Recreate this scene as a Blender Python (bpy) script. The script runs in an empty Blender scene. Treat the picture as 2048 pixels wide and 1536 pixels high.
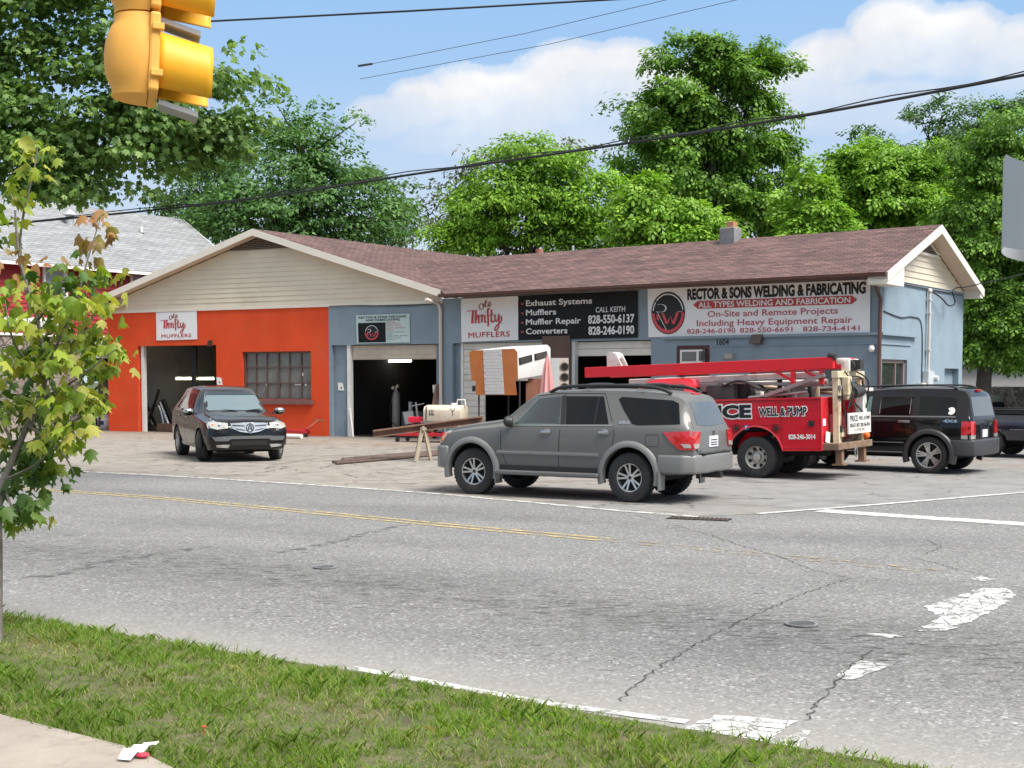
import bpy, bmesh, math, random
import numpy as np
from mathutils import Vector, Matrix, Euler
from mathutils.bvhtree import BVHTree
from mathutils.geometry import tessellate_polygon

random.seed(7)
rng = np.random.default_rng(11)
SC = bpy.context.scene
COL = SC.collection
R = math.radians

# ------------------------------------------------------------------ camera
FPX, CXP, CYP, CAMH = 2576.0, 1024.0, 904.0, 1.9      # focal length and principal point on the 2048 px wide photograph
PITCH = math.atan(144.0 / 2576.0)
cam_d = bpy.data.cameras.new('camera')
cam = bpy.data.objects.new('camera', cam_d); COL.objects.link(cam)
cam.location = (0, 0, CAMH)
cam.rotation_euler = (math.pi / 2 - PITCH, 0, 0)
cam_d.sensor_width = 36.0
cam_d.lens = 36.0 * FPX / 2048.0
cam_d.shift_y = (CYP - 768.0) / 2048.0
cam_d.clip_start = 0.1
cam_d.clip_end = 3000.0
SC.camera = cam

# ------------------------------------------------------------------ exposure, sun, sky
SC.view_settings.view_transform = 'Standard'
SC.view_settings.look = 'None'
SC.view_settings.gamma = 1.0
SC.view_settings.exposure = 0.80
SUN_DIR = Vector((0.55, -0.42, 1.0)).normalized()       # towards the sun
sun_d = bpy.data.lights.new('sun', 'SUN')
sun_d.energy = 3.8
sun_d.angle = R(32)
sun_d.color = (1.0, 0.955, 0.89)
sun = bpy.data.objects.new('sun', sun_d); COL.objects.link(sun)
sun.rotation_euler = SUN_DIR.to_track_quat('Z', 'Y').to_euler()

W = bpy.data.worlds.new("World"); SC.world = W
W.use_nodes = True
wt = W.node_tree; wt.nodes.clear()
class NT:
    """small helper to write node graphs"""
    def __init__(self, tree): self.t = tree
    def n(self, typ, **kw):
        nd = self.t.nodes.new(typ)
        for k, v in kw.items(): setattr(nd, k, v)
        return nd
    def link(self, a, b): self.t.links.new(a, b)
    def val(self, sock, v):
        if hasattr(v, 'is_output') or isinstance(v, bpy.types.NodeSocket): self.link(v, sock)
        else: sock.default_value = v
    def math(self, op, a, b=None, c=None, clamp=False):
        nd = self.n('ShaderNodeMath', operation=op, use_clamp=clamp)
        self.val(nd.inputs[0], a)
        if b is not None: self.val(nd.inputs[1], b)
        if c is not None: self.val(nd.inputs[2], c)
        return nd.outputs[0]
    def ramp(self, fac, stops, interp='LINEAR'):
        nd = self.n('ShaderNodeValToRGB')
        nd.color_ramp.interpolation = interp
        el = nd.color_ramp.elements
        while len(el) < len(stops): el.new(0.5)
        for e, (p, c) in zip(el, stops):
            e.position = p
            e.color = (c, c, c, 1) if isinstance(c, (int, float)) else (*c, 1)
        self.link(fac, nd.inputs[0])
        return nd.outputs[0]
    def noise(self, vec, scale, detail=4, rough=0.55, dist=0.0):
        nd = self.n('ShaderNodeTexNoise')
        nd.inputs['Scale'].default_value = scale; nd.inputs['Detail'].default_value = detail
        nd.inputs['Roughness'].default_value = rough; nd.inputs['Distortion'].default_value = dist
        if vec is not None: self.link(vec, nd.inputs['Vector'])
        return nd.outputs['Fac']
    def mix(self, fac, a, b, blend='MIX'):
        nd = self.n('ShaderNodeMix', data_type='RGBA', blend_type=blend)
        self.val(nd.inputs[0], fac)
        for s, v in ((nd.inputs[6], a), (nd.inputs[7], b)):
            if isinstance(v, (tuple, list)): s.default_value = (*v[:3], 1)
            else: self.link(v, s)
        return nd.outputs[2]

g = NT(wt)
sky = g.n('ShaderNodeTexSky', sky_type='NISHITA')
sky.sun_disc = False
sky.sun_elevation = math.asin(SUN_DIR.z)
sky.sun_rotation = math.atan2(SUN_DIR.x, SUN_DIR.y)
sky.air_density = 1.0; sky.dust_density = 0.6; sky.ozone_density = 2.0
tc = g.n('ShaderNodeTexCoord')
sep = g.n('ShaderNodeSeparateXYZ'); g.link(tc.outputs['Generated'], sep.inputs[0])
az = g.math('ARCTAN2', sep.outputs[0], sep.outputs[1])
el = g.math('ARCSINE', sep.outputs[2])
# cumulus banks, given as (azimuth, elevation, half width, half height) in degrees
CLOUDS = [(-5.6, 11.3, 1.5, 0.9), (-3.7, 11.9, 1.8, 1.2), (-1.8, 12.2, 2.3, 1.5), (0.4, 12.0, 2.4, 1.6), (2.4, 12.6, 2.8, 1.9),
          (5.0, 12.8, 2.4, 1.7), (7.5, 12.5, 2.4, 1.3), (11.0, 12.5, 2.4, 1.1), (13.6, 13.2, 2.1, 1.3), (16.4, 14.0, 2.1, 1.6), (18.8, 13.7, 2.0, 1.5),
          (21.6, 12.9, 2.4, 1.6), (0.5, 10.6, 5.5, 1.0), (13.5, 11.4, 6.5, 1.2), (34, 12, 7, 4),
          (-45, 16, 9, 5), (60, 20, 12, 6), (-80, 18, 12, 6), (110, 24, 15, 7), (-130, 26, 18, 8), (165, 22, 16, 8)]
warp = g.noise(tc.outputs['Generated'], 9.0, 7, 0.62)
warp_c = g.math('SUBTRACT', warp, 0.5)
shape = None
for a, e, w, h in CLOUDS:
    da = g.math('DIVIDE', g.math('SUBTRACT', az, R(a)), R(w))
    de = g.math('DIVIDE', g.math('SUBTRACT', el, R(e)), R(h))
    d2 = g.math('ADD', g.math('MULTIPLY', da, da), g.math('MULTIPLY', de, de))
    v = g.math('SUBTRACT', 1.0, d2)
    shape = v if shape is None else g.math('SMOOTH_MAX', shape, v, 0.25)
fine = g.math('SUBTRACT', g.noise(tc.outputs['Generated'], 34.0, 6, 0.6), 0.5)
dens = g.math('ADD', shape, g.math('ADD', g.math('MULTIPLY', warp_c, 2.0), g.math('MULTIPLY', fine, 0.8)))
mask = g.ramp(g.math('ADD', g.math('MULTIPLY', dens, 0.5), 0.5), [(0.40, 0.0), (0.54, 0.5), (0.80, 1.0)], 'EASE')
base = g.math('ADD', R(10.3), g.math('ADD', g.math('MULTIPLY', warp_c, R(5)), g.math('MULTIPLY', az, 0.05)))
mask = g.math('MULTIPLY', mask, g.ramp(g.math('DIVIDE', g.math('SUBTRACT', el, base), R(2.6)), [(0.0, 0.30), (1.0, 1.0)]))
# thin veil towards the horizon
veil = g.ramp(g.math('DIVIDE', el, R(16)), [(0.0, 0.80), (0.35, 0.70), (0.62, 0.48), (0.80, 0.14), (1.0, 0.0)])
skyc = g.mix(1.0, sky.outputs[0], (0.93, 1.03, 1.16), 'MULTIPLY')
skyc = g.mix(0.7, skyc, (4.9, 8.2, 12.6))
hazy = g.mix(veil, skyc, (8.2, 9.0, 10.2))
cl_col = g.mix(g.ramp(g.noise(tc.outputs['Generated'], 14.0, 5, 0.6), [(0.35, 0.0), (0.65, 1.0)]), (9.4, 9.7, 10.3), (11.6, 11.6, 11.6))
# broken overcast higher up, out of the frame
high = g.math('MULTIPLY', g.ramp(el, [(R(19), 0.0), (R(30), 1.0)]), g.ramp(g.noise(tc.outputs['Generated'], 2.6, 6, 0.6), [(0.36, 0.45), (0.56, 1.0)]))
mask = g.math('MAXIMUM', mask, high)
final = g.mix(mask, hazy, cl_col)
bg = g.n('ShaderNodeBackground'); bg.inputs['Strength'].default_value = 0.050
g.link(final, bg.inputs['Color'])
wo = g.n('ShaderNodeOutputWorld'); g.link(bg.outputs[0], wo.inputs['Surface'])

# ------------------------------------------------------------------ photogrammetry helpers: pixel of the photograph -> ray -> surface
_fwd = Vector((0, math.cos(PITCH), -math.sin(PITCH))); _up = Vector((0, math.sin(PITCH), math.cos(PITCH))); _rt = Vector((1, 0, 0))
EYE = Vector((0, 0, CAMH))
def ray(px, py): return (_rt * ((px - CXP) / FPX) - _up * ((py - CYP) / FPX) + _fwd).normalized()
def on_plane(px, py, p0, n):
    d = ray(px, py); return EYE + d * ((Vector(p0) - EYE).dot(n) / d.dot(n))
def gnd(px, py, z=0.0): return on_plane(px, py, (0, 0, z), Vector((0, 0, 1)))
def at_y(px, py, Y): return on_plane(px, py, (0, Y, 0), Vector((0, 1, 0)))

class Wall:
    def __init__(self, p0, ang):
        a = R(ang); self.p0 = Vector(p0)
        self.u = Vector((math.cos(a), -math.sin(a), 0)); self.n = Vector((-math.sin(a), -math.cos(a), 0))
    def P(self, s, z, off=0.0):
        q = self.p0 + self.u * s + self.n * off; return Vector((q.x, q.y, z))
    def px(self, x, y, off=0.0): return on_plane(x, y, self.p0 + self.n * off, self.n)
    def sz(self, x, y, off=0.0):
        q = self.px(x, y, off); return ((q - self.p0).dot(self.u), q.z)
    def s(self, x, y=750, off=0.0): return self.sz(x, y, off)[0]
    def z(self, x, y, off=0.0): return self.sz(x, y, off)[1]

# ------------------------------------------------------------------ mesh builder
class MB:
    def __init__(self): self.v = []; self.f = []; self.m = []
    def add(self, vs, fs, mi=0):
        b = len(self.v); self.v += [tuple(p) for p in vs]
        self.f += [tuple(i + b for i in f) for f in fs]; self.m += [mi] * len(fs); return self
    def quad(self, a, b, c, d, mi=0): return self.add([a, b, c, d], [(0, 1, 2, 3)], mi)
    def obox(self, o, a, b, c, mi=0):
        o, a, b, c = Vector(o), Vector(a), Vector(b), Vector(c)
        vs = [o, o + a, o + a + b, o + b, o + c, o + a + c, o + a + b + c, o + b + c]
        fs = [(0, 3, 2, 1), (4, 5, 6, 7), (0, 1, 5, 4), (1, 2, 6, 5), (2, 3, 7, 6), (3, 0, 4, 7)]
        if a.cross(b).dot(c) < 0: fs = [f[::-1] for f in fs]
        return self.add(vs, fs, mi)
    def box(self, c, s, rot=None, mi=0):
        c = Vector(c); M = rot if rot is not None else Matrix.Identity(3)
        a, b, d = M @ Vector((s[0], 0, 0)), M @ Vector((0, s[1], 0)), M @ Vector((0, 0, s[2]))
        return self.obox(c - (a + b + d) / 2, a, b, d, mi)
    def bar(self, p0, p1, w, h, mi=0, up=(0, 0, 1)):
        p0, p1 = Vector(p0), Vector(p1); d = p1 - p0; up = Vector(up)
        s = d.cross(up)
        if s.length < 1e-6: s = d.cross(Vector((1, 0, 0)))
        s.normalize(); t = s.cross(d).normalized()
        return self.obox(p0 - s * w / 2 - t * h / 2, s * w, t * h, d, mi)
    def tube(self, path, r, n=8, caps=True, mi=0):
        P = [Vector(p) for p in path]; k = len(P)
        rs = r if isinstance(r, (list, tuple)) else [r] * k
        prev = None; vs = []
        for i in range(k):
            d = (P[min(i + 1, k - 1)] - P[max(i - 1, 0)]).normalized()
            if prev is None:
                s = d.cross(Vector((0, 0, 1)))
                if s.length < 1e-4: s = d.cross(Vector((1, 0, 0)))
            else: s = prev - d * prev.dot(d)
            s.normalize(); prev = s; t = d.cross(s)
            for j in range(n):
                a = 2 * math.pi * j / n; vs.append(P[i] + (s * math.cos(a) + t * math.sin(a)) * rs[i])
        fs = []
        for i in range(k - 1):
            for j in range(n):
                a = i * n + j; b = i * n + (j + 1) % n
                fs.append((a, b, b + n, a + n))
        if caps: fs.append(tuple(range(n - 1, -1, -1))); fs.append(tuple((k - 1) * n + j for j in range(n)))
        return self.add(vs, fs, mi)
    def cyl(self, p0, p1, r0, r1=None, n=16, mi=0):
        return self.tube([p0, p1], [r0, r0 if r1 is None else r1], n, True, mi)
    def lathe(self, prof, o, axis, n=24, mi=0, close=False, a0=0.0, a1=2 * math.pi):
        """prof: (radius, height along axis)"""
        o = Vector(o); ax = Vector(axis).normalized()
        s = ax.cross(Vector((0, 0, 1)))
        if s.length < 1e-4: s = Vector((1, 0, 0))
        s.normalize(); t = ax.cross(s); full = abs(a1 - a0 - 2 * math.pi) < 1e-6
        cols = n if full else n + 1; k = len(prof); vs = []
        for (r, h) in prof:
            for j in range(cols):
                a = a0 + (a1 - a0) * j / n; vs.append(o + ax * h + (s * math.cos(a) + t * math.sin(a)) * r)
        fs = []; kk = k if close else k - 1
        for i in range(kk):
            for j in range(n):
                a = i * cols + j; b = i * cols + (j + 1) % cols
                c, d = ((i + 1) % k) * cols + (j + 1) % cols, ((i + 1) % k) * cols + j
                fs.append((a, b, c, d))
        return self.add(vs, fs, mi)
    def prism(self, poly, vec, mi=0):
        P = [Vector(p) for p in poly]; vec = Vector(vec); n = len(P)
        nrm = Vector((0, 0, 0))
        for i in range(n): nrm += P[i].cross(P[(i + 1) % n])
        if nrm.dot(vec) > 0: P = P[::-1]
        vs = P + [p + vec for p in P]
        fs = [tuple(range(n)), tuple(range(2 * n - 1, n - 1, -1))]
        for i in range(n): j = (i + 1) % n; fs.append((j, i, i + n, j + n))
        return self.add(vs, fs, mi)
    def poly(self, pts, mi=0): return self.add(pts, [tuple(range(len(pts)))], mi)
    def ball(self, c, r, n=12, m=8, sq=(1, 1, 1), mi=0):
        c = Vector(c); vs = [c + Vector((0, 0, r * sq[2]))]; fs = []
        for i in range(1, m):
            t = math.pi * i / m
            for j in range(n):
                a = 2 * math.pi * j / n
                vs.append(c + Vector((r * sq[0] * math.sin(t) * math.cos(a), r * sq[1] * math.sin(t) * math.sin(a), r * sq[2] * math.cos(t))))
        vs.append(c - Vector((0, 0, r * sq[2])))
        for j in range(n): fs.append((0, 1 + j, 1 + (j + 1) % n))
        for i in range(m - 2):
            for j in range(n):
                a = 1 + i * n + j; b = 1 + i * n + (j + 1) % n; fs.append((a, a + n, b + n, b))
        l = len(vs) - 1; o = 1 + (m - 2) * n
        for j in range(n): fs.append((l, o + (j + 1) % n, o + j))
        return self.add(vs, fs, mi)
    def build(self, name, mats, parent=None, world=True, smooth=None, bevel=0.0, bseg=2):
        me = bpy.data.meshes.new(name)
        v = self.v
        if parent is not None and world:
            Mi = pmat(parent).inverted(); v = [tuple(Mi @ Vector(p)) for p in v]
        me.from_pydata([tuple(p) for p in v], [], self.f)
        mats = mats if isinstance(mats, (list, tuple)) else [mats]
        for m in mats: me.materials.append(m)
        if len(mats) > 1: me.polygons.foreach_set('material_index', self.m)
        if bevel or smooth is not None:
            bm = bmesh.new(); bm.from_mesh(me)
            if bevel:
                es = [e for e in bm.edges if len(e.link_faces) == 2 and e.calc_face_angle(0) > R(30)]
                bmesh.ops.bevel(bm, geom=es, offset=bevel, segments=bseg, profile=0.5, affect='EDGES', clamp_overlap=True)
            if smooth is not None:
                for fc in bm.faces: fc.smooth = True
                for e in bm.edges:
                    if len(e.link_faces) == 2: e.smooth = e.calc_face_angle(0) < R(smooth)
            bm.to_mesh(me); bm.free()
        me.update()
        o = bpy.data.objects.new(name, me); COL.objects.link(o)
        if parent is not None: o.parent = parent
        return o

def pmat(o):
    M = Matrix.LocRotScale(o.location, o.rotation_euler, o.scale)
    return pmat(o.parent) @ M if o.parent else M
def tag(o, label=None, cat=None, group=None, kind=None):
    if label: o['label'] = label
    if cat: o['category'] = cat
    if group: o['group'] = group
    if kind: o['kind'] = kind
    return o
def thing(name, label, cat, loc=(0, 0, 0), rot=(0, 0, 0), group=None):
    o = bpy.data.objects.new(name, None); COL.objects.link(o)
    o.empty_display_size = 0.2
    o.location = loc; o.rotation_euler = rot
    return tag(o, label, cat, group)
def struct(o): return tag(o, kind='structure')

# ------------------------------------------------------------------ lettering
_glyph = {}
def text_tris(txt, bold=0.0, spacing=1.0):
    """flat letters; bold letters get a thin sloping rim outside the outline"""
    key = (txt, bold, spacing)
    if key not in _glyph:
        cu = bpy.data.curves.new('lettering', 'FONT'); cu.body = txt; cu.space_character = spacing
        cu.bevel_depth = bold; cu.bevel_resolution = 0
        cu.resolution_u = 3
        ob = bpy.data.objects.new('lettering', cu); COL.objects.link(ob)
        bpy.context.view_layer.update()
        me = ob.evaluated_get(bpy.context.evaluated_depsgraph_get()).to_mesh()
        vs = [(v.co.x, v.co.y, v.co.z) for v in me.vertices]
        fs = [tuple(p.vertices) for p in me.polygons if bold == 0 or (min(vs[i][2] for i in p.vertices) > -bold * .05 and abs(p.normal.z) > .05)]
        ob.to_mesh_clear(); bpy.data.objects.remove(ob); bpy.data.curves.remove(cu)
        used = sorted({i for f in fs for i in f}); ren = {u: k for k, u in enumerate(used)}
        vs = [vs[i] for i in used]; fs = [tuple(ren[i] for i in f) for f in fs]
        xs = [v[0] for v in vs]
        _glyph[key] = ([(v[0] - min(xs), v[1], v[2]) for v in vs], fs, max(xs) - min(xs))
    return _glyph[key]
CAPH = 0.69
def put_text(mb, txt, fmap, u0, u1, v0, v1, bold=0.0, spacing=1.0, shear=0.0, mi=0):
    """letters between u0..u1, baseline v0, cap height v1, mapped by fmap(u, v) -> 3D"""
    vs, fs, w = text_tris(txt, bold, spacing)
    out = []; du, dv = (u1 - u0) * .002, (v1 - v0) * .01
    for x, y, z in vs:
        t = y / CAPH
        uu, vv = u0 + (u1 - u0) * (x / w) + shear * t * (v1 - v0), v0 + (v1 - v0) * t
        p = Vector(fmap(uu, vv))
        if z: p = p + (Vector(fmap(uu + abs(du), vv)) - p).cross(Vector(fmap(uu, vv + dv)) - p).normalized() * (.0015 * z / max(bold, 1e-6)) * (1 if du > 0 else -1)
        out.append(p)
    mb.add(out, fs, mi)
def stroke(mb, pts, w, fmap, mi=0, closed=False):
    """flat pen stroke of width w along pts in the map's own units"""
    n = len(pts); L = []; Rr = []
    ws = w if isinstance(w, (list, tuple)) else [w] * n
    for i in range(n):
        a = pts[(i - 1) % n] if (closed or i > 0) else pts[i]; b = pts[(i + 1) % n] if (closed or i < n - 1) else pts[i]
        dx, dy = b[0] - a[0], b[1] - a[1]; l = math.hypot(dx, dy) or 1
        nx, ny = -dy / l * ws[i] / 2, dx / l * ws[i] / 2
        L.append((pts[i][0] + nx, pts[i][1] + ny)); Rr.append((pts[i][0] - nx, pts[i][1] - ny))
    for i in range(n if closed else n - 1):
        j = (i + 1) % n
        mb.quad(fmap(*Rr[i]), fmap(*Rr[j]), fmap(*L[j]), fmap(*L[i]), mi)
def arc(cx, cy, rx, ry, a0, a1, n=16):
    return [(cx + rx * math.cos(R(a0 + (a1 - a0) * i / n)), cy + ry * math.sin(R(a0 + (a1 - a0) * i / n))) for i in range(n + 1)]
def spl(pts, n=6):
    """Catmull-Rom through 2D or 3D points"""
    out = []; P = [np.array(p, float) for p in pts]
    for i in range(len(P) - 1):
        p0, p1, p2, p3 = P[max(i - 1, 0)], P[i], P[i + 1], P[min(i + 2, len(P) - 1)]
        for k in range(n):
            t = k / n
            out.append(tuple(0.5 * ((2 * p1) + (-p0 + p2) * t + (2 * p0 - 5 * p1 + 4 * p2 - p3) * t * t + (-p0 + 3 * p1 - 3 * p2 + p3) * t ** 3)))
    out.append(tuple(P[-1])); return out

# ------------------------------------------------------------------ materials
MATS = {}
def mat(name, col, rough=0.6, metal=0.0, var=0.0, vscale=3.0, bump=0.0, bscale=40.0, coat=0.0, spec=0.5, dirt=None, emit=0.0, sub=None, alpha=1.0, trans=0.0):
    if name in MATS: return MATS[name]
    m = bpy.data.materials.new(name); m.use_nodes = True
    t = m.node_tree; g = NT(t)
    b = t.nodes['Principled BSDF']
    b.inputs['Base Color'].default_value = (*col, 1)
    b.inputs['Roughness'].default_value = rough
    b.inputs['Metallic'].default_value = metal
    b.inputs['Specular IOR Level'].default_value = spec
    b.inputs['Coat Weight'].default_value = coat
    b.inputs['Coat Roughness'].default_value = 0.04
    b.inputs['Alpha'].default_value = alpha
    b.inputs['Transmission Weight'].default_value = trans
    tco = g.n('ShaderNodeTexCoord'); vec = tco.outputs['Object']
    if var or dirt:
        c = None
        if var:
            f = g.noise(vec, vscale, 6, 0.6)
            f = g.ramp(f, [(0.28, 0.0), (0.72, 1.0)])
            lo = tuple(max(0, x * (1 - var)) for x in col); hi = tuple(min(1, x * (1 + var * 0.7)) for x in col)
            c = g.mix(f, lo, hi)
        if dirt:                                # (colour, amount, scale): stains and wear with a shape of their own
            f = g.noise(vec, dirt[2], 8, 0.68, 0.4)
            f = g.ramp(f, [(0.5, 0.0), (0.72, dirt[1])])
            c = g.mix(f, c if c is not None else col, dirt[0])
        g.link(c, b.inputs['Base Color'])
        g.link(g.math('ADD', g.math('MULTIPLY', g.noise(vec, vscale * 4, 4), 0.25 * min(1, rough + .2)), rough - 0.1, clamp=True), b.inputs['Roughness'])
    if bump:
        bn = g.n('ShaderNodeBump'); bn.inputs['Strength'].default_value = bump; bn.inputs['Distance'].default_value = 0.02
        g.link(g.noise(vec, bscale, 5, 0.6), bn.inputs['Height']); g.link(bn.outputs[0], b.inputs['Normal'])
    if emit:
        b.inputs['Emission Color'].default_value = (*col, 1); b.inputs['Emission Strength'].default_value = emit
    MATS[name] = m
    return m

def glass_mat(name, col, alpha=0.35, rough=0.03):
    if name in MATS: return MATS[name]
    m = bpy.data.materials.new(name); m.use_nodes = True
    g = NT(m.node_tree); m.node_tree.nodes.clear()
    fr = g.n('ShaderNodeFresnel'); fr.inputs['IOR'].default_value = 1.5
    gl = g.n('ShaderNodeBsdfGlossy'); gl.inputs['Roughness'].default_value = rough; gl.inputs['Color'].default_value = (0.95, 0.97, 1, 1)
    tr = g.n('ShaderNodeBsdfTransparent'); tr.inputs['Color'].default_value = (*col, 1)
    mx = g.n('ShaderNodeMixShader'); g.link(g.math('ADD', fr.outputs[0], 0.03), mx.inputs[0])
    g.link(tr.outputs[0], mx.inputs[1]); g.link(gl.outputs[0], mx.inputs[2])
    o = g.n('ShaderNodeOutputMaterial'); g.link(mx.outputs[0], o.inputs['Surface'])
    MATS[name] = m
    return m

# ================================================================== ground materials
def ground_mat(name, build):
    m = bpy.data.materials.new(name); m.use_nodes = True
    g = NT(m.node_tree); b = m.node_tree.nodes['Principled BSDF']
    geo = g.n('ShaderNodeNewGeometry'); build(g, b, geo.outputs['Position']); MATS[name] = m; return m
def bumped(g, b, h, strength, dist=0.01):
    bn = g.n('ShaderNodeBump'); bn.inputs['Strength'].default_value = strength; bn.inputs['Distance'].default_value = dist
    g.link(h, bn.inputs['Height']); g.link(bn.outputs[0], b.inputs['Normal'])
def dotv(g, pos, vec, add=0.0):
    nd = g.n('ShaderNodeVectorMath', operation='DOT_PRODUCT'); g.link(pos, nd.inputs[0]); nd.inputs[1].default_value = vec
    return g.math('ADD', nd.outputs['Value'], add)
def scaled(g, pos, s, rz=0.0):
    nd = g.n('ShaderNodeMapping'); g.link(pos, nd.inputs['Vector']); nd.inputs['Scale'].default_value = s; nd.inputs['Rotation'].default_value = (0, 0, rz)
    return nd.outputs[0]
RD = (gnd(1370, 1445) - gnd(0, 1232)).normalized(); RN = Vector((-RD.y, RD.x, 0)); RN = RN if RN.y > 0 else -RN
RA = math.atan2(RD.y, RD.x)
def road_build(g, b, pos):
    sp = g.noise(pos, 75.0, 3, 0.7)
    agg = g.n('ShaderNodeTexVoronoi'); agg.inputs['Scale'].default_value = 46.0; g.link(pos, agg.inputs['Vector'])
    stones = g.ramp(agg.outputs['Color'], [(0.0, 0.45), (0.40, 0.85), (0.75, 1.10), (0.90, 1.7), (1.0, 2.6)])
    big = g.ramp(g.noise(scaled(g, pos, (0.35, 1.0, 1.0), -RA), 0.55, 6, 0.6), [(0.3, (0.186, 0.186, 0.185)), (0.7, (0.240, 0.238, 0.234))])
    col = g.mix(1.0, big, g.mix(g.ramp(sp, [(0.25, 0.0), (0.75, 1.0)]), (0.74, 0.74, 0.76), (1.22, 1.21, 1.19)), 'MULTIPLY')
    col = g.mix(0.85, col, g.mix(1.0, col, stones, 'MULTIPLY'))
    # tyre-polished and oil-darkened lane bands, broken up by noise
    t = dotv(g, pos, RN, -gnd(700, 1345).dot(RN))
    brk = g.noise(scaled(g, pos, (1.0, 1.9, 1), -RA), 1.3, 8, 0.75)
    pit = g.ramp(g.noise(scaled(g, pos, (0.75, 2.0, 1), -RA), 6.5, 6, 0.75), [(0.52, 0.0), (0.60, 1.0)])
    for c0, wd, amt in ((2.9, 1.7, 0.9), (5.6, .8, .35), (8.6, 0.9, 0.45), (11.2, 0.7, 0.3)):
        dd = g.math('ABSOLUTE', g.math('SUBTRACT', t, c0))
        band = g.math('SUBTRACT', 1.0, g.math('DIVIDE', dd, wd), clamp=True)
        msk = g.math('MULTIPLY', g.math('ADD', g.math('MULTIPLY', g.ramp(brk, [(0.36, 0.1), (0.66, 1.0)]), 0.62), g.math('MULTIPLY', pit, 1.0)), g.math('MULTIPLY', band, amt), clamp=True)
        col = g.mix(msk, col, (0.068, 0.066, 0.064))
    # small dark pock marks and tar spots
    vo = g.n('ShaderNodeTexVoronoi'); vo.inputs['Scale'].default_value = 2.3; g.link(scaled(g, pos, (0.55, 1.5, 1), -RA), vo.inputs['Vector'])
    spot = g.ramp(g.math('ADD', vo.outputs['Distance'], g.math('MULTIPLY', g.noise(pos, 20, 3), 0.10)), [(0.095, 1.0), (0.135, 0.0)])
    col = g.mix(g.math('MULTIPLY', spot, 0.85), col, (0.04, 0.038, 0.036))
    # dusty edge beside the verge and beside the lot
    dust = g.math('SUBTRACT', 1.0, g.math('DIVIDE', t, 1.1), clamp=True)
    col = g.mix(g.math('MULTIPLY', dust, 0.7), col, (0.31, 0.295, 0.272))
    g.link(col, b.inputs['Base Color']); b.inputs['Roughness'].default_value = 0.9; b.inputs['Specular IOR Level'].default_value = 0.25
    bumped(g, b, sp, 0.5)
ROAD = ground_mat('asphalt', road_build)
def lot_build(g, b, pos):
    big = g.noise(pos, 0.42, 7, 0.62, 0.6); mid = g.noise(pos, 2.2, 7, 0.65); fine = g.noise(pos, 70.0, 4, 0.7)
    tan = g.ramp(mid, [(0.25, (0.185, 0.162, 0.140)), (0.5, (0.262, 0.238, 0.210)), (0.75, (0.325, 0.302, 0.274))])
    grey = g.ramp(mid, [(0.25, (0.185, 0.182, 0.178)), (0.75, (0.282, 0.277, 0.270))])
    sx = g.n('ShaderNodeSeparateXYZ'); g.link(pos, sx.inputs[0])
    k = g.math('ADD', g.math('MULTIPLY', g.math('SUBTRACT', sx.outputs[0], 1.5), 0.22), g.math('MULTIPLY', g.math('SUBTRACT', big, 0.5), 3.0))
    col = g.mix(g.ramp(g.math('ADD', g.math('MULTIPLY', k, 0.5), 0.5), [(0.3, 0.0), (0.7, 1.0)]), tan, grey)
    # rusty earth washed out of the doors
    rust = g.math('MULTIPLY', g.ramp(g.noise(pos, 0.9, 6, 0.7), [(0.42, 0.0), (0.62, 1.0)]), g.math('SUBTRACT', 1.0, g.math('DIVIDE', g.math('ABSOLUTE', g.math('SUBTRACT', dotv(g, pos, (math.sin(R(33)), math.cos(R(33)), 0)), 31.4)), 4.5), clamp=True))
    col = g.mix(g.math('MULTIPLY', rust, 0.65), col, (0.25, 0.165, 0.105))
    oil = g.ramp(g.noise(scaled(g, pos, (0.5, 1.4, 1), -RA), 1.1, 8, 0.7, 0.8), [(0.55, 0.0), (0.70, 0.75)])
    col = g.mix(oil, col, (0.060, 0.052, 0.046))
    sand = g.ramp(g.noise(pos, 1.7, 7, 0.72), [(0.58, 0.0), (0.72, 0.6)])
    col = g.mix(sand, col, (0.37, 0.335, 0.285))
    vo = g.n('ShaderNodeTexVoronoi'); vo.inputs['Scale'].default_value = 2.0; g.link(scaled(g, pos, (0.45, 1.4, 1), -RA), vo.inputs['Vector'])
    spot = g.ramp(g.math('ADD', vo.outputs['Distance'], g.math('MULTIPLY', g.noise(pos, 14, 4), 0.16)), [(0.15, 1.0), (0.20, 0.0)])
    col = g.mix(g.math('MULTIPLY', spot, 0.85), col, (0.05, 0.042, 0.036))
    # broken crack network
    vc = g.n('ShaderNodeTexVoronoi', feature='DISTANCE_TO_EDGE'); vc.inputs['Scale'].default_value = 0.52
    wv = g.n('ShaderNodeVectorMath', operation='ADD'); wn = g.n('ShaderNodeTexNoise'); wn.inputs['Scale'].default_value = 1.6; wn.inputs['Detail'].default_value = 6
    g.link(pos, wn.inputs['Vector']); g.link(pos, wv.inputs[0]); g.link(wn.outputs['Color'], wv.inputs[1]); g.link(wv.outputs[0], vc.inputs['Vector'])
    cr = g.math('MULTIPLY', g.ramp(vc.outputs['Distance'], [(0.006, 1.0), (0.016, 0.0)]), g.ramp(big, [(0.47, 0.0), (0.55, 1.0)]))
    col = g.mix(g.math('MULTIPLY', cr, 0.65), col, (0.06, 0.052, 0.045))
    col = g.mix(1.0, col, g.mix(g.ramp(fine, [(.3, 0.0), (.7, 1.0)]), (0.68, 0.68, 0.68), (1.32, 1.32, 1.32)), 'MULTIPLY')
    g.link(col, b.inputs['Base Color']); b.inputs['Roughness'].default_value = 0.92; b.inputs['Specular IOR Level'].default_value = 0.2
    bumped(g, b, g.math('ADD', fine, g.math('MULTIPLY', mid, 2.0)), 0.5, 0.015)
LOT = ground_mat('worn_lot_paving', lot_build)
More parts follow.
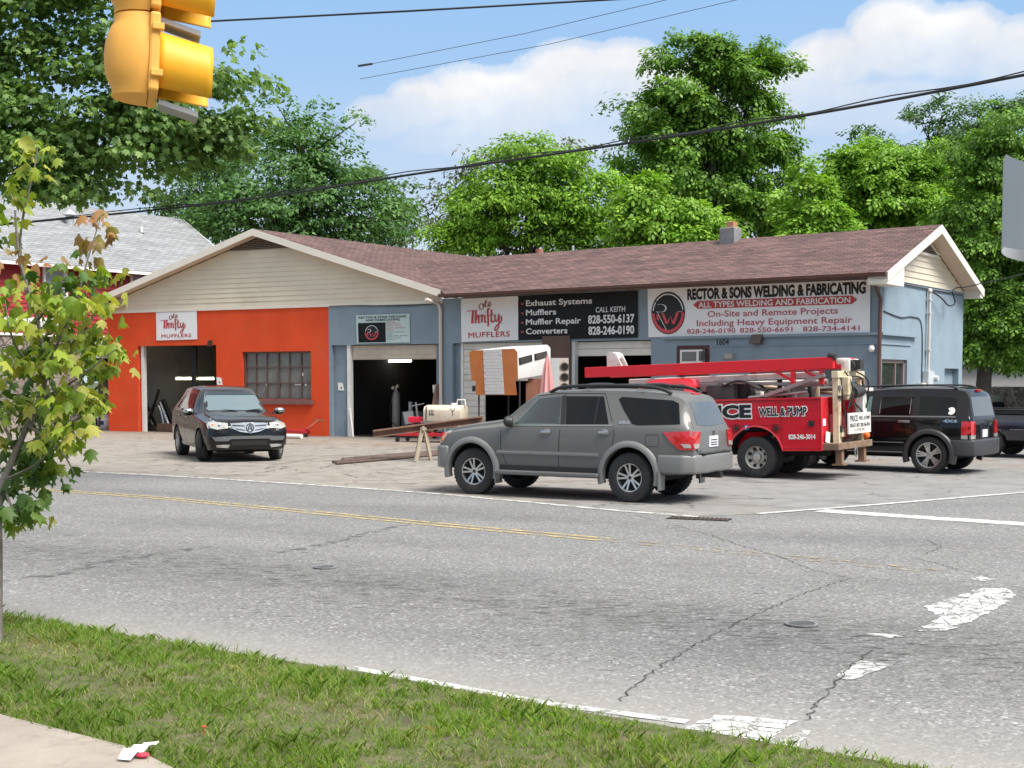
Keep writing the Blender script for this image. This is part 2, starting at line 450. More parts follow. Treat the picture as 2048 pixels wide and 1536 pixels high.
def earth_build(g, b, pos):
    col = g.ramp(g.noise(pos, 1.3, 6), [(0.3, (0.035, 0.055, 0.02)), (0.7, (0.075, 0.095, 0.035))])
    g.link(col, b.inputs['Base Color']); b.inputs['Roughness'].default_value = 1.0
EARTH = ground_mat('rough_grass_ground', earth_build)
def soil_build(g, b, pos):
    n1 = g.noise(pos, 5.5, 9, 0.75); f = g.noise(pos, 60, 4, 0.7)
    col = g.ramp(n1, [(0.34, (0.10, 0.080, 0.050)), (0.47, (0.115, 0.135, 0.045)), (0.58, (0.17, 0.145, 0.085)), (0.72, (0.26, 0.205, 0.14))])
    col = g.mix(1.0, col, g.mix(f, (0.6, 0.6, 0.6), (1.35, 1.35, 1.35)), 'MULTIPLY')
    g.link(col, b.inputs['Base Color']); b.inputs['Roughness'].default_value = 1.0; bumped(g, b, f, 0.8, 0.03)
SOIL = ground_mat('soil', soil_build)
def conc_build(g, b, pos):
    n1 = g.noise(pos, 1.6, 7, 0.65); f = g.noise(pos, 120, 3, 0.7)
    col = g.ramp(n1, [(0.3, (0.265, 0.225, 0.19)), (0.55, (0.345, 0.30, 0.255)), (0.75, (0.40, 0.35, 0.30))])
    st = g.ramp(g.noise(pos, 5, 7, 0.7), [(0.55, 0.0), (0.72, 0.5)])
    col = g.mix(st, col, (0.17, 0.14, 0.115))
    col = g.mix(1.0, col, g.mix(f, (0.82, 0.82, 0.82), (1.18, 1.18, 1.18)), 'MULTIPLY')
    g.link(col, b.inputs['Base Color']); b.inputs['Roughness'].default_value = 0.9; bumped(g, b, f, 0.3)
CONC = ground_mat('sidewalk_concrete', conc_build)
def paint_mat(name, col, keep, scale=9.0, cracks=True):
    def bld(g, b, pos):
        f = g.math('ADD', g.math('MULTIPLY', g.noise(pos, scale, 8, 0.72), 0.8), g.math('MULTIPLY', g.noise(pos, 60, 3, 0.7), 0.2))
        a = g.ramp(f, [(keep - 0.05, 0.0), (keep + 0.05, 1.0)])
        if cracks:
            vc = g.n('ShaderNodeTexVoronoi', feature='DISTANCE_TO_EDGE'); vc.inputs['Scale'].default_value = 6.5; g.link(pos, vc.inputs['Vector'])
            a = g.math('MULTIPLY', a, g.ramp(g.math('ADD', vc.outputs['Distance'], g.math('MULTIPLY', g.math('SUBTRACT', g.noise(pos, 30, 3), .5), .10)), [(0.01, 0.0), (0.045, 1.0)]))
        c = g.ramp(g.noise(pos, 3.0, 6, 0.7), [(0.3, tuple(x * 0.78 for x in col)), (0.7, col)])
        g.link(c, b.inputs['Base Color']); b.inputs['Roughness'].default_value = 0.8; g.link(a, b.inputs['Alpha'])
    return ground_mat(name, bld)
WHITEP = paint_mat('white_road_paint', (0.60, 0.60, 0.58), 0.45, 5.0)
WHITEF = paint_mat('faded_white_paint', (0.58, 0.58, 0.56), 0.47, 5.0, False)
WHITEL = paint_mat('white_line_paint', (0.62, 0.62, 0.60), 0.43, 6.0, False)
YELLOWP = paint_mat('yellow_road_paint', (0.50, 0.38, 0.17), 0.47, 7.0, False)
YELLOWF = paint_mat('faded_yellow_paint', (0.36, 0.29, 0.16), 0.54, 7.0, False)
CRACKM = mat('crack_filler', (0.055, 0.052, 0.05), 0.95)

# ================================================================== ground
def flat(name, pts, m, z=None):
    mb = MB(); mb.poly([(p[0], p[1], p[2] if z is None else z) for p in pts]); o = mb.build(name, m); return struct(o)
flat('ground', [(-600, -300, 0), (600, -300, 0), (600, 900, 0), (-600, 900, 0)], EARTH, -0.06)
e0 = gnd(700, 1345)
flat('road', [e0 - RD * 120 - RN * 9, e0 + RD * 120 - RN * 9, e0 + RD * 120 + RN * 60, e0 - RD * 120 + RN * 60], ROAD, -0.004)
FAR = [(95, 940), (250, 947), (400, 955), (650, 971), (850, 985), (1050, 1003), (1240, 1021), (1400, 1033), (1520, 1027), (2048, 985)]
far = [gnd(*p) for p in FAR]
l0 = far[0] + (far[0] - far[1]).normalized() * 45; r0 = far[-1] + (far[-1] - far[-2]).normalized() * 30
flat('forecourt', [l0] + far + [r0, r0 + Vector((10, 45, 0)), l0 + Vector((10, 60, 0))], LOT, 0.0)
VERGE = [(0, 1235), (130, 1257), (400, 1302), (600, 1335), (700, 1350), (800, 1368), (1000, 1403), (1200, 1440), (1400, 1474), (1560, 1500), (1800, 1540)]
ve = [gnd(*p) for p in VERGE]
ve = [ve[0] + (ve[0] - ve[1]).normalized() * 30] + ve + [ve[-1] + (ve[-1] - ve[-2]).normalized() * 8]
mbv = MB(); mbv.prism([(p.x, p.y, -0.05) for p in ve] + [(ve[-1].x, 1.0, -0.05), (ve[0].x, 1.0, -0.05)], (0, 0, 0.08))
struct(mbv.build('verge', SOIL))
WALK = [(-260, 1380), (0, 1437), (130, 1470), (265, 1505), (345, 1545), (400, 1600)]
wk = [gnd(*p, z=0.03) for p in WALK]
mbw = MB(); mbw.prism([(p.x, p.y, 0.02) for p in wk] + [(wk[-1].x + 0.5, 1.5, 0.02), (wk[0].x - 2, 1.5, 0.02)], (0, 0, 0.035))
struct(mbw.build('sidewalk', CONC))

def line_strip(name, pix, w, m, z=0.004, off=0.0, jit=0.0, sub=1):
    P = [gnd(*p) for p in pix]; Q = []
    for a, b in zip(P[:-1], P[1:]):
        for k in range(sub): Q.append(a.lerp(b, k / sub))
    Q.append(P[-1])
    mb = MB(); L = []
    for i in range(len(Q)):
        d = (Q[min(i + 1, len(Q) - 1)] - Q[max(i - 1, 0)]).normalized(); nn = Vector((-d.y, d.x, 0))
        c = Q[i] + nn * (off + random.uniform(-jit, jit)); ww = w * (random.uniform(0.35, 1.0) if jit else 1.0)
        L.append((c + nn * ww / 2, c - nn * ww / 2))
    for (a, b), (c, d) in zip(L[:-1], L[1:]):
        mb.quad((b.x, b.y, z), (d.x, d.y, z), (c.x, c.y, z), (a.x, a.y, z))
    return struct(mb.build(name, m))
def patch(name, pix, m, z=0.004):
    P0 = [gnd(*p) for p in pix]; P = []
    for a, b in zip(P0, P0[1:] + P0[:1]):
        k = max(2, int((b - a).length / .06))
        for i in range(k): q = a.lerp(b, i / k); P.append(q + Vector((random.uniform(-.022, .022), random.uniform(-.022, .022), 0)) * (1 if i else .3))
    mb = MB(); mb.poly([(p.x, p.y, z) for p in P]); o = mb.build(name, m)
    if o.data.polygons[0].normal.z < 0: o.data.flip_normals()
    return struct(o)
YL = [(40, 976), (300, 994), (600, 1022), (900, 1051), (1210, 1079)]
for s in (-0.11, 0.11): line_strip('road_marking', YL, 0.10, YELLOWP, 0.002, s)
for s in (-0.11, 0.11): line_strip('road_marking', [(1210, 1079), (1400, 1097), (1570, 1113), (1880, 1144)], 0.09, YELLOWF, 0.002, s)
line_strip('road_marking', FAR[:8], 0.16, WHITEF, 0.004, -0.05)
line_strip('road_marking', [(1515, 1028), (1760, 1009), (2048, 985), (2300, 965)], 0.12, WHITEL, 0.006)
line_strip('road_marking', [(1640, 1021), (1800, 1032), (2048, 1048), (2300, 1066)], 0.42, WHITEL, 0.002)
line_strip('road_marking', [(700, 1335), (850, 1362), (1100, 1408), (1375, 1444)], 0.09, WHITEF, 0.002)
for pl, m in (([(1836, 1262), (1893, 1262), (1990, 1222), (2031, 1192), (2012, 1176), (1965, 1176)], WHITEP),
              ([(1848, 1214), (1960, 1178), (1880, 1232), (1868, 1228)], WHITEF), ([(1943, 1158), (1960, 1153), (1996, 1159), (1970, 1163)], WHITEP),
              ([(1674, 1352), (1722, 1322), (1786, 1330), (1700, 1360)], WHITEP), ([(1726, 1267), (1762, 1267), (1810, 1273), (1780, 1277)], WHITEP),
              ([(1372, 1458), (1432, 1430), (1598, 1442), (1535, 1484)], WHITEP), ([(1542, 1492), (1606, 1460), (1622, 1462), (1588, 1496)], WHITEP)):
    patch('road_marking', pl, m, 0.002)
CR = [[(1350, 1050), (1420, 1070), (1480, 1090), (1550, 1110), (1620, 1138), (1700, 1156), (1640, 1175), (1560, 1207), (1520, 1225), (1440, 1262), (1370, 1302), (1290, 1352), (1240, 1402)],
      [(1850, 1078), (1882, 1093), (1852, 1108)], [(1828, 1115), (1880, 1128), (1920, 1140), (1995, 1155)], [(1745, 1300), (1690, 1342), (1640, 1402), (1612, 1440)],
      [(1270, 1030), (1310, 1040)], [(60, 1018), (130, 1014), (260, 1005), (330, 998)]]
for c in CR: line_strip('road_crack', c, 0.013, CRACKM, 0.003, 0, 0.022, 14)
for c in ([(440, 950), (500, 948), (545, 942), (580, 934)], [(640, 916), (560, 928), (500, 925)], [(690, 948), (715, 955), (740, 956)], [(750, 944), (800, 949), (850, 943), (900, 944)], [(640, 913), (700, 918), (770, 920)], [(640, 935), (690, 926), (730, 920)]):
    line_strip('paving_crack', c, 0.035, CRACKM, 0.004, 0, 0.05, 7)
line_strip('asphalt_seam', [(560, 1105), (640, 1090), (700, 1075), (790, 1052), (880, 1040)], 0.16, paint_mat('tar_seam', (0.115, 0.115, 0.115), 0.54, 6.0, False), 0.000)
line_strip('asphalt_seam', [(0, 1160), (110, 1150), (230, 1120), (420, 1092)], 0.16, MATS['tar_seam'], 0.001)

# ================================================================== building materials
def stucco(name, col, stain, amt):
    return mat(name, col, 0.8, var=0.11, vscale=1.1, bump=0.35, bscale=22, dirt=(stain, amt, 1.3), spec=0.25)
ORANGE = stucco('orange_masonry', (0.73, 0.082, 0.024), (0.64, 0.115, 0.05), 0.5)
BLUE = stucco('blue_grey_masonry', (0.245, 0.315, 0.370), (0.20, 0.255, 0.30), 0.6)
BLUEP = stucco('blue_grey_post', (0.22, 0.285, 0.335), (0.13, 0.16, 0.185), 0.8)
CREAM = mat('cream_siding', (0.72, 0.64, 0.50), 0.55, var=0.07, vscale=1.2, dirt=((0.50, 0.42, 0.31), 0.4, 0.8))
CREAMT = mat('cream_trim', (0.78, 0.72, 0.62), 0.5, var=0.05, vscale=2)
SOFFIT = mat('tan_soffit', (0.66, 0.50, 0.37), 0.6, var=0.06, vscale=2)
WHITE = mat('white_paint', (0.78, 0.77, 0.74), 0.5, var=0.06, vscale=3, dirt=((0.5, 0.47, 0.42), 0.4, 2.5))
BROWN = mat('brown_gutter_metal', (0.115, 0.052, 0.040), 0.4, var=0.15, vscale=2)
BROWNW = mat('brown_window_trim', (0.13, 0.075, 0.06), 0.6, var=0.2, vscale=4)
MAROON = mat('maroon_door_paint', (0.115, 0.030, 0.030), 0.5, var=0.1, vscale=3)
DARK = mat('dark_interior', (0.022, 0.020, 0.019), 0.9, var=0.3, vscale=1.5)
INWALL = mat('grey_interior_wall', (0.52, 0.50, 0.46), 0.85, var=0.15, vscale=0.8, dirt=((0.30, 0.28, 0.25), 0.7, 0.7))
BLACK = mat('black_plastic', (0.015, 0.015, 0.016), 0.45)
RUBBER = mat('tyre_rubber', (0.028, 0.028, 0.029), 0.85, bump=0.2, bscale=60, dirt=((0.075, 0.07, 0.062), 0.5, 5))
STEEL = mat('bare_steel', (0.42, 0.42, 0.42), 0.38, 0.9, var=0.2, vscale=6)
GREYM = mat('grey_galvanised', (0.45, 0.47, 0.48), 0.5, 0.3, var=0.1, vscale=5)
def louver_door(name, col):
    return mat(name, col, 0.5, var=0.06, vscale=1.5, dirt=((0.36, 0.31, 0.24), 0.5, 1.2))
DOORW = louver_door('cream_white_door', (0.74, 0.71, 0.64))
DOORT = louver_door('tan_door', (0.60, 0.52, 0.42))
def shingle_mat(name, rid, cols, sl, mscale=1.0, var=1.0):
    """courses of shingles: rid = unit ridge direction, sl = sine of the slope"""
    m = bpy.data.materials.new(name); m.use_nodes = True; g = NT(m.node_tree); b = m.node_tree.nodes['Principled BSDF']
    pos = g.n('ShaderNodeNewGeometry').outputs['Position']
    s = dotv(g, pos, rid); sx = g.n('ShaderNodeSeparateXYZ'); g.link(pos, sx.inputs[0])
    v = g.math('DIVIDE', sx.outputs[2], sl)
    cb = g.n('ShaderNodeCombineXYZ'); g.link(s, cb.inputs[0]); g.link(v, cb.inputs[1])
    br = g.n('ShaderNodeTexBrick'); g.link(cb.outputs[0], br.inputs['Vector'])
    br.inputs['Scale'].default_value = 1.0; br.inputs['Brick Width'].default_value = 0.30 * mscale; br.inputs['Row Height'].default_value = 0.14 * mscale
    br.inputs['Mortar Size'].default_value = 0.010; br.inputs['Mortar Smooth'].default_value = 0.3; br.inputs['Bias'].default_value = 0.0
    br.inputs['Color1'].default_value = (*cols[0], 1); br.inputs['Color2'].default_value = (*cols[1], 1); br.inputs['Mortar'].default_value = (*cols[2], 1)
    n1 = g.noise(cb.outputs[0], 1.1, 5, 0.6); n2 = g.noise(cb.outputs[0], 55, 3, 0.7)
    wide = g.n('ShaderNodeTexBrick'); g.link(cb.outputs[0], wide.inputs['Vector']); wide.inputs['Scale'].default_value = 1.0
    wide.inputs['Brick Width'].default_value = 0.93 * mscale; wide.inputs['Row Height'].default_value = 0.14 * mscale; wide.inputs['Mortar Size'].default_value = 0.0
    wide.inputs['Color1'].default_value = (0.72, 0.72, 0.72, 1); wide.inputs['Color2'].default_value = (1.25, 1.25, 1.25, 1)
    col = g.mix(0.8 * var, br.outputs['Color'], g.mix(1.0, br.outputs['Color'], wide.outputs['Color'], 'MULTIPLY'))
    col = g.mix(1.0, col, g.mix(n1, (0.84, 0.84, 0.84), (1.16, 1.16, 1.16)), 'MULTIPLY')
    col = g.mix(1.0, col, g.mix(n2, (0.72, 0.72, 0.72), (1.28, 1.28, 1.28)), 'MULTIPLY')
    g.link(col, b.inputs['Base Color']); b.inputs['Roughness'].default_value = 0.95; b.inputs['Specular IOR Level'].default_value = 0.2
    fr = g.math('FRACT', g.math('DIVIDE', v, 0.14 * mscale))
    bumped(g, b, g.math('ADD', g.math('SUBTRACT', 1.0, fr), g.math('MULTIPLY', br.outputs['Fac'], -1.0)), 0.9, 0.02)
    MATS[name] = m; return m

# ================================================================== repair shop
A_R, A_L = 36.0, 27.0
CORN = Vector(((885 - CXP) / FPX * 41.5, 41.5, 0))
WL = Wall(CORN, A_L); WR = Wall(CORN, A_R)
Bc = WR.px(1757, 760); Bc.z = 0
SB = (Bc - CORN).dot(WR.u)
WG = Wall(Bc, 0); WG.u = -WR.n.copy(); WG.n = WR.u.copy()          # the end wall on the right
DEP = WG.s(1925, 700)
V = -WR.n                                                          # ridge direction of the left wing
shop = thing('repair_shop', 'L shaped one storey repair shop, orange and blue grey walls under a brown shingle roof', 'building', (CORN.x, CORN.y, 0))
def wall_panel(mb, w, s0, s1, z0, z1, holes, t, mi=0, off=0.0):
    S = sorted({s0, s1, *[h[0] for h in holes], *[h[1] for h in holes]}); Z = sorted({z0, z1, *[h[2] for h in holes], *[h[3] for h in holes]})
    for a, b in zip(S[:-1], S[1:]):
        for c, d in zip(Z[:-1], Z[1:]):
            sm, zm = (a + b) / 2, (c + d) / 2
            if any(h[0] < sm < h[1] and h[2] < zm < h[3] for h in holes): continue
            mb.quad(w.P(a, c, off), w.P(b, c, off), w.P(b, d, off), w.P(a, d, off), mi)
            mb.quad(w.P(b, c, off - t), w.P(a, c, off - t), w.P(a, d, off - t), w.P(b, d, off - t), mi)
    for h in holes:
        a, b, c, d = h
        mb.quad(w.P(a, c, off), w.P(a, d, off), w.P(a, d, off - t), w.P(a, c, off - t), mi)
        mb.quad(w.P(b, d, off), w.P(b, c, off), w.P(b, c, off - t), w.P(b, d, off - t), mi)
        mb.quad(w.P(a, d, off), w.P(b, d, off), w.P(b, d, off - t), w.P(a, d, off - t), mi)
        if c > z0 + 0.01: mb.quad(w.P(b, c, off), w.P(a, c, off), w.P(a, c, off - t), w.P(b, c, off - t), mi)
def wbox(mb, w, s0, s1, z0, z1, o0, o1, mi=0):
    return mb.obox(w.P(s0, z0, o0), w.P(s1, z0, o0) - w.P(s0, z0, o0), Vector((0, 0, z1 - z0)), w.n * (o1 - o0), mi)

# --- left wing front
sL, sO = WL.s(216, 740), WL.s(658, 740)
zsid = (WL.z(216, 616.5) + WL.z(880, 606.7)) / 2
b1 = (WL.s(275.5), WL.s(433), -0.1, WL.z(350, 691))
win = (WL.s(485), WL.s(622), WL.z(550, 799), WL.z(550, 703))
b2 = (WL.s(664), WL.s(878), -0.1, WL.z(770, 689))
TH = 0.28
m = MB(); wall_panel(m, WL, sL, sO, -0.1, zsid, [b1, win], TH); 
m.quad(WL.P(sL, -.1, 0), WL.P(sL, zsid, 0), WL.P(sL, zsid, 0) + V * 13, WL.P(sL, -.1, 0) + V * 13)
m.build('orange_wall', ORANGE, shop)
m = MB(); wall_panel(m, WL, sO, 0.0, -0.1, zsid, [b2], TH); m.build('blue_wall', BLUE, shop)
# --- right wing front and end
zr = WR.z(1400, 560) - 0.0
zR = 4.50
b3 = (WR.s(905), WR.s(1085), -0.1, WR.z(980, 685)); b4 = (WR.s(1143), WR.s(1302), -0.1, WR.z(1220, 681))
dr = (WR.s(1353), WR.s(1419), 0.0, WR.z(1386, 691)); wf = (WR.s(1500), WR.s(1700), WR.z(1600, 770) - .25, WR.z(1600, 722))
m = MB(); wall_panel(m, WR, 0.0, SB, -0.1, zR, [b3, b4, dr, wf], TH); m.build('blue_wall', BLUE, shop)
gw = (WG.s(1763), WG.s(1814), WG.z(1788, 790) - .5, WG.z(1788, 719)); gd = (WG.s(1889), WG.s(1917), 0.0, WG.z(1900, 737))
m = MB(); wall_panel(m, WG, 0.0, DEP, -0.1, zR, [gw, gd], TH)
far0 = WG.P(DEP, 0, 0); m.quad(far0, far0 - WR.u * 30, far0 - WR.u * 30 + Vector((0, 0, zR)), far0 + Vector((0, 0, zR)))
m.build('blue_wall', BLUE, shop)
# --- trim bands
m = MB(); zl = WR.z(1540, 669)
wbox(m, WR, WR.s(1328), SB + 0.05, zl - 0.07, zl, 0.002, 0.10); wbox(m, WG, 0.002, WG.s(1828), zl - 0.07, zl, 0.002, 0.10)
z2 = WR.z(1600, 687)
wbox(m, WR, WR.s(1424), SB + 0.02, z2 - 0.05, z2 - 0.015, 0.002, 0.03); wbox(m, WG, 0.002, WG.s(1820), z2 - 0.05, z2 - 0.015, 0.002, 0.03)
m.build('ledge', BLUE, shop)
# --- interior shells so the open bays are real rooms
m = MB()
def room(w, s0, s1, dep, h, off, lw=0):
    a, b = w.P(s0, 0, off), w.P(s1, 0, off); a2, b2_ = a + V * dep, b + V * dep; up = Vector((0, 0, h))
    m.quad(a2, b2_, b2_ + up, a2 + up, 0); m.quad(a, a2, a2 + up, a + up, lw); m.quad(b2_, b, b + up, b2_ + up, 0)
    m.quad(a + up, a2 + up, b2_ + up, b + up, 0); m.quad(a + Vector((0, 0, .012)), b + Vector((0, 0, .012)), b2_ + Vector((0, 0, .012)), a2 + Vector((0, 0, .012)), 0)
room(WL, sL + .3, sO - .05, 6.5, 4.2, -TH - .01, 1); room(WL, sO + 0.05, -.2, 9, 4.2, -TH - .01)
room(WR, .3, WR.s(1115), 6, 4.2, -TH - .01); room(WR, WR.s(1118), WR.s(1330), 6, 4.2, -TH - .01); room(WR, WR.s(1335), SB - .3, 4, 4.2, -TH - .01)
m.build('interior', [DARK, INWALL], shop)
# --- jambs, posts
for a_ in ((WL, b1[0] + .06, b1[0] + .19, 0, b1[3], -.26, -.12), (WL, WL.s(693), WL.s(699), 0, b2[3], -.22, -.04), (WR, b3[0] + .22, b3[0] + .32, 0, b3[3], -.25, -.15), (WR, b4[0] + .002, b4[0] + .10, 0, b4[3], -.20, -.02)):
    m = MB(); wbox(m, *a_); m.build('door_jamb', WHITE, shop)
for a_ in ((WL, b2[0] + .004, WL.s(692), 0, b2[3] - .004, -.26, -.12), (WL, WL.s(869), b2[1] - .004, 0, b2[3] - .004, -.26, -.12), (WR, b3[0] + .004, b3[0] + .215, 0, b3[3] - .004, -.26, -.15)):
    m = MB(); wbox(m, *a_); m.build('door_post', BLUEP, shop)
m = MB(); wbox(m, WR, WR.s(1087), WR.s(1142), 0, WR.z(1110, 672), 0.004, .07); m.build('plywood_panel', mat('brown_plywood', (0.135, 0.085, 0.07), 0.8, var=0.15, vscale=2), shop)
# --- sectional doors
def sect_door(w, s0, s1, z0, z1, off, rows, mt, name='garage_door'):
    m = MB(); h = (z1 - z0) / rows
    for i in range(rows):
        a, b = z0 + i * h, z0 + (i + 1) * h
        wbox(m, w, s0, s1, a + .012, b - .004, off - .04, off)
        if h > .3: wbox(m, w, s0 + .08, s1 - .08, a + h * .28, b - h * .28, off - .01, off + .012)
    wbox(m, w, s0 + .01, s1 - .01, z0 + .01, z1 - .01, off - .05, off - .041)
    return m.build(name, mt, shop, bevel=0.004, bseg=1)
m = MB(); z0 = WL.z(780, 717); z1 = b2[3] - .02                        # bay with the raised tan door
wbox(m, WL, WL.s(699) + .01, WL.s(868), z0, z1, -.22, -.17)
for i in range(5):
    a = WL.s(699) + .05 + i * (WL.s(868) - WL.s(699) - .1) / 5
    wbox(m, WL, a + .05, a + (WL.s(868) - WL.s(699)) / 5 - .06, z0 + .12, z1 - .14, -.17, -.155)
wbox(m, WL, WL.s(699) + .01, WL.s(868), z0 - .03, z0 - .001, -.21, -.18)
m.build('garage_door', DOORT, shop, bevel=.006, bseg=1)
sect_door(WR, b4[0] + .105, b4[1] - .01, WR.z(1220, 712), b4[3] - .02, -.16, 2, DOORW)
# shutter door behind the topper: full at the left, open on the right below the middle
m = MB(); sa, sb_, sc_ = b3[0] + .325, WR.s(963), b3[1] - .01
zt = b3[3] - .015; zc = WR.z(1010, 762)
def slats(s0, s1, a, b, h):
    k = max(1, int(round((b - a) / h))); h = (b - a) / k
    for i in range(k): wbox(m, WR, s0, s1, a + i * h + .014, a + (i + 1) * h, -.22, -.185 + (.012 if i % 3 else 0))
slats(sa, sb_, 0.02, zc, .21); slats(sa, sc_, zc + .005, zt, .21); wbox(m, WR, sa + .01, sb_ - .01, .03, zc, -.235, -.221); wbox(m, WR, sa + .01, sc_ - .01, zc, zt, -.235, -.221)
m.build('garage_door', DOORW, shop)
# --- shop window on the orange wall
wn_ = thing('window', None, None); wn_.parent = shop
del_ = MB()
WGL = glass_mat('old_window_glass', (0.62, 0.66, 0.64), rough=0.12)
PANE = mat('dusty_window_pane', (0.16, 0.165, 0.155), 0.28, var=0.25, vscale=2.2, dirt=((0.28, 0.275, 0.25), 0.55, 1.5), spec=0.6)
m = MB(); a, b, c, d = win
m.quad(WL.P(a, c, -.17), WL.P(b, c, -.17), WL.P(b, d, -.17), WL.P(a, d, -.17)); m.build('pane', PANE, wn_)
m = MB(); ww, hh = b - a, d - c
for s0, s1, z0, z1 in ((a, a + .07, c, d), (b - .07, b, c, d), (a + .07, b - .07, c, c + .05), (a + .07, b - .07, d - .05, d)): wbox(m, WL, s0 + .002, s1 - .002, z0 + .002, z1 - .002, -.16, -.08)
for k in (.17, .33, .66, .83): wbox(m, WL, a + ww * k - .012, a + ww * k + .012, c + .05, d - .05, -.165, -.12)
wbox(m, WL, a + ww * .5 - .035, a + ww * .5 + .035, c + .05, d - .05, -.165, -.11)
for k in (.34, .67):
    for q0, q1 in ((.07, ww * .5 - .036), (ww * .5 + .036, ww - .07)): wbox(m, WL, a + q0, a + q1, c + hh * k - .013, c + hh * k + .013, -.166, -.125)
m.build('frame', BROWNW, wn_)
m = MB(); wbox(m, WL, a - .12, b + .10, c - .17, c - .002, -.10, .14); m.build('sill', mat('brown_sill', (0.20, 0.10, 0.085), 0.7, var=0.15), wn_, bevel=.012)
PAPER = mat('white_paper', (0.82, 0.81, 0.78), 0.7, var=0.05)
for px, py, w_, h_ in ((528, 769, .09, .08), (599, 749, .07, .09), (606, 769, .09, .08), (590, 769, .26, .04)): q = WL.sz(px, py); m = MB(); wbox(m, WL, q[0] - w_ / 2, q[0] + w_ / 2, q[1] - h_ / 2, q[1] + h_ / 2, -.168, -.160); m.build('sticker', PAPER, wn_)
for (px, py) in ((439, 762), (678, 773), (872, 778)):
    q = WL.sz(px, py); m = MB()
    m.prism([WL.P(q[0] - .10, q[1] - .13, .006 if px != 678 else -.11), WL.P(q[0] + .14, q[1] - .14, .006 if px != 678 else -.11), WL.P(q[0] + .08, q[1] + .12, .006 if px != 678 else -.11), WL.P(q[0] - .12, q[1] + .13, .006 if px != 678 else -.11)], WL.n * .012)
    o = m.build('notice_card', PAPER, shop)
    m = MB(); wbox(m, WL, q[0] + .0, q[0] + .05, q[1] - .07, q[1] - .02, (.019 if px != 678 else -.097), (.022 if px != 678 else -.094)); m.build('mark', BLACK, o)
q = WL.sz(423, 688); m = MB(); m.prism([WL.P(q[0] - .2, q[1] - .08, .01), WL.P(q[0] + .05, q[1] - .08, .01), WL.P(q[0] + .25, q[1] + .12, .25), WL.P(q[0] + .05, q[1] + .10, .25)], Vector((0, 0, .02))); m.build('flashing', BROWNW, shop)

# --- siding courses: clipped lap boards
def siding(mb, w, poly, h, off=0.0, lip=.02, zbase=None):
    """poly: convex [(s, z)]; boards of height h with the bottom lip standing out"""
    zs = [p[1] for p in poly]; z = min(zs) if zbase is None else zbase; top = max(zs)
    def span(zz):
        xs = []
        for i in range(len(poly)):
            (x0, y0), (x1, y1) = poly[i], poly[(i + 1) % len(poly)]
            if (y0 - zz) * (y1 - zz) <= 0 and abs(y1 - y0) > 1e-9: xs.append(x0 + (x1 - x0) * (zz - y0) / (y1 - y0))
        return (min(xs), max(xs)) if len(xs) >= 2 else None
    while z < top - .03:
        z1 = min(z + h, top - .002); e0 = span(z + 1e-4); e1 = span(z1 - 1e-4)
        if e0 and e1:
            mb.quad(w.P(e0[0], z, off + lip), w.P(e0[1], z, off + lip), w.P(e1[1], z1, off + .003), w.P(e1[0], z1, off + .003))
            mb.quad(w.P(e0[1], z, off + lip), w.P(e0[0], z, off + lip), w.P(e0[0], z, off), w.P(e0[1], z, off))
        z += h
def raked(w, px0, px1, off): return w.sz(*px0, off), w.sz(*px1, off)
# roof points of the left wing (front edge of the rake, 0.5 m proud of the wall)
OV = 0.5
AF = WL.px(505, 457, OV); EL = WL.px(187, 598, OV); ER = WL.px(896, 584, OV)
ze = (EL.z + ER.z) / 2
back = 0.5 / abs(V.dot(WL.n))
def onwall(p): return ((p + V * back - CORN).dot(WL.u), p.z)
sA, sEL, sER = onwall(AF), onwall(EL), onwall(ER)
slopeL = (sA[1] - sEL[1]) / (sA[0] - sEL[0]); slopeR = (sA[1] - sER[1]) / (sER[0] - sA[0])
DR = 0.20
zlef = sEL[1] + slopeL * (sL - sEL[0]) - DR; zrig = sER[1] + slopeR * (sER[0] - 0.0) - DR
zap = sA[1] - DR
m = MB(); siding(m, WL, [(sL, zsid), (0.0, zsid), (0.0, max(zrig, zsid + .01)), (sA[0], zap), (sL, zlef)], .165, .0, .026)
m.build('gable_siding', CREAM, shop)
m = MB(); wbox(m, WL, sL - .02, 0.03, zsid - .10, zsid - .002, .004, .05); m.build('siding_trim', CREAMT, shop)
# louvred vent in the left gable
def vent(w, sc, zb, zt, sl, sr, off, mt):
    m = MB(); n = 7
    for i in range(n):
        z = zb + (zt - zb) * i / n; k0 = 1 - i / n; k1 = 1 - (i + .85) / n; z1 = zb + (zt - zb) * (i + .85) / n
        m.quad(w.P(sc - sl * k0, z, off + .05), w.P(sc + sr * k0, z, off + .05), w.P(sc + sr * k1, z1, off + .012), w.P(sc - sl * k1, z1, off + .012))
        m.quad(w.P(sc + sr * k0, z, off + .05), w.P(sc - sl * k0, z, off + .05), w.P(sc - sl * k0, z + .01, off + .008), w.P(sc + sr * k0, z + .01, off + .008))
    return m.build('gable_vent', mt, shop)
VENTM = mat('brown_louvre', (0.16, 0.12, 0.095), 0.7)
zvb = WL.z(520, 499)
vent(WL, sA[0], zvb, zap - .02, (zap - zvb) / slopeL, (zap - zvb) / slopeR, .03, VENTM)
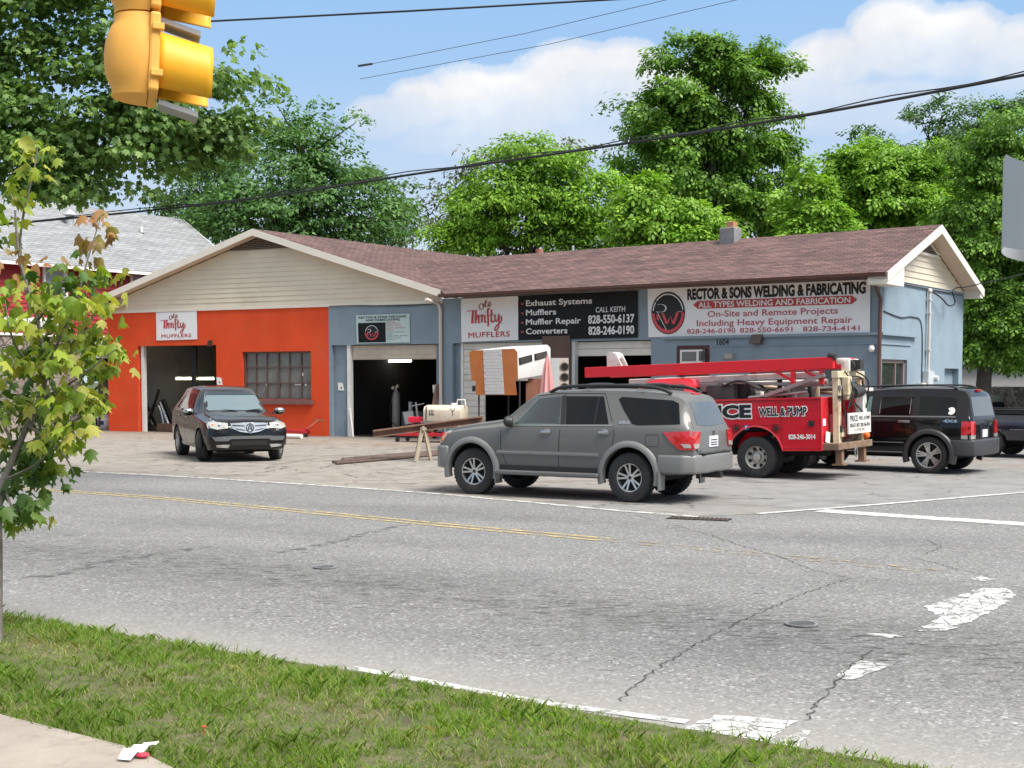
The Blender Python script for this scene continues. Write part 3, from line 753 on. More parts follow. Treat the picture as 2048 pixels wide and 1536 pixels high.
# --- roofs
sinL = math.sin(math.atan(slopeL))
SHL = shingle_mat('brown_shingles_left', tuple(V), ((0.175, 0.105, 0.097), (0.105, 0.070, 0.066), (0.046, 0.033, 0.032)), sinL)
RL = 13.5
m = MB()
t = Vector((0, 0, .14))
for a_, b_ in ((EL, AF), (AF, ER)): m.obox(a_ - t, b_ - a_, V * RL, t)
m.build('roof', SHL, shop)
m = MB()
for a_, b_ in ((EL, AF), (AF, ER)):
    d = (b_ - a_); n_ = -WL.n
    m.obox(a_ + WL.n * .002 - Vector((0, 0, .235)), d, WL.n * .028, Vector((0, 0, .225)))
m.build('fascia', CREAMT, shop)
m = MB()
for a_, b_ in ((EL, AF), (AF, ER)): m.obox(a_ - Vector((0, 0, .175)) - WL.n * .002, b_ - a_, V * (back - .03), Vector((0, 0, .03)))
m.obox(EL - Vector((0, 0, .30)) + V * .03, WL.u * 1.0, V * 12, Vector((0, 0, .03)))
m.build('soffit', SOFFIT, shop)
m = MB(); q0, q1 = WL.sz(140, 604, .2), WL.sz(216, 604, .2)
wbox(m, WL, q1[0] - .75, q1[0] - .004, zsid + .02, zsid + .30, -.3, .12); m.build('eave_return', CREAMT, shop)
# right wing roof
OG = 0.5
RG = WG.px(1883, 449, OG); EF = WG.px(1774, 543, OG); EB = WG.px(1967, 578, OG)
sR = (RG - Bc).dot(WG.u); sF = (EF - Bc).dot(WG.u); sBk = (EB - Bc).dot(WG.u)
slF = (RG.z - EF.z) / (sR - sF); slB = (RG.z - EB.z) / (sBk - sR)
SHR = shingle_mat('brown_shingles_right', tuple(WR.u), ((0.178, 0.105, 0.098), (0.105, 0.070, 0.066), (0.046, 0.033, 0.032)), math.sin(math.atan(slF)))
Lr = SB + OG + 4.0; LF = (EF - WR.px(884, 587, .9)).dot(WR.u)
m = MB(); u_ = -WR.u
# front slope: five-sided so that it dies into the left wing's roof
def ridge_pt(d): return RG + u_ * d
def eave_pt(d): return EF + u_ * d
nLs = (ER - AF).cross(V)
dR_ = (AF - RG).dot(nLs) / u_.dot(nLs); dE_ = (AF - EF).dot(nLs) / u_.dot(nLs)
m.prism([EF, RG, ridge_pt(dR_ + .05), eave_pt(min(dE_ + .05, LF + .4))], (0, 0, -.14))
m.prism([EB, EB + u_ * (dR_ - 3.5), ridge_pt(dR_ + .05), RG], (0, 0, -.14))
m.build('roof', SHR, shop)
m = MB()
for a_, b_ in ((EF, RG), (RG, EB)): m.obox(a_ + WG.n * .002 - Vector((0, 0, .24)), b_ - a_, WG.n * .03, Vector((0, 0, .23)))
m.build('fascia', CREAMT, shop)
m = MB()
for a_, b_ in ((EF, RG), (RG, EB)): m.obox(a_ - Vector((0, 0, .18)) - WG.n * .002, b_ - a_, -WG.n * (OG - .03), Vector((0, 0, .03)))
m.prism([EF + Vector((0, 0, -.135)) + u_ * .1 + V * .05, EF + Vector((0, 0, .06)) + u_ * .1 + V * (-sF - .01), EF + Vector((0, 0, .08)) + u_ * .1 + V * (-sF - .01), EF + Vector((0, 0, -.115)) + u_ * .1 + V * .05], u_ * (LF - .2))
m.build('soffit', SOFFIT, shop)
zg = zR
m = MB(); siding(m, WG, [(0.0, zg), (DEP, zg), (DEP, max(zg + .01, RG.z - slB * (DEP - sR) - DR)), (sR, RG.z - DR), (0.0, max(zg + .01, RG.z - slF * (sR) - DR))], .165, 0, .026); m.build('gable_siding', CREAM, shop)
zvb = WG.z(1850, 507); vt = vent(WG, sR, zvb, RG.z - .32, (RG.z - .32 - zvb) / slF, (RG.z - .32 - zvb) / slB, .03, VENTM)
m = MB(); k = (RG.z - .30 - zvb)
m.bar(WG.P(sR - k / slF, zvb - .03, .05), WG.P(sR + k / slB, zvb - .03, .05), .07, .07); m.bar(WG.P(sR, RG.z - .30, .05), WG.P(sR + k / slB, zvb, .05), .07, .07)
m.build('vent_frame', CREAMT, shop)
m = MB()
p = EF - Vector((0, 0, .30)); m.prism([p, p + V * (-sF + .35), p + V * (-sF + .35) + Vector((0, 0, .52)), p + Vector((0, 0, .28))], -WG.n * (OG - .01))
m.build('eave_return', CREAMT, shop); m = MB()
p = WG.P(DEP - .02, EB.z - .28, OG); m.prism([p, p + V * (sBk - DEP), p + V * (sBk - DEP) + Vector((0, 0, .22)), p + Vector((0, 0, .42))], -WG.n * (OG - .01))
m.build('eave_return', CREAMT, shop)
# gutters and downspouts
m = MB(); g0 = EF + Vector((0, 0, -.01)) - V * .002; n_ = -V
m.prism([g0, g0 + n_ * .11, g0 + n_ * .09 - Vector((0, 0, .075)), g0 + n_ * .02 - Vector((0, 0, .09)), g0 - Vector((0, 0, .09))], u_ * (LF + .1))
m.build('gutter', BROWN, shop)
m = MB(); m.obox(EF - Vector((0, 0, .138)) + u_ * .3 - V * .0, u_ * (LF - .4), V * .03, Vector((0, 0, .03))); m.build('fascia', mat('weathered_fascia', (0.26, 0.155, 0.115), 0.8, var=0.3, vscale=3), shop)
m = MB(); s_ = WR.s(884.5); top = EF + u_ * LF
m.tube([WR.P(s_ - .05, 4.45, .75), WR.P(s_ - .02, 4.33, .16), WR.P(s_, 4.15, .08), WR.P(s_, .45, .08), WR.P(s_ + .02, .3, .2)], .055, 8)
m.build('downspout', mat('pale_downspout', (0.70, 0.61, 0.55), 0.45, var=.05), shop, smooth=40)
m = MB(); a_ = WR.px(1740, 548, .85); b_ = WR.px(1761, 597, .07)
m.tube([a_ + Vector((0, 0, .05)), a_, b_, WR.px(1760, 640, .07), Vector((WR.px(1760, 640, .07).x, WR.px(1760, 640, .07).y, .1))], .05, 8); m.build('downspout', BROWN, shop, smooth=40)
# entry door, front window, side window, side door
m = MB(); a, b, c, d = dr; wbox(m, WR, a + .005, b - .005, 0.02, d - .005, -.2, -.12); mdoor = m.build('door', MAROON, shop)
m = MB(); 
for s0, s1, z0, z1 in ((a + .003, a + .09, 0, d - .003), (b - .09, b - .003, 0, d - .003), (a + .09, b - .09, d - .1, d - .003)): wbox(m, WR, s0, s1, z0, z1, -.118, -.03)
m.build('frame', mat('dark_red_trim', (0.10, 0.035, 0.032), .6), mdoor)
def simple_window(w, h, off, trim, gm):
    a, b, c, d = h
    f = MB()
    for s0, s1, z0, z1 in ((a + .003, a + .09, c, d - .003), (b - .09, b - .003, c, d - .003), (a + .09, b - .09, d - .09, d - .003), (a + .09, b - .09, c, c + .08), ((a + b) / 2 + .25, (a + b) / 2 + .29, c + .08, d - .09)): wbox(f, w, s0, s1, z0, z1, off - .02, off + .05)
    o = f.build('window', trim, shop)
    p = MB(); p.quad(w.P(a + .05, c + .05, off), w.P(b - .05, c + .05, off), w.P(b - .05, d - .05, off), w.P(a + .05, d - .05, off)); p.build('pane', gm, o); return o
GLD = mat('dark_window_glass', (0.03, 0.033, 0.035), 0.04, spec=0.9)
simple_window(WR, wf, -.12, MAROON, GLD); simple_window(WG, gw, -.12, mat('tan_brown_frame', (0.30, 0.22, 0.19), .6), GLD)
m = MB(); a, b, c, d = gd; wbox(m, WG, a + .005, b - .005, .02, d - .005, -.24, -.17); o = m.build('door', BLUEP, shop)
m = MB(); wbox(m, WG, a + .004, a + .12, .02, d - .01, -.168, -.1); m.build('frame', mat('brick_red_trim', (0.20, 0.045, 0.04), .6), o)
# conduit mast, meter, fittings on the end wall
m = MB(); s_ = WG.s(1852, 650); m.tube([WG.P(s_, WG.z(1852, 745), .09), WG.P(s_, WG.z(1852, 583), .09)], .04, 10); m.ball(WG.P(s_, WG.z(1852, 582), .09), .075, 10, 6)
for y in (600, 627, 700): wbox(m, WG, s_ - .07, s_ + .07, WG.z(1852, y) - .02, WG.z(1852, y) + .02, .003, .14)
m.build('conduit', mat('pale_conduit', (0.62, 0.60, 0.57), .5, .2), shop, smooth=40)
m = MB(); wbox(m, WG, s_ - .22, s_ + .22, WG.z(1852, 773), WG.z(1852, 742), .003, .17); wbox(m, WG, s_ + .24, s_ + .45, WG.z(1852, 771), WG.z(1852, 745), .003, .12)
q = WG.P(s_ + .36, WG.z(1852, 757), .12); m.cyl(q, q + WG.n * .14, .10, .085, 14); m.build('electric_meter', mat('meter_grey', (0.55, 0.58, 0.60), .45, .1, var=.05), shop, bevel=.006)
m = MB(); sq_ = WG.s(1840, 770); wbox(m, WG, sq_ - .16, sq_ + .16, WG.z(1840, 778), WG.z(1840, 766), .003, .12); m.build('junction_box', CREAMT, shop)
def cable(mb, pts, r, n=6, sub=5): mb.tube([Vector(p) for p in spl(pts, sub)], r, n)
m = MB(); cable(m, [WG.P(WG.s(1758, 560), WG.z(1758, 560), .02), WG.P(WG.s(1800, 568), WG.z(1800, 568), .03), WG.P(WG.s(1852, 578), WG.z(1852, 578), .03), WG.P(WG.s(1922, 591), WG.z(1922, 591), .03)], .018)
m.build('cable', BLACK, shop); m = MB(); cable(m, [WG.P(WG.s(1766, 622), WG.z(1766, 622), .02), WG.P(WG.s(1800, 635), WG.z(1800, 635), .02), WG.P(WG.s(1824, 634), WG.z(1824, 634), .02), WG.P(WG.s(1842, 652), WG.z(1842, 652), .02), WG.P(WG.s(1842, 765), WG.z(1842, 765), .02)], .014)
m.build('cable', BLACK, shop); m = MB(); cable(m, [WG.P(WG.s(1857, 584), WG.z(1857, 584), .1), WG.P(WG.s(1868, 596), WG.z(1868, 596), .2), WG.P(WG.s(1880, 612), WG.z(1880, 612), .25), WG.P(WG.s(1889, 606), WG.z(1889, 606), .3), WG.P(WG.s(1884, 584), WG.z(1884, 584), .3), WG.P(WG.s(1893, 576), WG.z(1893, 576), .3)], .022)
m.build('cable', BLACK, shop); m = MB(); cable(m, [WL.P(WL.s(662), WL.z(662, 612.5), .05), WL.P(WL.s(720), WL.z(720, 611), .05), WL.P(WL.s(800), WL.z(800, 612), .05), WL.P(WL.s(870), WL.z(870, 608), .05), WL.P(WL.s(882), WL.z(882, 603), .05)], .014)
m.build('cable', BLACK, shop)
# chimney, vents on the roof
ch = RG + u_ * 5.4
cq = on_plane(1455, 487, RG, Vector((slF * WR.n.x, slF * WR.n.y, 1)).normalized())
m = MB(); zb = cq.z - .35
m.obox(cq - WR.u * .27 + V * -.02 + Vector((0, 0, -.3)), WR.u * .50, V * .5, Vector((0, 0, .78)))
m.build('chimney', mat('grey_chimney_render', (0.20, 0.205, 0.21), .8, var=.2, vscale=4, dirt=((.42, .42, .42), .5, 5)), shop, bevel=.03)
m = MB(); m.obox(cq - WR.u * .10 + V * .10 + Vector((0, 0, .47)), WR.u * .24, V * .26, Vector((0, 0, .19))); m.build('flue', mat('clay_flue', (0.42, 0.20, 0.11), .8, var=.2), shop, bevel=.02)
m = MB(); q = at_y(1079, 505, 45.0); m.cyl(q + Vector((0, 0, -.6)), q + Vector((0, 0, .12)), .14, .14, 10); m.build('roof_vent', mat('red_pipe', (0.34, 0.14, 0.10), .7), shop, smooth=40)
m = MB(); q = at_y(1146, 497, 45.0); m.cyl(q + Vector((0, 0, -.6)), q + Vector((0, 0, .10)), .045, .045, 8); m.build('roof_vent', GREYM, shop)
# lights and camera on the wall
m = MB(); q = WR.sz(1516, 680); m.prism([WR.P(q[0] - .16, q[1] - .1, .003), WR.P(q[0] - .13, q[1] + .15, .003), WR.P(q[0] - .13, q[1] + .15, .12), WR.P(q[0] - .16, q[1] - .1, .26)], WR.u * .32); m.build('wall_lamp', mat('brown_lamp_metal', (.13, .10, .085), .5, .3), shop, bevel=.012)
m = MB(); q = WR.sz(1746, 698); m.ball(WR.P(q[0], q[1], .1), .085, 12, 8); wbox(m, WR, q[0] - .05, q[0] + .05, q[1] + .03, q[1] + .1, .003, .1); m.build('security_camera', WHITE, shop, smooth=50)
m = MB(); q = WR.sz(1460, 716); m.bar(WR.P(q[0] - .16, q[1] - .03, .05), WR.P(q[0] - .02, q[1] + .08, .3), .05, .05); wbox(m, WR, q[0], q[0] + .24, q[1] - .02, q[1] + .11, .15, .36); m.build('flood_light', mat('grey_lamp', (.33, .32, .29), .5), shop, bevel=.01)
m = MB(); q0, q1 = WR.sz(1434, 690), WR.sz(1458, 690); wd = q1[0] - q0[0]
put_text(m, '1604', lambda u, v: WR.P(q0[0] + u, q0[1] + v, .012), 0, wd, 0, WR.z(1434, 678) - q0[1], .01); m.build('house_number', BLACK, shop)
m = MB(); q = WL.sz(872, 600); m.ball(WL.P(q[0] + .02, q[1] - .08, .2), .07, 8, 6); m.build('eave_lamp', BLACK, shop, smooth=60)
# air conditioner in the door light
ac = thing('air_conditioner', 'white window air conditioner set in the upper part of the maroon entry door', 'air conditioner', WR.P(WR.s(1385), WR.z(1385, 727), -.05))
m = MB(); q0, q1 = WR.sz(1363, 727), WR.sz(1407, 699); wbox(m, WR, q0[0], q1[0], q0[1], q1[1], -.115, .10); m.build('casing', WHITE, ac, bevel=.012)
m = MB(); wbox(m, WR, q0[0] + .07, q0[0] + .52, q0[1] + .06, q1[1] - .06, .102, .108); m.build('grille', mat('grey_grille', (.16, .165, .165), .5), ac)
m = MB()
for k in range(7): wbox(m, WR, q0[0] + .60 + k * .035, q0[0] + .62 + k * .035, q0[1] + .07, q1[1] - .05, .102, .112)
m.build('vent', BLACK, ac)

# ================================================================== vehicles
def paint(name, col, metal=0.0, rough=0.28, coat=1.0, dirt=None):
    return mat(name, col, rough, metal, var=0.04, vscale=1.2, coat=coat, dirt=dirt, spec=.5 if max(col) > .02 else .3)
CHROME = mat('chrome', (0.52, 0.53, 0.54), 0.16, 1.0)
ALLOY = mat('alloy_wheel', (0.62, 0.62, 0.61), 0.32, 0.85, dirt=((0.25, 0.24, 0.22), 0.4, 8))
TINT = mat('tinted_glass', (0.004, 0.005, 0.005), 0.03, spec=0.32)
SHIELD = mat('windscreen_glass', (0.10, 0.14, 0.155), 0.03, spec=0.8)
CLEAR = glass_mat('greenish_car_glass', (0.62, 0.78, 0.70))
REDL = mat('red_lamp_lens', (0.50, 0.012, 0.016), 0.10, coat=1.0)
AMBER = mat('amber_lamp_lens', (0.75, 0.20, 0.03), 0.12, coat=1.0)
LENS = mat('clear_lamp_lens', (0.36, 0.36, 0.34), 0.16, coat=1.0, var=0.1, vscale=14)
TRIMB = mat('black_trim', (0.018, 0.018, 0.019), 0.5)
ARCH = mat('wheel_arch_liner', (0.012, 0.012, 0.012), 0.9)
CABIN = mat('grey_cabin_trim', (0.20, 0.22, 0.21), 0.8)
PLATE = mat('licence_plate_white', (0.72, 0.72, 0.74), 0.4)
INK = mat('dark_ink', (0.03, 0.03, 0.05), 0.6)

def loft(rows, nsub=4, crown=0.03, rt=0.09):
    """rows: (x, z_bottom, z_shoulder, z_top, w_bottom, w_mid, w_shoulder, w_top) from front to rear -> closed body mesh builder"""
    ctrl = [tuple(map(float, r)) for r in rows]; st = []
    n = len(ctrl)
    for i in range(n - 1):
        p0, p1, p2, p3 = (np.array(ctrl[max(i - 1, 0)]), np.array(ctrl[i]), np.array(ctrl[i + 1]), np.array(ctrl[min(i + 2, n - 1)]))
        h = p1[0] - p2[0]
        m1 = (p2 - p0) / max(1e-6, p0[0] - p2[0]) * h if i > 0 else p2 - p1
        m2 = (p3 - p1) / max(1e-6, p1[0] - p3[0]) * h if i < n - 2 else p2 - p1
        for k in range(nsub):
            t = k / nsub; t2, t3 = t * t, t ** 3
            q = (2 * t3 - 3 * t2 + 1) * p1 + (t3 - 2 * t2 + t) * m1 * .8 + (-2 * t3 + 3 * t2) * p2 + (t3 - t2) * m2 * .8
            q[0] = p1[0] + (p2[0] - p1[0]) * t; st.append(q)
    st.append(np.array(ctrl[-1]))
    secs = []
    for (x, zb, zs, zt, wb, wm, ws, wt) in st:
        hgt = zs - zb; r = min(rt, max(.01, (zt - zs) * .45)); top0 = (ws - .018, zs + .012)
        half = [(0, zb), (wb - .08, zb), (wb - .015, zb + .02), (wb, zb + .07), (wm - .004, zb + hgt * .34), (wm, zb + hgt * .56), (wm - .006, zb + hgt * .80), (ws, zs - .03), top0]
        ztr = zt - r
        for f in (.3, .65): half.append((top0[0] + (wt - top0[0]) * f, top0[1] + (ztr - top0[1]) * f))
        half += [(wt, ztr), (wt - r * .30, zt - r * .35), (wt - r * .95, zt - r * .02), (wt * .5, zt + crown * .75), (0, zt + crown)]
        ring = [(x, y, z) for y, z in half] + [(x, -y, z) for y, z in half[-2:0:-1]]
        secs.append(ring)
    k = len(secs[0]); mb = MB(); vs = [p for s in secs for p in s]; fs = []
    for i in range(len(secs) - 1):
        for j in range(k):
            a, b = i * k + j, i * k + (j + 1) % k
            fs.append((a, b, b + k, a + k))
    fs.append(tuple(range(k - 1, -1, -1))); e = (len(secs) - 1) * k; fs.append(tuple(e + j for j in range(k)))
    mb.add(vs, fs); return mb

def boolean(o, cutters):
    bpy.context.view_layer.update()
    for c in cutters:
        md = o.modifiers.new('cut', 'BOOLEAN'); md.operation = 'DIFFERENCE'; md.object = c; md.solver = 'EXACT'; md.material_mode = 'TRANSFER'
    bpy.context.view_layer.update()
    me = bpy.data.meshes.new_from_object(o.evaluated_get(bpy.context.evaluated_depsgraph_get()))
    o.modifiers.clear(); old = o.data; o.data = me; bpy.data.meshes.remove(old)
    for c in cutters: bpy.data.objects.remove(c)
def sharpen(o, ang):
    bm = bmesh.new(); bm.from_mesh(o.data)
    for f in bm.faces: f.smooth = True
    for e in bm.edges:
        if len(e.link_faces) == 2: e.smooth = e.calc_face_angle(0) < R(ang)
    bm.to_mesh(o.data); bm.free()

class Body:
    """a car body in its own axes: x forward, y left, z up"""
    def __init__(self, root, name, rows, pm, cutters=(), **kw):
        self.root = root
        mb = loft(rows, **kw)
        self.o = mb.build(name, pm, None)
        cs = []
        for c in cutters: cs.append(c)
        if cs: boolean(self.o, cs)
        sharpen(self.o, 34)
        self.o.parent = root
        bm = bmesh.new(); bm.from_mesh(self.o.data)
        self.bvh = BVHTree.FromBMesh(bm); bm.free()
        self.rows = rows
    def hit(self, a, b, view):
        if view in ('L', 'R'):
            s = 1 if view == 'L' else -1
            r = self.bvh.ray_cast(Vector((a, s * 4, b)), Vector((0, -s, 0)))
        elif view == 'F': r = self.bvh.ray_cast(Vector((6, a, b)), Vector((-1, 0, 0)))
        elif view == 'B': r = self.bvh.ray_cast(Vector((-6, a, b)), Vector((1, 0, 0)))
        else: r = self.bvh.ray_cast(Vector((a, b, 5)), Vector((0, 0, -1)))
        return r[0], r[1]
    def project(self, tris, view, off, mb, skirt=.012, mi=0):
        """tris: list of 2D triangles in the view plane, laid over the body"""
        ax = {'L': Vector((0, 1, 0)), 'R': Vector((0, -1, 0)), 'F': Vector((1, 0, 0)), 'B': Vector((-1, 0, 0)), 'T': Vector((0, 0, 1))}[view]
        idx = {}; V3 = []; T = []
        def key(p):
            kk = (round(p[0], 4), round(p[1], 4))
            if kk not in idx:
                h, nn = self.hit(p[0], p[1], view)
                idx[kk] = len(V3); V3.append(None if h is None else h + nn * off if nn.dot(ax) > .2 else h + ax * off)
            return idx[kk]
        stack = list(tris); final = []
        while stack:
            t = stack.pop()
            L = [math.dist(t[i], t[(i + 1) % 3]) for i in range(3)]; k = int(np.argmax(L))
            if L[k] > .13:
                a, b, c = t[k], t[(k + 1) % 3], t[(k + 2) % 3]; mid = ((a[0] + b[0]) / 2, (a[1] + b[1]) / 2)
                stack += [(a, mid, c), (mid, b, c)]
            else: final.append(t)
        for t in final:
            ids = tuple(key(p) for p in t)
            if len(set(ids)) == 3 and all(V3[i] is not None for i in ids): T.append(ids)
        if not T: return
        out = []
        for t in T:
            nn = (V3[t[1]] - V3[t[0]]).cross(V3[t[2]] - V3[t[0]])
            out.append(t if nn.dot(ax) > 0 else t[::-1])
        P = [p if p is not None else Vector((0, 0, 0)) for p in V3]
        if skirt:
            ec = {}
            for t in out:
                for i in range(3):
                    a, b = t[i], t[(i + 1) % 3]
                    if (b, a) in ec: del ec[(b, a)]
                    else: ec[(a, b)] = 1
            n0 = len(P); low = {}
            for (a, b) in list(ec):
                for q in (a, b):
                    if q not in low: low[q] = len(P); P.append(P[q] - ax * (off + skirt))
            for (a, b) in ec: out.append((b, a, low[a], low[b]))
        mb.add(P, out, mi)
    def poly(self, pts, views, off, mb, mi=0, skirt=.012):
        for v in views:
            p2 = [tuple(p) for p in pts]
            tr = tessellate_polygon([[Vector((p[0], p[1], 0)) for p in p2]])
            self.project([tuple(p2[i] for i in t) for t in tr], v, off, mb, skirt, mi)
    def line(self, pts, w, views, off, mb, mi=0, closed=False):
        q = MB(); stroke(q, pts, w, lambda u, v: (u, v, 0), closed=closed)
        tr = []
        for f in q.f:
            p = [(q.v[i][0], q.v[i][1]) for i in f]; tr += [(p[0], p[1], p[2]), (p[0], p[2], p[3])]
        for v in views: self.project(tr, v, off, mb, 0.0, mi)
    def text(self, txt, a0, a1, b0, b1, view, off, mb, bold=0.0, mi=0, shear=0.0):
        vs, fs, w = text_tris(txt, bold, 1.0)
        p = [(a0 + (a1 - a0) * x / w + shear * y, b0 + (b1 - b0) * y / CAPH) for x, y, _z in vs]
        tr = []
        for f in fs:
            for i in range(1, len(f) - 1): tr.append((p[f[0]], p[f[i]], p[f[i + 1]]))
        self.project(tr, view, off, mb, 0.0, mi)
def cutter(mb, m): o = mb.build('cutter', m); return o
def arch_cut(x, w, r, zc, depth=.36):
    res = []
    for s in (1, -1):
        mb = MB(); mb.cyl((x, s * (w + .3), zc), (x, s * (w - depth), zc), r, r, 40); res.append(cutter(mb, ARCH))
    return res
def wheel(root, x, y, Rw, wd, rim, style, steer=0.0, rimm=None, zoff=0.0):
    """one road wheel: tyre and rim; y > 0 is the left side"""
    wob = bpy.data.objects.new('wheel', None); COL.objects.link(wob); wob.parent = root; wob.location = (x, y, Rw + zoff); wob.rotation_euler = (0, 0, R(steer))
    s = 1 if y > 0 else -1; ax = Vector((0, s, 0)); h = wd / 2
    mb = MB(); prof = [(rim * .97, -h * .86), (rim * 1.06, -h * .97), (Rw * .90, -h), (Rw * .965, -h * .92), (Rw, -h * .70), (Rw, h * .70), (Rw * .965, h * .92), (Rw * .90, h), (rim * 1.06, h * .97), (rim * .97, h * .86)]
    mb.lathe(prof, (0, 0, 0), ax, 40)
    for k in range(40):                                         # tread blocks
        a = 2 * math.pi * k / 40
        for o_ in (-.55, 0, .55):
            c = Vector((math.sin(a) * Rw, h * o_, math.cos(a) * Rw)); M = Matrix.Rotation(a, 3, 'Y'); mb.box(c, (.035, h * .42, .010), M)
    mb.build('tyre', RUBBER, wob, world=False, smooth=30)
    rm = rimm or ALLOY; mb = MB()
    if style == 'steel':
        mb.lathe([(rim * 1.0, h * .86), (rim * .97, h * .93), (rim * .93, h * .80), (rim * .90, h * .15), (rim * .62, -h * .12), (rim * .40, h * .10), (rim * .36, h * .12), (rim * .33, h * .62), (rim * .22, h * .70), (0, h * .70)], (0, 0, 0), ax, 40)
        o = mb.build('rim', rm, wob, world=False, smooth=40)
        mb = MB()
        for k in range(8):
            a = 2 * math.pi * (k + .5) / 8; c = Vector((math.sin(a), 0, math.cos(a))) * rim * .76 + ax * (h * .06)
            mb.cyl(c, c + ax * .012, .034, .034, 10)
        mb.build('vent_hole', ARCH, wob, world=False)
        return wob
    mb.lathe([(rim * 1.0, h * .84), (rim * .985, h * .93), (rim * .94, h * .90), (rim * .90, h * .60), (rim * .88, -h * .8)], (0, 0, 0), ax, 40)
    mb.lathe([(rim * .27, h * .35), (rim * .27, h * .62), (rim * .22, h * .70), (0.001, h * .72)], (0, 0, 0), ax, 20)
    n, tw, sw = {'twin5': (5, .16, .030), 'seven': (7, 0.0, .048), 'triple5': (5, .20, .026)}[style]
    for k in range(n):
        a = 2 * math.pi * k / n + .2
        offs = (-tw, tw) if style == 'twin5' else ((-tw, 0, tw) if style == 'triple5' else (0,))
        for o_ in offs:
            a0, a1 = a + o_ * 1.5, a + o_ * (1.25 if style == 'twin5' else 1.05)
            p0 = Vector((math.sin(a0) * rim * .22, s * h * .58, math.cos(a0) * rim * .22)); p1 = Vector((math.sin(a1) * rim * .93, s * h * .74, math.cos(a1) * rim * .93))
            mb.bar(p0, p1, .03, sw if style != 'seven' else .05, up=(math.sin(a), 0, math.cos(a)) if False else (0, 1, 0))
    mb.build('rim', rm, wob, world=False, smooth=30)
    mb = MB(); mb.lathe([(rim * .90, h * .28), (0.001, h * .25)], (0, 0, 0), ax, 24); mb.build('brake_disc', ARCH, wob, world=False)
    mb = MB(); c = ax * (h * .715); mb.cyl(c, c + ax * .012, rim * .13, rim * .11, 14); mb.build('hub_cap', TRIMB if style == 'twin5' else CHROME, wob, world=False)
    return wob
def flare(root, x, zc, r0, r1, y, m, name='wheel_flare', a0=-14, a1=194, t=.045):
    for s in (1, -1):
        mb = MB(); pr = [(r0, y - .10), (r0, y + t), (r0 + .02, y + t + .006), (r1 - .03, y + t - .008), (r1, y + .004), (r1, y - .10)]
        n = 26; vs = []; fs = []
        for i in range(n + 1):
            a = R(a0 + (a1 - a0) * i / n)
            for (r, yy) in pr: vs.append((x + r * math.cos(a), s * yy, zc + r * math.sin(a)))
        k = len(pr)
        for i in range(n):
            for j in range(k):
                f = (i * k + j, i * k + (j + 1) % k, (i + 1) * k + (j + 1) % k, (i + 1) * k + j); fs.append(f if s < 0 else f[::-1])
        fs += [tuple(range(k)), tuple(n * k + j for j in range(k))]
        mb.add(vs, fs); mb.build(name, m, root, world=False, smooth=35)
def plan_bumper(root, pts, z0, z1, m, bev=.035, name='bumper'):
    full = [(x, y, z0) for x, y in pts] + [(x, -y, z0) for x, y in pts[::-1] if y > 1e-6]
    mb = MB(); mb.prism(full, (0, 0, z1 - z0)); return mb.build(name, m, root, world=False, smooth=40, bevel=bev, bseg=3)
def part(mb, name, m, root, smooth=None, bevel=0.0):
    return mb.build(name, m, root, world=False, smooth=smooth, bevel=bevel)
def each_side(body, name, m, pts, off, sides=('L', 'R'), parent=None, skirt=.012):
    res = []
    for s in sides:
        mb = MB(); body.poly(pts, (s,), off, mb, skirt=skirt)
        if mb.v: res.append(part(mb, name, m, parent or body.root, 30))
    return res
def mirror_pts(p): return [(-a, b) for a, b in p][::-1]
def mirror_shape(root, x, y, z, m, cap, ln=.16):
    for s in (1, -1):
        mb = MB(); mb.ball((x, s * (y + .13), z), .13, 14, 8, (.55, 1.0, .70)); mb.bar((x + .03, s * (y - .06), z - .07), (x, s * (y + .06), z - .05), .07, .05)
        part(mb, 'mirror', cap, root, 60)

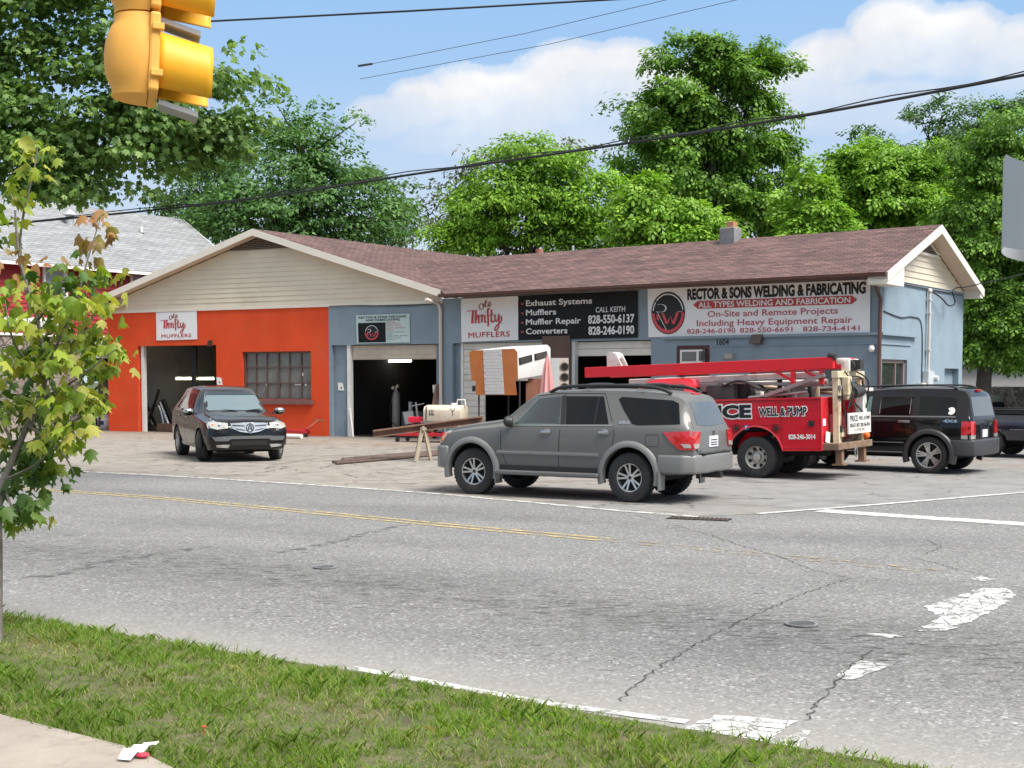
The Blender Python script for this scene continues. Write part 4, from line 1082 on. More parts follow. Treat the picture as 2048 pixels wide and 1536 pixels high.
# ------------------------------------------------------------------ grey seven seat SUV in front
def make_grey_suv(loc, head):
    root = thing('parked_suv', 'grey seven seat SUV with roof rails and red tail lamp, nearest the road', 'car', loc, (0, 0, R(head)))
    P = paint('grey_metallic_paint', (0.125, 0.125, 0.120), 0.10, 0.52, 0.30, dirt=((0.16, 0.15, 0.135), 0.25, 1.6)); P2 = paint('silver_grey_cladding', (0.20, 0.20, 0.195), 0.25, 0.5, 0.2)
    rows = [(2.28, .52, .82, .90, .60, .70, .68, .55), (2.24, .46, .88, 1.00, .74, .83, .80, .66), (2.10, .43, .96, 1.075, .86, .92, .89, .74), (1.82, .42, 1.03, 1.13, .92, .955, .925, .78),
            (1.50, .42, 1.07, 1.175, .93, .965, .94, .79), (1.08, .42, 1.11, 1.23, .93, .965, .94, .79), (.92, .42, 1.13, 1.275, .93, .965, .94, .78), (.66, .42, 1.15, 1.48, .93, .965, .94, .73), (.38, .42, 1.16, 1.665, .93, .965, .94, .70),
            (.20, .42, 1.165, 1.70, .93, .965, .94, .70), (-.7, .42, 1.18, 1.735, .93, .965, .945, .72), (-1.6, .43, 1.185, 1.72, .93, .965, .945, .72), (-2.15, .44, 1.185, 1.675, .92, .955, .935, .71), (-2.34, .45, 1.185, 1.62, .91, .945, .92, .69),
            (-2.45, .46, 1.17, 1.43, .90, .93, .90, .715), (-2.54, .47, 1.12, 1.20, .87, .90, .88, .76), (-2.59, .48, 1.03, 1.09, .84, .875, .86, .78)]
    cut = arch_cut(1.5, .965, .47, .40) + arch_cut(-1.5, .965, .47, .40)
    fw = [(.66, 1.185), (.30, 1.60), (-.13, 1.64), (-.21, 1.19)]
    mb = MB(); mb.prism([(x, -1.3, z) for x, z in fw], (0, 2.6, 0)); cut.append(cutter(mb, CABIN))
    b = Body(root, 'body', rows, P, cut)
    # see-through front door windows with the cabin behind, privacy glass behind them
    each_side(b, 'side_window', TINT, [(-.33, 1.195), (-.24, 1.64), (-.94, 1.64), (-1.12, 1.21)], .005)
    each_side(b, 'quarter_window', TINT, [(-1.22, 1.60), (-1.28, 1.635), (-2.16, 1.585), (-2.27, 1.54), (-2.36, 1.225), (-1.66, 1.20), (-1.54, 1.22), (-1.34, 1.44)], .005)
    for s in (1, -1):
        mb = MB(); mb.poly([(x, s * (.94 - (z - 1.16) / .48 * .225), z) for x, z in [(.68, 1.175), (.31, 1.61), (-.135, 1.65), (-.21, 1.18)]]); part(mb, 'front_window', CLEAR, root)
    for v in 'LR':
        mb = MB(); b.line([(-.86, 1.64), (-.86, 1.21)], .022, (v,), .009, mb); part(mb, 'window_divider', TRIMB, root)
        mb = MB(); b.line([(-.275, 1.19), (-.19, 1.65)], .085, (v,), .006, mb); part(mb, 'window_pillar', TRIMB, root)
    mb = MB(); b.line([(.66, 1.165), (-.25, 1.175), (-1.2, 1.19)], .022, ('L', 'R'), .008, mb); part(mb, 'window_moulding', mat('satin_trim', (.28, .28, .28), .35, .5), root)
    mb = MB()
    for pl in ([(.92, 1.12), (.90, .75), (.78, .47)], [(-.235, 1.17), (-.20, .46)], [(-1.20, 1.185), (-1.24, 1.05), (-1.20, .86)], [(.78, .47), (-.95, .47)], [(.34, 1.645), (-.1, 1.685), (-.96, 1.685), (-1.18, 1.25)]): b.line(pl, .010, ('L', 'R'), .003, mb)
    b.line([(-1.80, .88), (-2.02, .88), (-2.02, 1.06), (-1.80, 1.06)], .008, ('L',), .003, mb, closed=True)
    part(mb, 'panel_gap', ARCH, root)
    each_side(b, 'side_moulding', P2, [(.98, .70), (-.96, .70), (-.96, .76), (.98, .76)], .02)
    mb = MB(); b.line([(.98, .735), (-.96, .735)], .014, ('L', 'R'), .024, mb); part(mb, 'side_moulding', CHROME, root)
    for x in (1.5, -1.5): flare(root, x, .40, .465, .565, .955, P2)
    for s in (1, -1):
        mb = MB(); mb.bar((1.0, s * 1.00, .40), (-.98, s * 1.00, .40), .17, .07); part(mb, 'running_board', mat('step_grey', (.14, .14, .14), .6, .3), root, None, .02)
        mb = MB(); mb.bar((1.0, s * .93, .46), (-1.0, s * .93, .46), .05, .10); part(mb, 'sill', TRIMB, root)
        mb = MB(); mb.box((.99, s * .90, .33), (.025, .24, .24)); part(mb, 'mud_flap', P2, root); mb = MB(); mb.box((-2.05, s * .90, .36), (.025, .24, .30)); part(mb, 'mud_flap', P2, root)
        mb = MB(); r_ = [(.12, s * .62, 1.70), (-.08, s * .64, 1.775), (-.45, s * .66, 1.805), (-1.2, s * .67, 1.81), (-1.85, s * .665, 1.78), (-2.12, s * .65, 1.69)]
        mb.tube(spl(r_, 4), .028, 8); part(mb, 'roof_rail', TRIMB, root, 50)
        for x, z in ((.02, 1.07), (-1.06, 1.08)):
            mb = MB(); y = s * (b.hit(x, z, 'L')[0].y + .028); mb.bar((x + .10, y, z), (x - .10, y, z), .03, .045); part(mb, 'door_handle', CHROME, root, 40, .012)
            mb = MB(); mb.ball((x, s * abs(y) - s * .024, z - .005), .075, 10, 6, (1.0, .16, .75)); part(mb, 'handle_recess', P2, root, 60)
    for x in (-.55, -1.55):
        mb = MB(); mb.tube(spl([(x, .66, 1.80), (x, .35, 1.83), (x, -.35, 1.83), (x, -.66, 1.80)], 4), .022, 8); part(mb, 'roof_bar', TRIMB, root, 50)
    mirror_shape(root, .70, .93, 1.23, None, TRIMB)
    plan_bumper(root, [(1.98, .93), (1.98, .985), (2.14, .975), (2.29, .84), (2.36, .45), (2.38, 0)], .43, .80, P2)
    plan_bumper(root, [(-2.0, .92), (-2.0, .985), (-2.44, .975), (-2.62, .86), (-2.69, .5), (-2.70, 0)], .47, .76, P2, .04)
    mb = MB(); mb.box((-2.60, 0, .772), (.18, 1.30, .02)); part(mb, 'bumper_step', TRIMB, root, None, .008)
    mb = MB(); mb.bar((-2.4, 0, .42), (-2.74, 0, .42), .09, .09); part(mb, 'tow_hitch', TRIMB, root)
    # lamps
    tl = [(-2.10, 1.10), (-2.66, 1.13), (-2.66, .84), (-2.38, .84), (-2.20, .98)]
    each_side(b, 'tail_lamp', REDL, tl, .016)
    for s in (1, -1):
        pl = [(s * .60, 1.10), (s * .93, 1.12), (s * .93, .84), (s * .66, .86)]; mb = MB(); b.poly(pl if s > 0 else pl[::-1], ('B',), .016, mb); part(mb, 'tail_lamp', REDL, root, 30)
        pl = [(s * .66, .93), (s * .87, .93), (s * .86, .86), (s * .70, .86)]; mb = MB(); b.poly(pl if s > 0 else pl[::-1], ('B',), .022, mb); part(mb, 'reversing_lamp', LENS, root, 30)
    each_side(b, 'reversing_lamp', LENS, [(-2.40, .93), (-2.64, .93), (-2.64, .87), (-2.46, .87)], .024)
    each_side(b, 'headlamp', LENS, [(2.0, 1.05), (2.27, 1.00), (2.30, .84), (2.11, .84)], .016)
    each_side(b, 'indicator', AMBER, [(2.03, 1.00), (2.20, .97), (2.18, .87), (2.10, .87)], .024)
    for s in (1, -1):
        pl = [(s * .46, 1.0), (s * .84, 1.0), (s * .84, .84), (s * .46, .84)]; mb = MB(); b.poly(pl if s > 0 else pl[::-1], ('F',), .016, mb); part(mb, 'headlamp', LENS, root, 30)
    mb = MB(); b.poly([(-.44, .96), (-.44, .80), (.44, .80), (.44, .96)], ('F',), .02, mb); part(mb, 'grille', CHROME, root, 30)
    mb = MB(); b.poly([(-.56, 1.555), (-.60, 1.21), (-.2, 1.19), (.2, 1.19), (.60, 1.21), (.56, 1.555)], ('B',), .006, mb); part(mb, 'rear_window', mat('rear_window_glass', (0.09, 0.10, 0.105), .04, spec=.8), root, 30)
    mb = MB(); b.poly([(-.70, 1.27), (.70, 1.27), (.60, 1.62), (-.60, 1.62)], ('F',), .006, mb); part(mb, 'windscreen', SHIELD, root, 30)
    mb = MB(); mb.box((-2.26, 0, 1.675), (.08, .34, .05)); part(mb, 'brake_lamp', REDL, root, None, .01)
    mb = MB(); b.line([(-.80, 1.18), (-.74, .80)], .010, ('B',), .004, mb); b.line([(.80, 1.18), (.74, .80)], .010, ('B',), .004, mb); part(mb, 'panel_gap', ARCH, root)
    mb = MB(); b.poly([(-.20, 1.03), (-.20, .86), (.20, .86), (.20, 1.03)], ('B',), .012, mb); pl_ = part(mb, 'licence_plate', PLATE, root)
    mb = MB(); b.text('ZRK-4417', .17, -.17, .905, .975, 'B', .018, mb, .01) if False else None
    for z in (.97, .93, .895): b.line([(-.15, z), (.15, z)], .014, ('B',), .018, mb)
    part(mb, 'plate_marks', INK, pl_)
    mb = MB(); b.poly([(-.05, 1.11), (-.05, 1.05), (.05, 1.05), (.05, 1.11)], ('B',), .014, mb); part(mb, 'emblem', CHROME, root)
    mb = MB(); b.line([(.50, .83), (.72, .83)], .035, ('B',), .014, mb); b.text('SR5', -1.30, -1.50, 1.215, 1.26, 'L', .008, mb, .03); part(mb, 'badge', CHROME, root)
    mb = MB(); mb.bar((-2.555, .05, 1.17), (-2.50, .42, 1.24), .02, .02); part(mb, 'wiper', TRIMB, root)
    # cabin pieces seen through the front door window
    mb = MB(); pts = [Vector((.42 + .03 * math.cos(a), .36 + .17 * math.cos(a), 1.20 + .17 * math.sin(a))) for a in np.linspace(0, 2 * math.pi, 18)]; mb.tube(pts, .016, 6, False); mb.bar((.42, .20, 1.20), (.42, .52, 1.20), .03, .03); mb.bar((.60, .36, 1.13), (.42, .36, 1.20), .05, .05); part(mb, 'steering_wheel', TRIMB, root, 60)
    for y in (.38, -.38):
        mb = MB(); mb.obox((-.10, y - .22, 1.19), (-.10, 0, .27), (0, .44, 0), (.12, 0, 0)); mb.obox((-.19, y - .12, 1.47), (-.03, 0, .14), (0, .24, 0), (.09, 0, 0)); part(mb, 'seat', CABIN, root, None, .03)
    for (x, y, st) in ((1.5, .80, 8), (1.5, -.80, 8), (-1.5, .81, 0), (-1.5, -.81, 0)): wheel(root, x, y, .385, .265, .225, 'twin5', st)
    mb = MB(); mb.bar((1.5, .7, .36), (1.5, -.7, .36), .10, .10); mb.bar((-1.5, .7, .38), (-1.5, -.7, .38), .12, .12); mb.box((-.1, 0, .38), (3.6, 1.1, .12)); part(mb, 'chassis', ARCH, root)
    return root
rl, fl = gnd(1262, 1005), gnd(943, 988); fwd = (fl - rl).normalized(); lf = Vector((-fwd.y, fwd.x, 0))
cen = (rl + fl) / 2 - lf * .84
make_grey_suv((cen.x, cen.y, 0), math.degrees(math.atan2(fwd.y, fwd.x)) + .5).scale = (.955, .93, 1)

# ------------------------------------------------------------------ black crossover facing the road
def make_crossover(loc, head):
    root = thing('parked_suv', 'black crossover SUV facing the road before the orange wall, chrome grille and turned front wheels', 'car', loc, (0, 0, R(head)))
    P = paint('black_paint', (0.005, 0.005, 0.006), 0.0, 0.22, 0.40, dirt=((0.02, 0.018, 0.016), .25, 1.4)); SIL = mat('grey_bumper_trim', (0.16, 0.165, 0.17), .4, .5)
    rows = [(2.32, .40, .66, .76, .50, .62, .60, .48), (2.27, .31, .72, .84, .70, .80, .78, .60), (2.12, .27, .82, .955, .86, .92, .89, .68), (1.80, .26, .90, 1.025, .93, .98, .94, .74), (1.35, .27, .96, 1.085, .95, .99, .95, .76), (1.02, .28, 1.0, 1.13, .95, .99, .95, .77),
            (.92, .28, 1.01, 1.17, .95, .99, .95, .76), (.50, .28, 1.05, 1.41, .95, .99, .95, .70), (.12, .28, 1.08, 1.635, .95, .99, .95, .675), (-.12, .28, 1.09, 1.695, .95, .99, .95, .68), (-.8, .28, 1.12, 1.735, .95, .99, .95, .69), (-1.5, .29, 1.15, 1.72, .95, .99, .95, .68),
            (-2.05, .32, 1.17, 1.64, .93, .975, .935, .66), (-2.3, .36, 1.15, 1.40, .89, .94, .90, .66), (-2.45, .40, 1.05, 1.15, .84, .89, .86, .66), (-2.51, .44, .98, 1.04, .78, .84, .80, .66)]
    b = Body(root, 'body', rows, P, arch_cut(1.375, .99, .43, .37) + arch_cut(-1.375, .99, .43, .37))
    mb = MB(); b.poly([(-.74, 1.17), (.74, 1.17), (.60, 1.585), (-.60, 1.585)], ('F',), .006, mb); part(mb, 'windscreen', mat('pale_reflecting_windscreen', (0.12, 0.165, 0.18), .04, spec=.85), root, 30)
    mb = MB(); b.poly([(-.60, 1.53), (.60, 1.53), (.575, 1.61), (-.575, 1.61)], ('F',), .012, mb); part(mb, 'sun_strip', mat('shade_band', (.03, .04, .05), .05), root, 30)
    each_side(b, 'side_window', mat('dark_side_glass', (.008, .008, .008), .03, spec=.45), [(.72, 1.10), (.10, 1.52), (-.30, 1.565), (-.30, 1.13)], .005)
    each_side(b, 'side_window', MATS['dark_side_glass'], [(-.36, 1.13), (-.36, 1.565), (-1.0, 1.565), (-1.25, 1.52), (-1.25, 1.17)], .005)
    each_side(b, 'quarter_window', MATS['dark_side_glass'], [(-1.31, 1.18), (-1.31, 1.515), (-1.75, 1.46), (-2.0, 1.25)], .005)
    mb = MB()
    for pl in ([(.95, 1.02), (.93, .60), (.85, .34)], [(-.33, 1.11), (-.30, .34)], [(-1.28, 1.15), (-1.25, .85), (-1.05, .6)]): b.line(pl, .010, ('L', 'R'), .003, mb)
    for s in (1, -1): b.line([(s * .70, 1.08), (s * .62, .98), (s * .50, .93)], .010, ('F',), .003, mb)
    b.line([(-.46, .925), (.46, .925)], .012, ('F',), .003, mb); part(mb, 'panel_gap', ARCH, root)
    # face
    gr = [(-.44, .905), (-.40, .79), (-.24, .715), (0, .675), (.24, .715), (.40, .79), (.44, .905), (.2, .915), (-.2, .915)]
    gx = b.hit(0, .79, 'F')[0].x + .015
    def gp(y, z, o=0.0): return Vector((gx + o - (z - .79) * .16 - y * y * .30, y, z))
    def gsheet(mb, pts, o):                               # chrome plate following the curve of the nose
        tr = tessellate_polygon([[Vector((p[0], p[1], 0)) for p in pts]]); st = [tuple(pts[i] for i in t) for t in tr]; fin = []
        while st:
            t = st.pop(); L = [math.dist(t[i], t[(i + 1) % 3]) for i in range(3)]; k = int(np.argmax(L))
            if L[k] > .12: a_, b_, c_ = t[k], t[(k + 1) % 3], t[(k + 2) % 3]; md = ((a_[0] + b_[0]) / 2, (a_[1] + b_[1]) / 2); st += [(a_, md, c_), (md, b_, c_)]
            else: fin.append(t)
        for t in fin:
            q = [gp(y, z, o) for y, z in t]
            if (q[1] - q[0]).cross(q[2] - q[0]).x < 0: q = q[::-1]
            mb.add(q, [(0, 1, 2)])
    mb = MB(); gsheet(mb, gr, .02); n_ = len(gr)
    for i_ in range(n_): a_, b_ = gr[i_], gr[(i_ + 1) % n_]; mb.quad(gp(*a_, -.08), gp(*b_, -.08), gp(*b_, .02), gp(*a_, .02))
    o = part(mb, 'grille', mat('bright_grille', (.62, .63, .64), .3, .75), root)
    mb = MB()
    for pl in ([(-.40, .873), (-.12, .855), (-.12, .833), (-.385, .845)], [(.40, .873), (.12, .855), (.12, .833), (.385, .845)], [(-.33, .79), (-.12, .755), (-.12, .735), (-.30, .765)], [(.33, .79), (.12, .755), (.12, .735), (.30, .765)]): gsheet(mb, pl, .026)
    q = MB(); stroke(q, arc(0, .80, .085, .095, 0, 360, 24), .020, lambda u, v: gp(u, v, .034), closed=True); stroke(q, [(-.052, .735), (-.012, .865)], .022, lambda u, v: gp(u, v, .036)); stroke(q, [(.052, .735), (.012, .865)], .022, lambda u, v: gp(u, v, .038)); stroke(q, [(-.03, .785), (.03, .785)], .016, lambda u, v: gp(u, v, .040)); mb.add(q.v, q.f)
    part(mb, 'emblem', TRIMB, o)
    for s in (1, -1):
        pl = [(s * .48, .90), (s * .50, .79), (s * .74, .755), (s * .86, .80), (s * .90, .93), (s * .74, .94)]; mb = MB(); b.poly(pl if s > 0 else pl[::-1], ('F',), .014, mb); h = part(mb, 'headlamp', LENS, root, 30)
        mb = MB(); c = b.hit(s * .66, .845, 'F')[0]; mb.ball(c + Vector((.014, 0, 0)), .05, 12, 8, (.35, 1, 1)); part(mb, 'bulb', CHROME, h, 60)
        mb = MB(); c = b.hit(s * .80, .86, 'F')[0]; mb.ball(c + Vector((.014, 0, 0)), .036, 12, 8, (.35, 1, 1)); part(mb, 'bulb', AMBER, h, 60)
        pl = [(s * .46, .415), (s * .50, .345), (s * .74, .36), (s * .76, .42)]; mb = MB(); b.poly(pl if s > 0 else pl[::-1], ('F',), .016, mb); part(mb, 'fog_lamp', LENS, root, 30)
    each_side(b, 'headlamp', LENS, [(1.86, .955), (2.16, .92), (2.24, .80), (2.08, .79)], .012)
    mb = MB(); b.poly([(-.84, .60), (-.78, .50), (-.50, .50), (-.44, .545), (.44, .545), (.50, .50), (.78, .50), (.84, .60), (.54, .605), (.46, .615), (-.46, .615), (-.54, .605)], ('F',), .02, mb); part(mb, 'bumper_trim', SIL, root, 30)
    mb = MB(); b.poly([(-.44, .655), (-.42, .625), (.42, .625), (.44, .655)], ('F',), .008, mb); b.poly([(-.42, .50), (-.40, .40), (.40, .40), (.42, .50)], ('F',), .008, mb); part(mb, 'air_intake', ARCH, root)
    for x in (1.0, 1.35, 1.75):
        pass
    for s in (1, -1):
        mb = MB(); y = b.hit(.75, .3, 'T')[0]; mb.bar((1.03, s * .10 + .12, 1.165), (.90, s * .48 + .12, 1.20), .02, .02); part(mb, 'wiper', TRIMB, root)
        mb = MB(); mb.ball((.78, s * 1.10, 1.14), .14, 14, 8, (.55, 1.0, .62)); o = part(mb, 'mirror', P, root, 60)
        mb = MB(); mb.ball((.80, s * 1.105, 1.165), .138, 14, 8, (.55, 1.0, .48)); part(mb, 'mirror_cap', CHROME, o, 60)
        mb = MB(); mb.bar((.80, s * .92, 1.09), (.79, s * 1.02, 1.10), .06, .04); part(mb, 'mirror_arm', TRIMB, root)
        for x, z in ((-.12, 1.0), (-1.08, 1.03)):
            mb = MB(); y = s * (b.hit(x, z, 'L')[0].y + .022); mb.bar((x + .10, y, z), (x - .10, y, z), .025, .035); part(mb, 'door_handle', CHROME, root, 40, .01)
    mb = MB(); mb.ball((.62, -.02, 1.38), .03, 8, 6, (.5, 1, 2.0)); mb.box((.60, 0, 1.30), (.02, .10, .03)); part(mb, 'ornament', PAPER, root) if False else None
    flare(root, 1.375, .37, .425, .46, .965, P, a0=0, a1=180, t=.02); flare(root, -1.375, .37, .425, .46, .965, P, a0=0, a1=180, t=.02)
    for (x, y, st) in ((1.375, .85, -26), (1.375, -.85, -26), (-1.375, .85, 0), (-1.375, -.85, 0)): wheel(root, x, y, .372, .255, .235, 'seven', st)
    mb = MB(); mb.bar((1.375, .7, .33), (1.375, -.7, .33), .08, .08); mb.bar((-1.375, .7, .35), (-1.375, -.7, .35), .1, .1); mb.box((0, 0, .28), (3.8, 1.2, .12)); part(mb, 'chassis', ARCH, root)
    return root
fw_ = Vector((.42, -.907, 0)).normalized(); lf = Vector((-fw_.y, fw_.x, 0)); fr_ = gnd(405, 922)
cen = fr_ + lf * .90 - fw_ * 1.375
make_crossover((cen.x, cen.y, 0), math.degrees(math.atan2(fw_.y, fw_.x)))

# ------------------------------------------------------------------ black boxy SUV at the right
def make_boxy(loc, head):
    root = thing('parked_suv', 'black boxy SUV with round white sticker on its rear window, behind the red truck', 'car', loc, (0, 0, R(head)))
    P = MATS['black_paint']; CL = mat('dark_grey_cladding', (0.05, 0.05, 0.054), .45, 0.2)
    rows = [(2.26, .46, .80, .94, .66, .74, .72, .62), (2.20, .40, .90, 1.05, .80, .86, .84, .72), (1.9, .38, 1.0, 1.11, .86, .90, .88, .76), (1.38, .37, 1.04, 1.14, .87, .915, .89, .77), (.98, .37, 1.07, 1.18, .87, .915, .89, .77), (.55, .37, 1.09, 1.46, .87, .915, .89, .72), (.28, .37, 1.10, 1.63, .87, .915, .89, .70), (.1, .37, 1.105, 1.68, .87, .915, .89, .70),
            (-.7, .37, 1.12, 1.735, .87, .915, .89, .71), (-1.6, .38, 1.13, 1.735, .87, .915, .89, .71), (-1.98, .40, 1.13, 1.70, .86, .91, .885, .70), (-2.10, .42, 1.13, 1.58, .85, .90, .875, .72), (-2.17, .44, 1.11, 1.26, .84, .885, .865, .78), (-2.21, .46, 1.04, 1.10, .81, .86, .84, .79)]
    b = Body(root, 'body', rows, P, arch_cut(1.38, .915, .45, .37) + arch_cut(-1.38, .915, .45, .37), rt=.07)
    each_side(b, 'side_window', mat('pale_green_glass', (0.10, 0.19, 0.17), .03, spec=.8), [(.66, 1.16), (.32, 1.52), (-.12, 1.56), (-.12, 1.165)], .005)
    each_side(b, 'side_window', TINT, [(-.30, 1.17), (-.30, 1.555), (-.98, 1.56), (-.98, 1.175)], .005)
    each_side(b, 'quarter_window', TINT, [(-1.14, 1.18), (-1.14, 1.56), (-1.78, 1.55), (-1.88, 1.50), (-1.90, 1.19)], .005)
    mb = MB(); b.line([(.72, 1.135), (-.2, 1.145), (-1.9, 1.16)], .03, ('L', 'R'), .010, mb); part(mb, 'window_moulding', mat('grey_belt_strip', (.18, .18, .18), .4, .3), root)
    for s, v in ((1, 'L'), (-1, 'R')):
        mb = MB(); b.line([(-.32, 1.20), (-.32, 1.53), (-.96, 1.535), (-.96, 1.20)], .02, (v,), .012, mb); part(mb, 'window_frame', mat('satin_trim', (.28, .28, .28), .35, .5), root)
        mb = MB(); mb.bar((-.30, s * .78, 1.555), (-.98, s * .775, 1.56), .05, .012); part(mb, 'rain_visor', CL, root)
        for x, z in ((.05, 1.04), (-.86, 1.05)):
            mb = MB(); y = s * (b.hit(x, z, 'L')[0].y + .02); mb.bar((x + .12, y, z), (x - .12, y, z), .025, .05); part(mb, 'door_handle', mat('satin_trim', (.28, .28, .28), .35, .5), root, 40, .01)
        mb = MB(); r_ = [(.25, s * .60, 1.69), (.1, s * .62, 1.755), (-.8, s * .64, 1.79), (-1.6, s * .64, 1.79), (-1.85, s * .63, 1.73)]; mb.tube(spl(r_, 4), .02, 8); part(mb, 'roof_rail', CL, root, 50)
        mb = MB(); pl = [(s * .63, 1.07), (s * .86, 1.07), (s * .86, .80), (s * .63, .80)]; b.poly(pl if s > 0 else pl[::-1], ('B',), .02, mb); part(mb, 'tail_lamp', REDL, root, 30)
        mb = MB(); pl = [(s * .63, .795), (s * .86, .795), (s * .86, .72), (s * .63, .72)]; b.poly(pl if s > 0 else pl[::-1], ('B',), .02, mb); part(mb, 'reversing_lamp', LENS, root, 30)
    each_side(b, 'tail_lamp', REDL, [(-2.03, 1.07), (-2.26, 1.07), (-2.26, .80), (-2.03, .80)], .018); each_side(b, 'reversing_lamp', LENS, [(-2.03, .795), (-2.26, .795), (-2.26, .72), (-2.03, .72)], .018)
    mb = MB()
    for pl in ([(-.21, 1.14), (-.21, .42)], [(-1.06, 1.14), (-1.06, .92), (-.96, .80)], [(.95, 1.08), (.92, .42)], [(.3, 1.62), (-.2, 1.66), (-1.0, 1.66), (-1.06, 1.62)]): b.line(pl, .010, ('L', 'R'), .003, mb)
    part(mb, 'panel_gap', ARCH, root)
    mb = MB(); b.line([(.80, .62), (-.86, .62)], .02, ('L', 'R'), .006, mb); b.line([(.80, .42), (-.86, .42)], .022, ('L', 'R'), .006, mb); part(mb, 'side_moulding', MATS['satin_trim'], root)
    for x in (1.38, -1.38): flare(root, x, .37, .44, .545, .905, CL, a0=-18, a1=198, t=.05)
    plan_bumper(root, [(-1.82, .86), (-1.82, .94), (-2.10, .935), (-2.27, .84), (-2.33, .5), (-2.34, 0)], .38, .70, CL, .03)
    plan_bumper(root, [(1.85, .86), (1.85, .94), (2.1, .935), (2.30, .8), (2.36, .4), (2.37, 0)], .38, .70, CL, .03)
    mb = MB(); b.poly([(-.62, 1.56), (-.66, 1.17), (.66, 1.17), (.62, 1.56)], ('B',), .007, mb); part(mb, 'rear_window', mat('rear_window_glass', (0.09, 0.10, 0.105), .04, spec=.8), root, 30)
    mb = MB(); mb.box((-2.06, 0, 1.685), (.07, .24, .05)); part(mb, 'brake_lamp', REDL, root, None, .01)
    mb = MB(); b.poly([(-.24, 1.03), (-.24, .94), (.24, .94), (.24, 1.03)], ('B',), .02, mb); part(mb, 'tailgate_handle', CHROME, root)
    mb = MB(); b.poly([(-.28, .93), (-.28, .70), (.28, .70), (.28, .93)], ('B',), .006, mb); part(mb, 'plate_recess', TRIMB, root)
    mb = MB(); b.poly([(-.16, .89), (-.16, .74), (.16, .74), (.16, .89)], ('B',), .016, mb); o = part(mb, 'licence_plate', PLATE, root)
    mb = MB(); b.text('4X4', -1.66, -1.94, 1.045, 1.10, 'L', .01, mb, .04); part(mb, 'badge', CHROME, root)
    mb = MB(); b.poly(arc(-1.80, 1.275, .075, .075, 35, 325, 18) + [(-1.77, 1.275)], ('L',), .010, mb); part(mb, 'sticker', PAPER, root)
    mb = MB(); mb.bar((-2.19, .05, 1.17), (-2.13, -.36, 1.20), .025, .025); part(mb, 'wiper', TRIMB, root)
    mb = MB(); b.poly([(-.66, 1.2), (.66, 1.2), (.58, 1.58), (-.58, 1.58)], ('F',), .006, mb); part(mb, 'windscreen', SHIELD, root, 30)
    mirror_shape(root, .80, .88, 1.16, None, TRIMB)
    for (x, y) in ((1.38, .78), (1.38, -.78), (-1.38, .79), (-1.38, -.79)): wheel(root, x, y, .375, .25, .262, 'triple5')
    mb = MB(); mb.bar((1.38, .7, .33), (1.38, -.7, .33), .08, .08); mb.bar((-1.38, .7, .35), (-1.38, -.7, .35), .1, .1); mb.box((0, 0, .36), (3.6, 1.1, .12)); part(mb, 'chassis', ARCH, root)
    return root
h_ = 143.0; fw_ = Vector((math.cos(R(h_)), math.sin(R(h_)), 0)); lf = Vector((-fw_.y, fw_.x, 0)); rl = gnd(1858, 947)
cen = rl - lf * .86 + fw_ * 1.38
make_boxy((cen.x, cen.y, 0), h_)

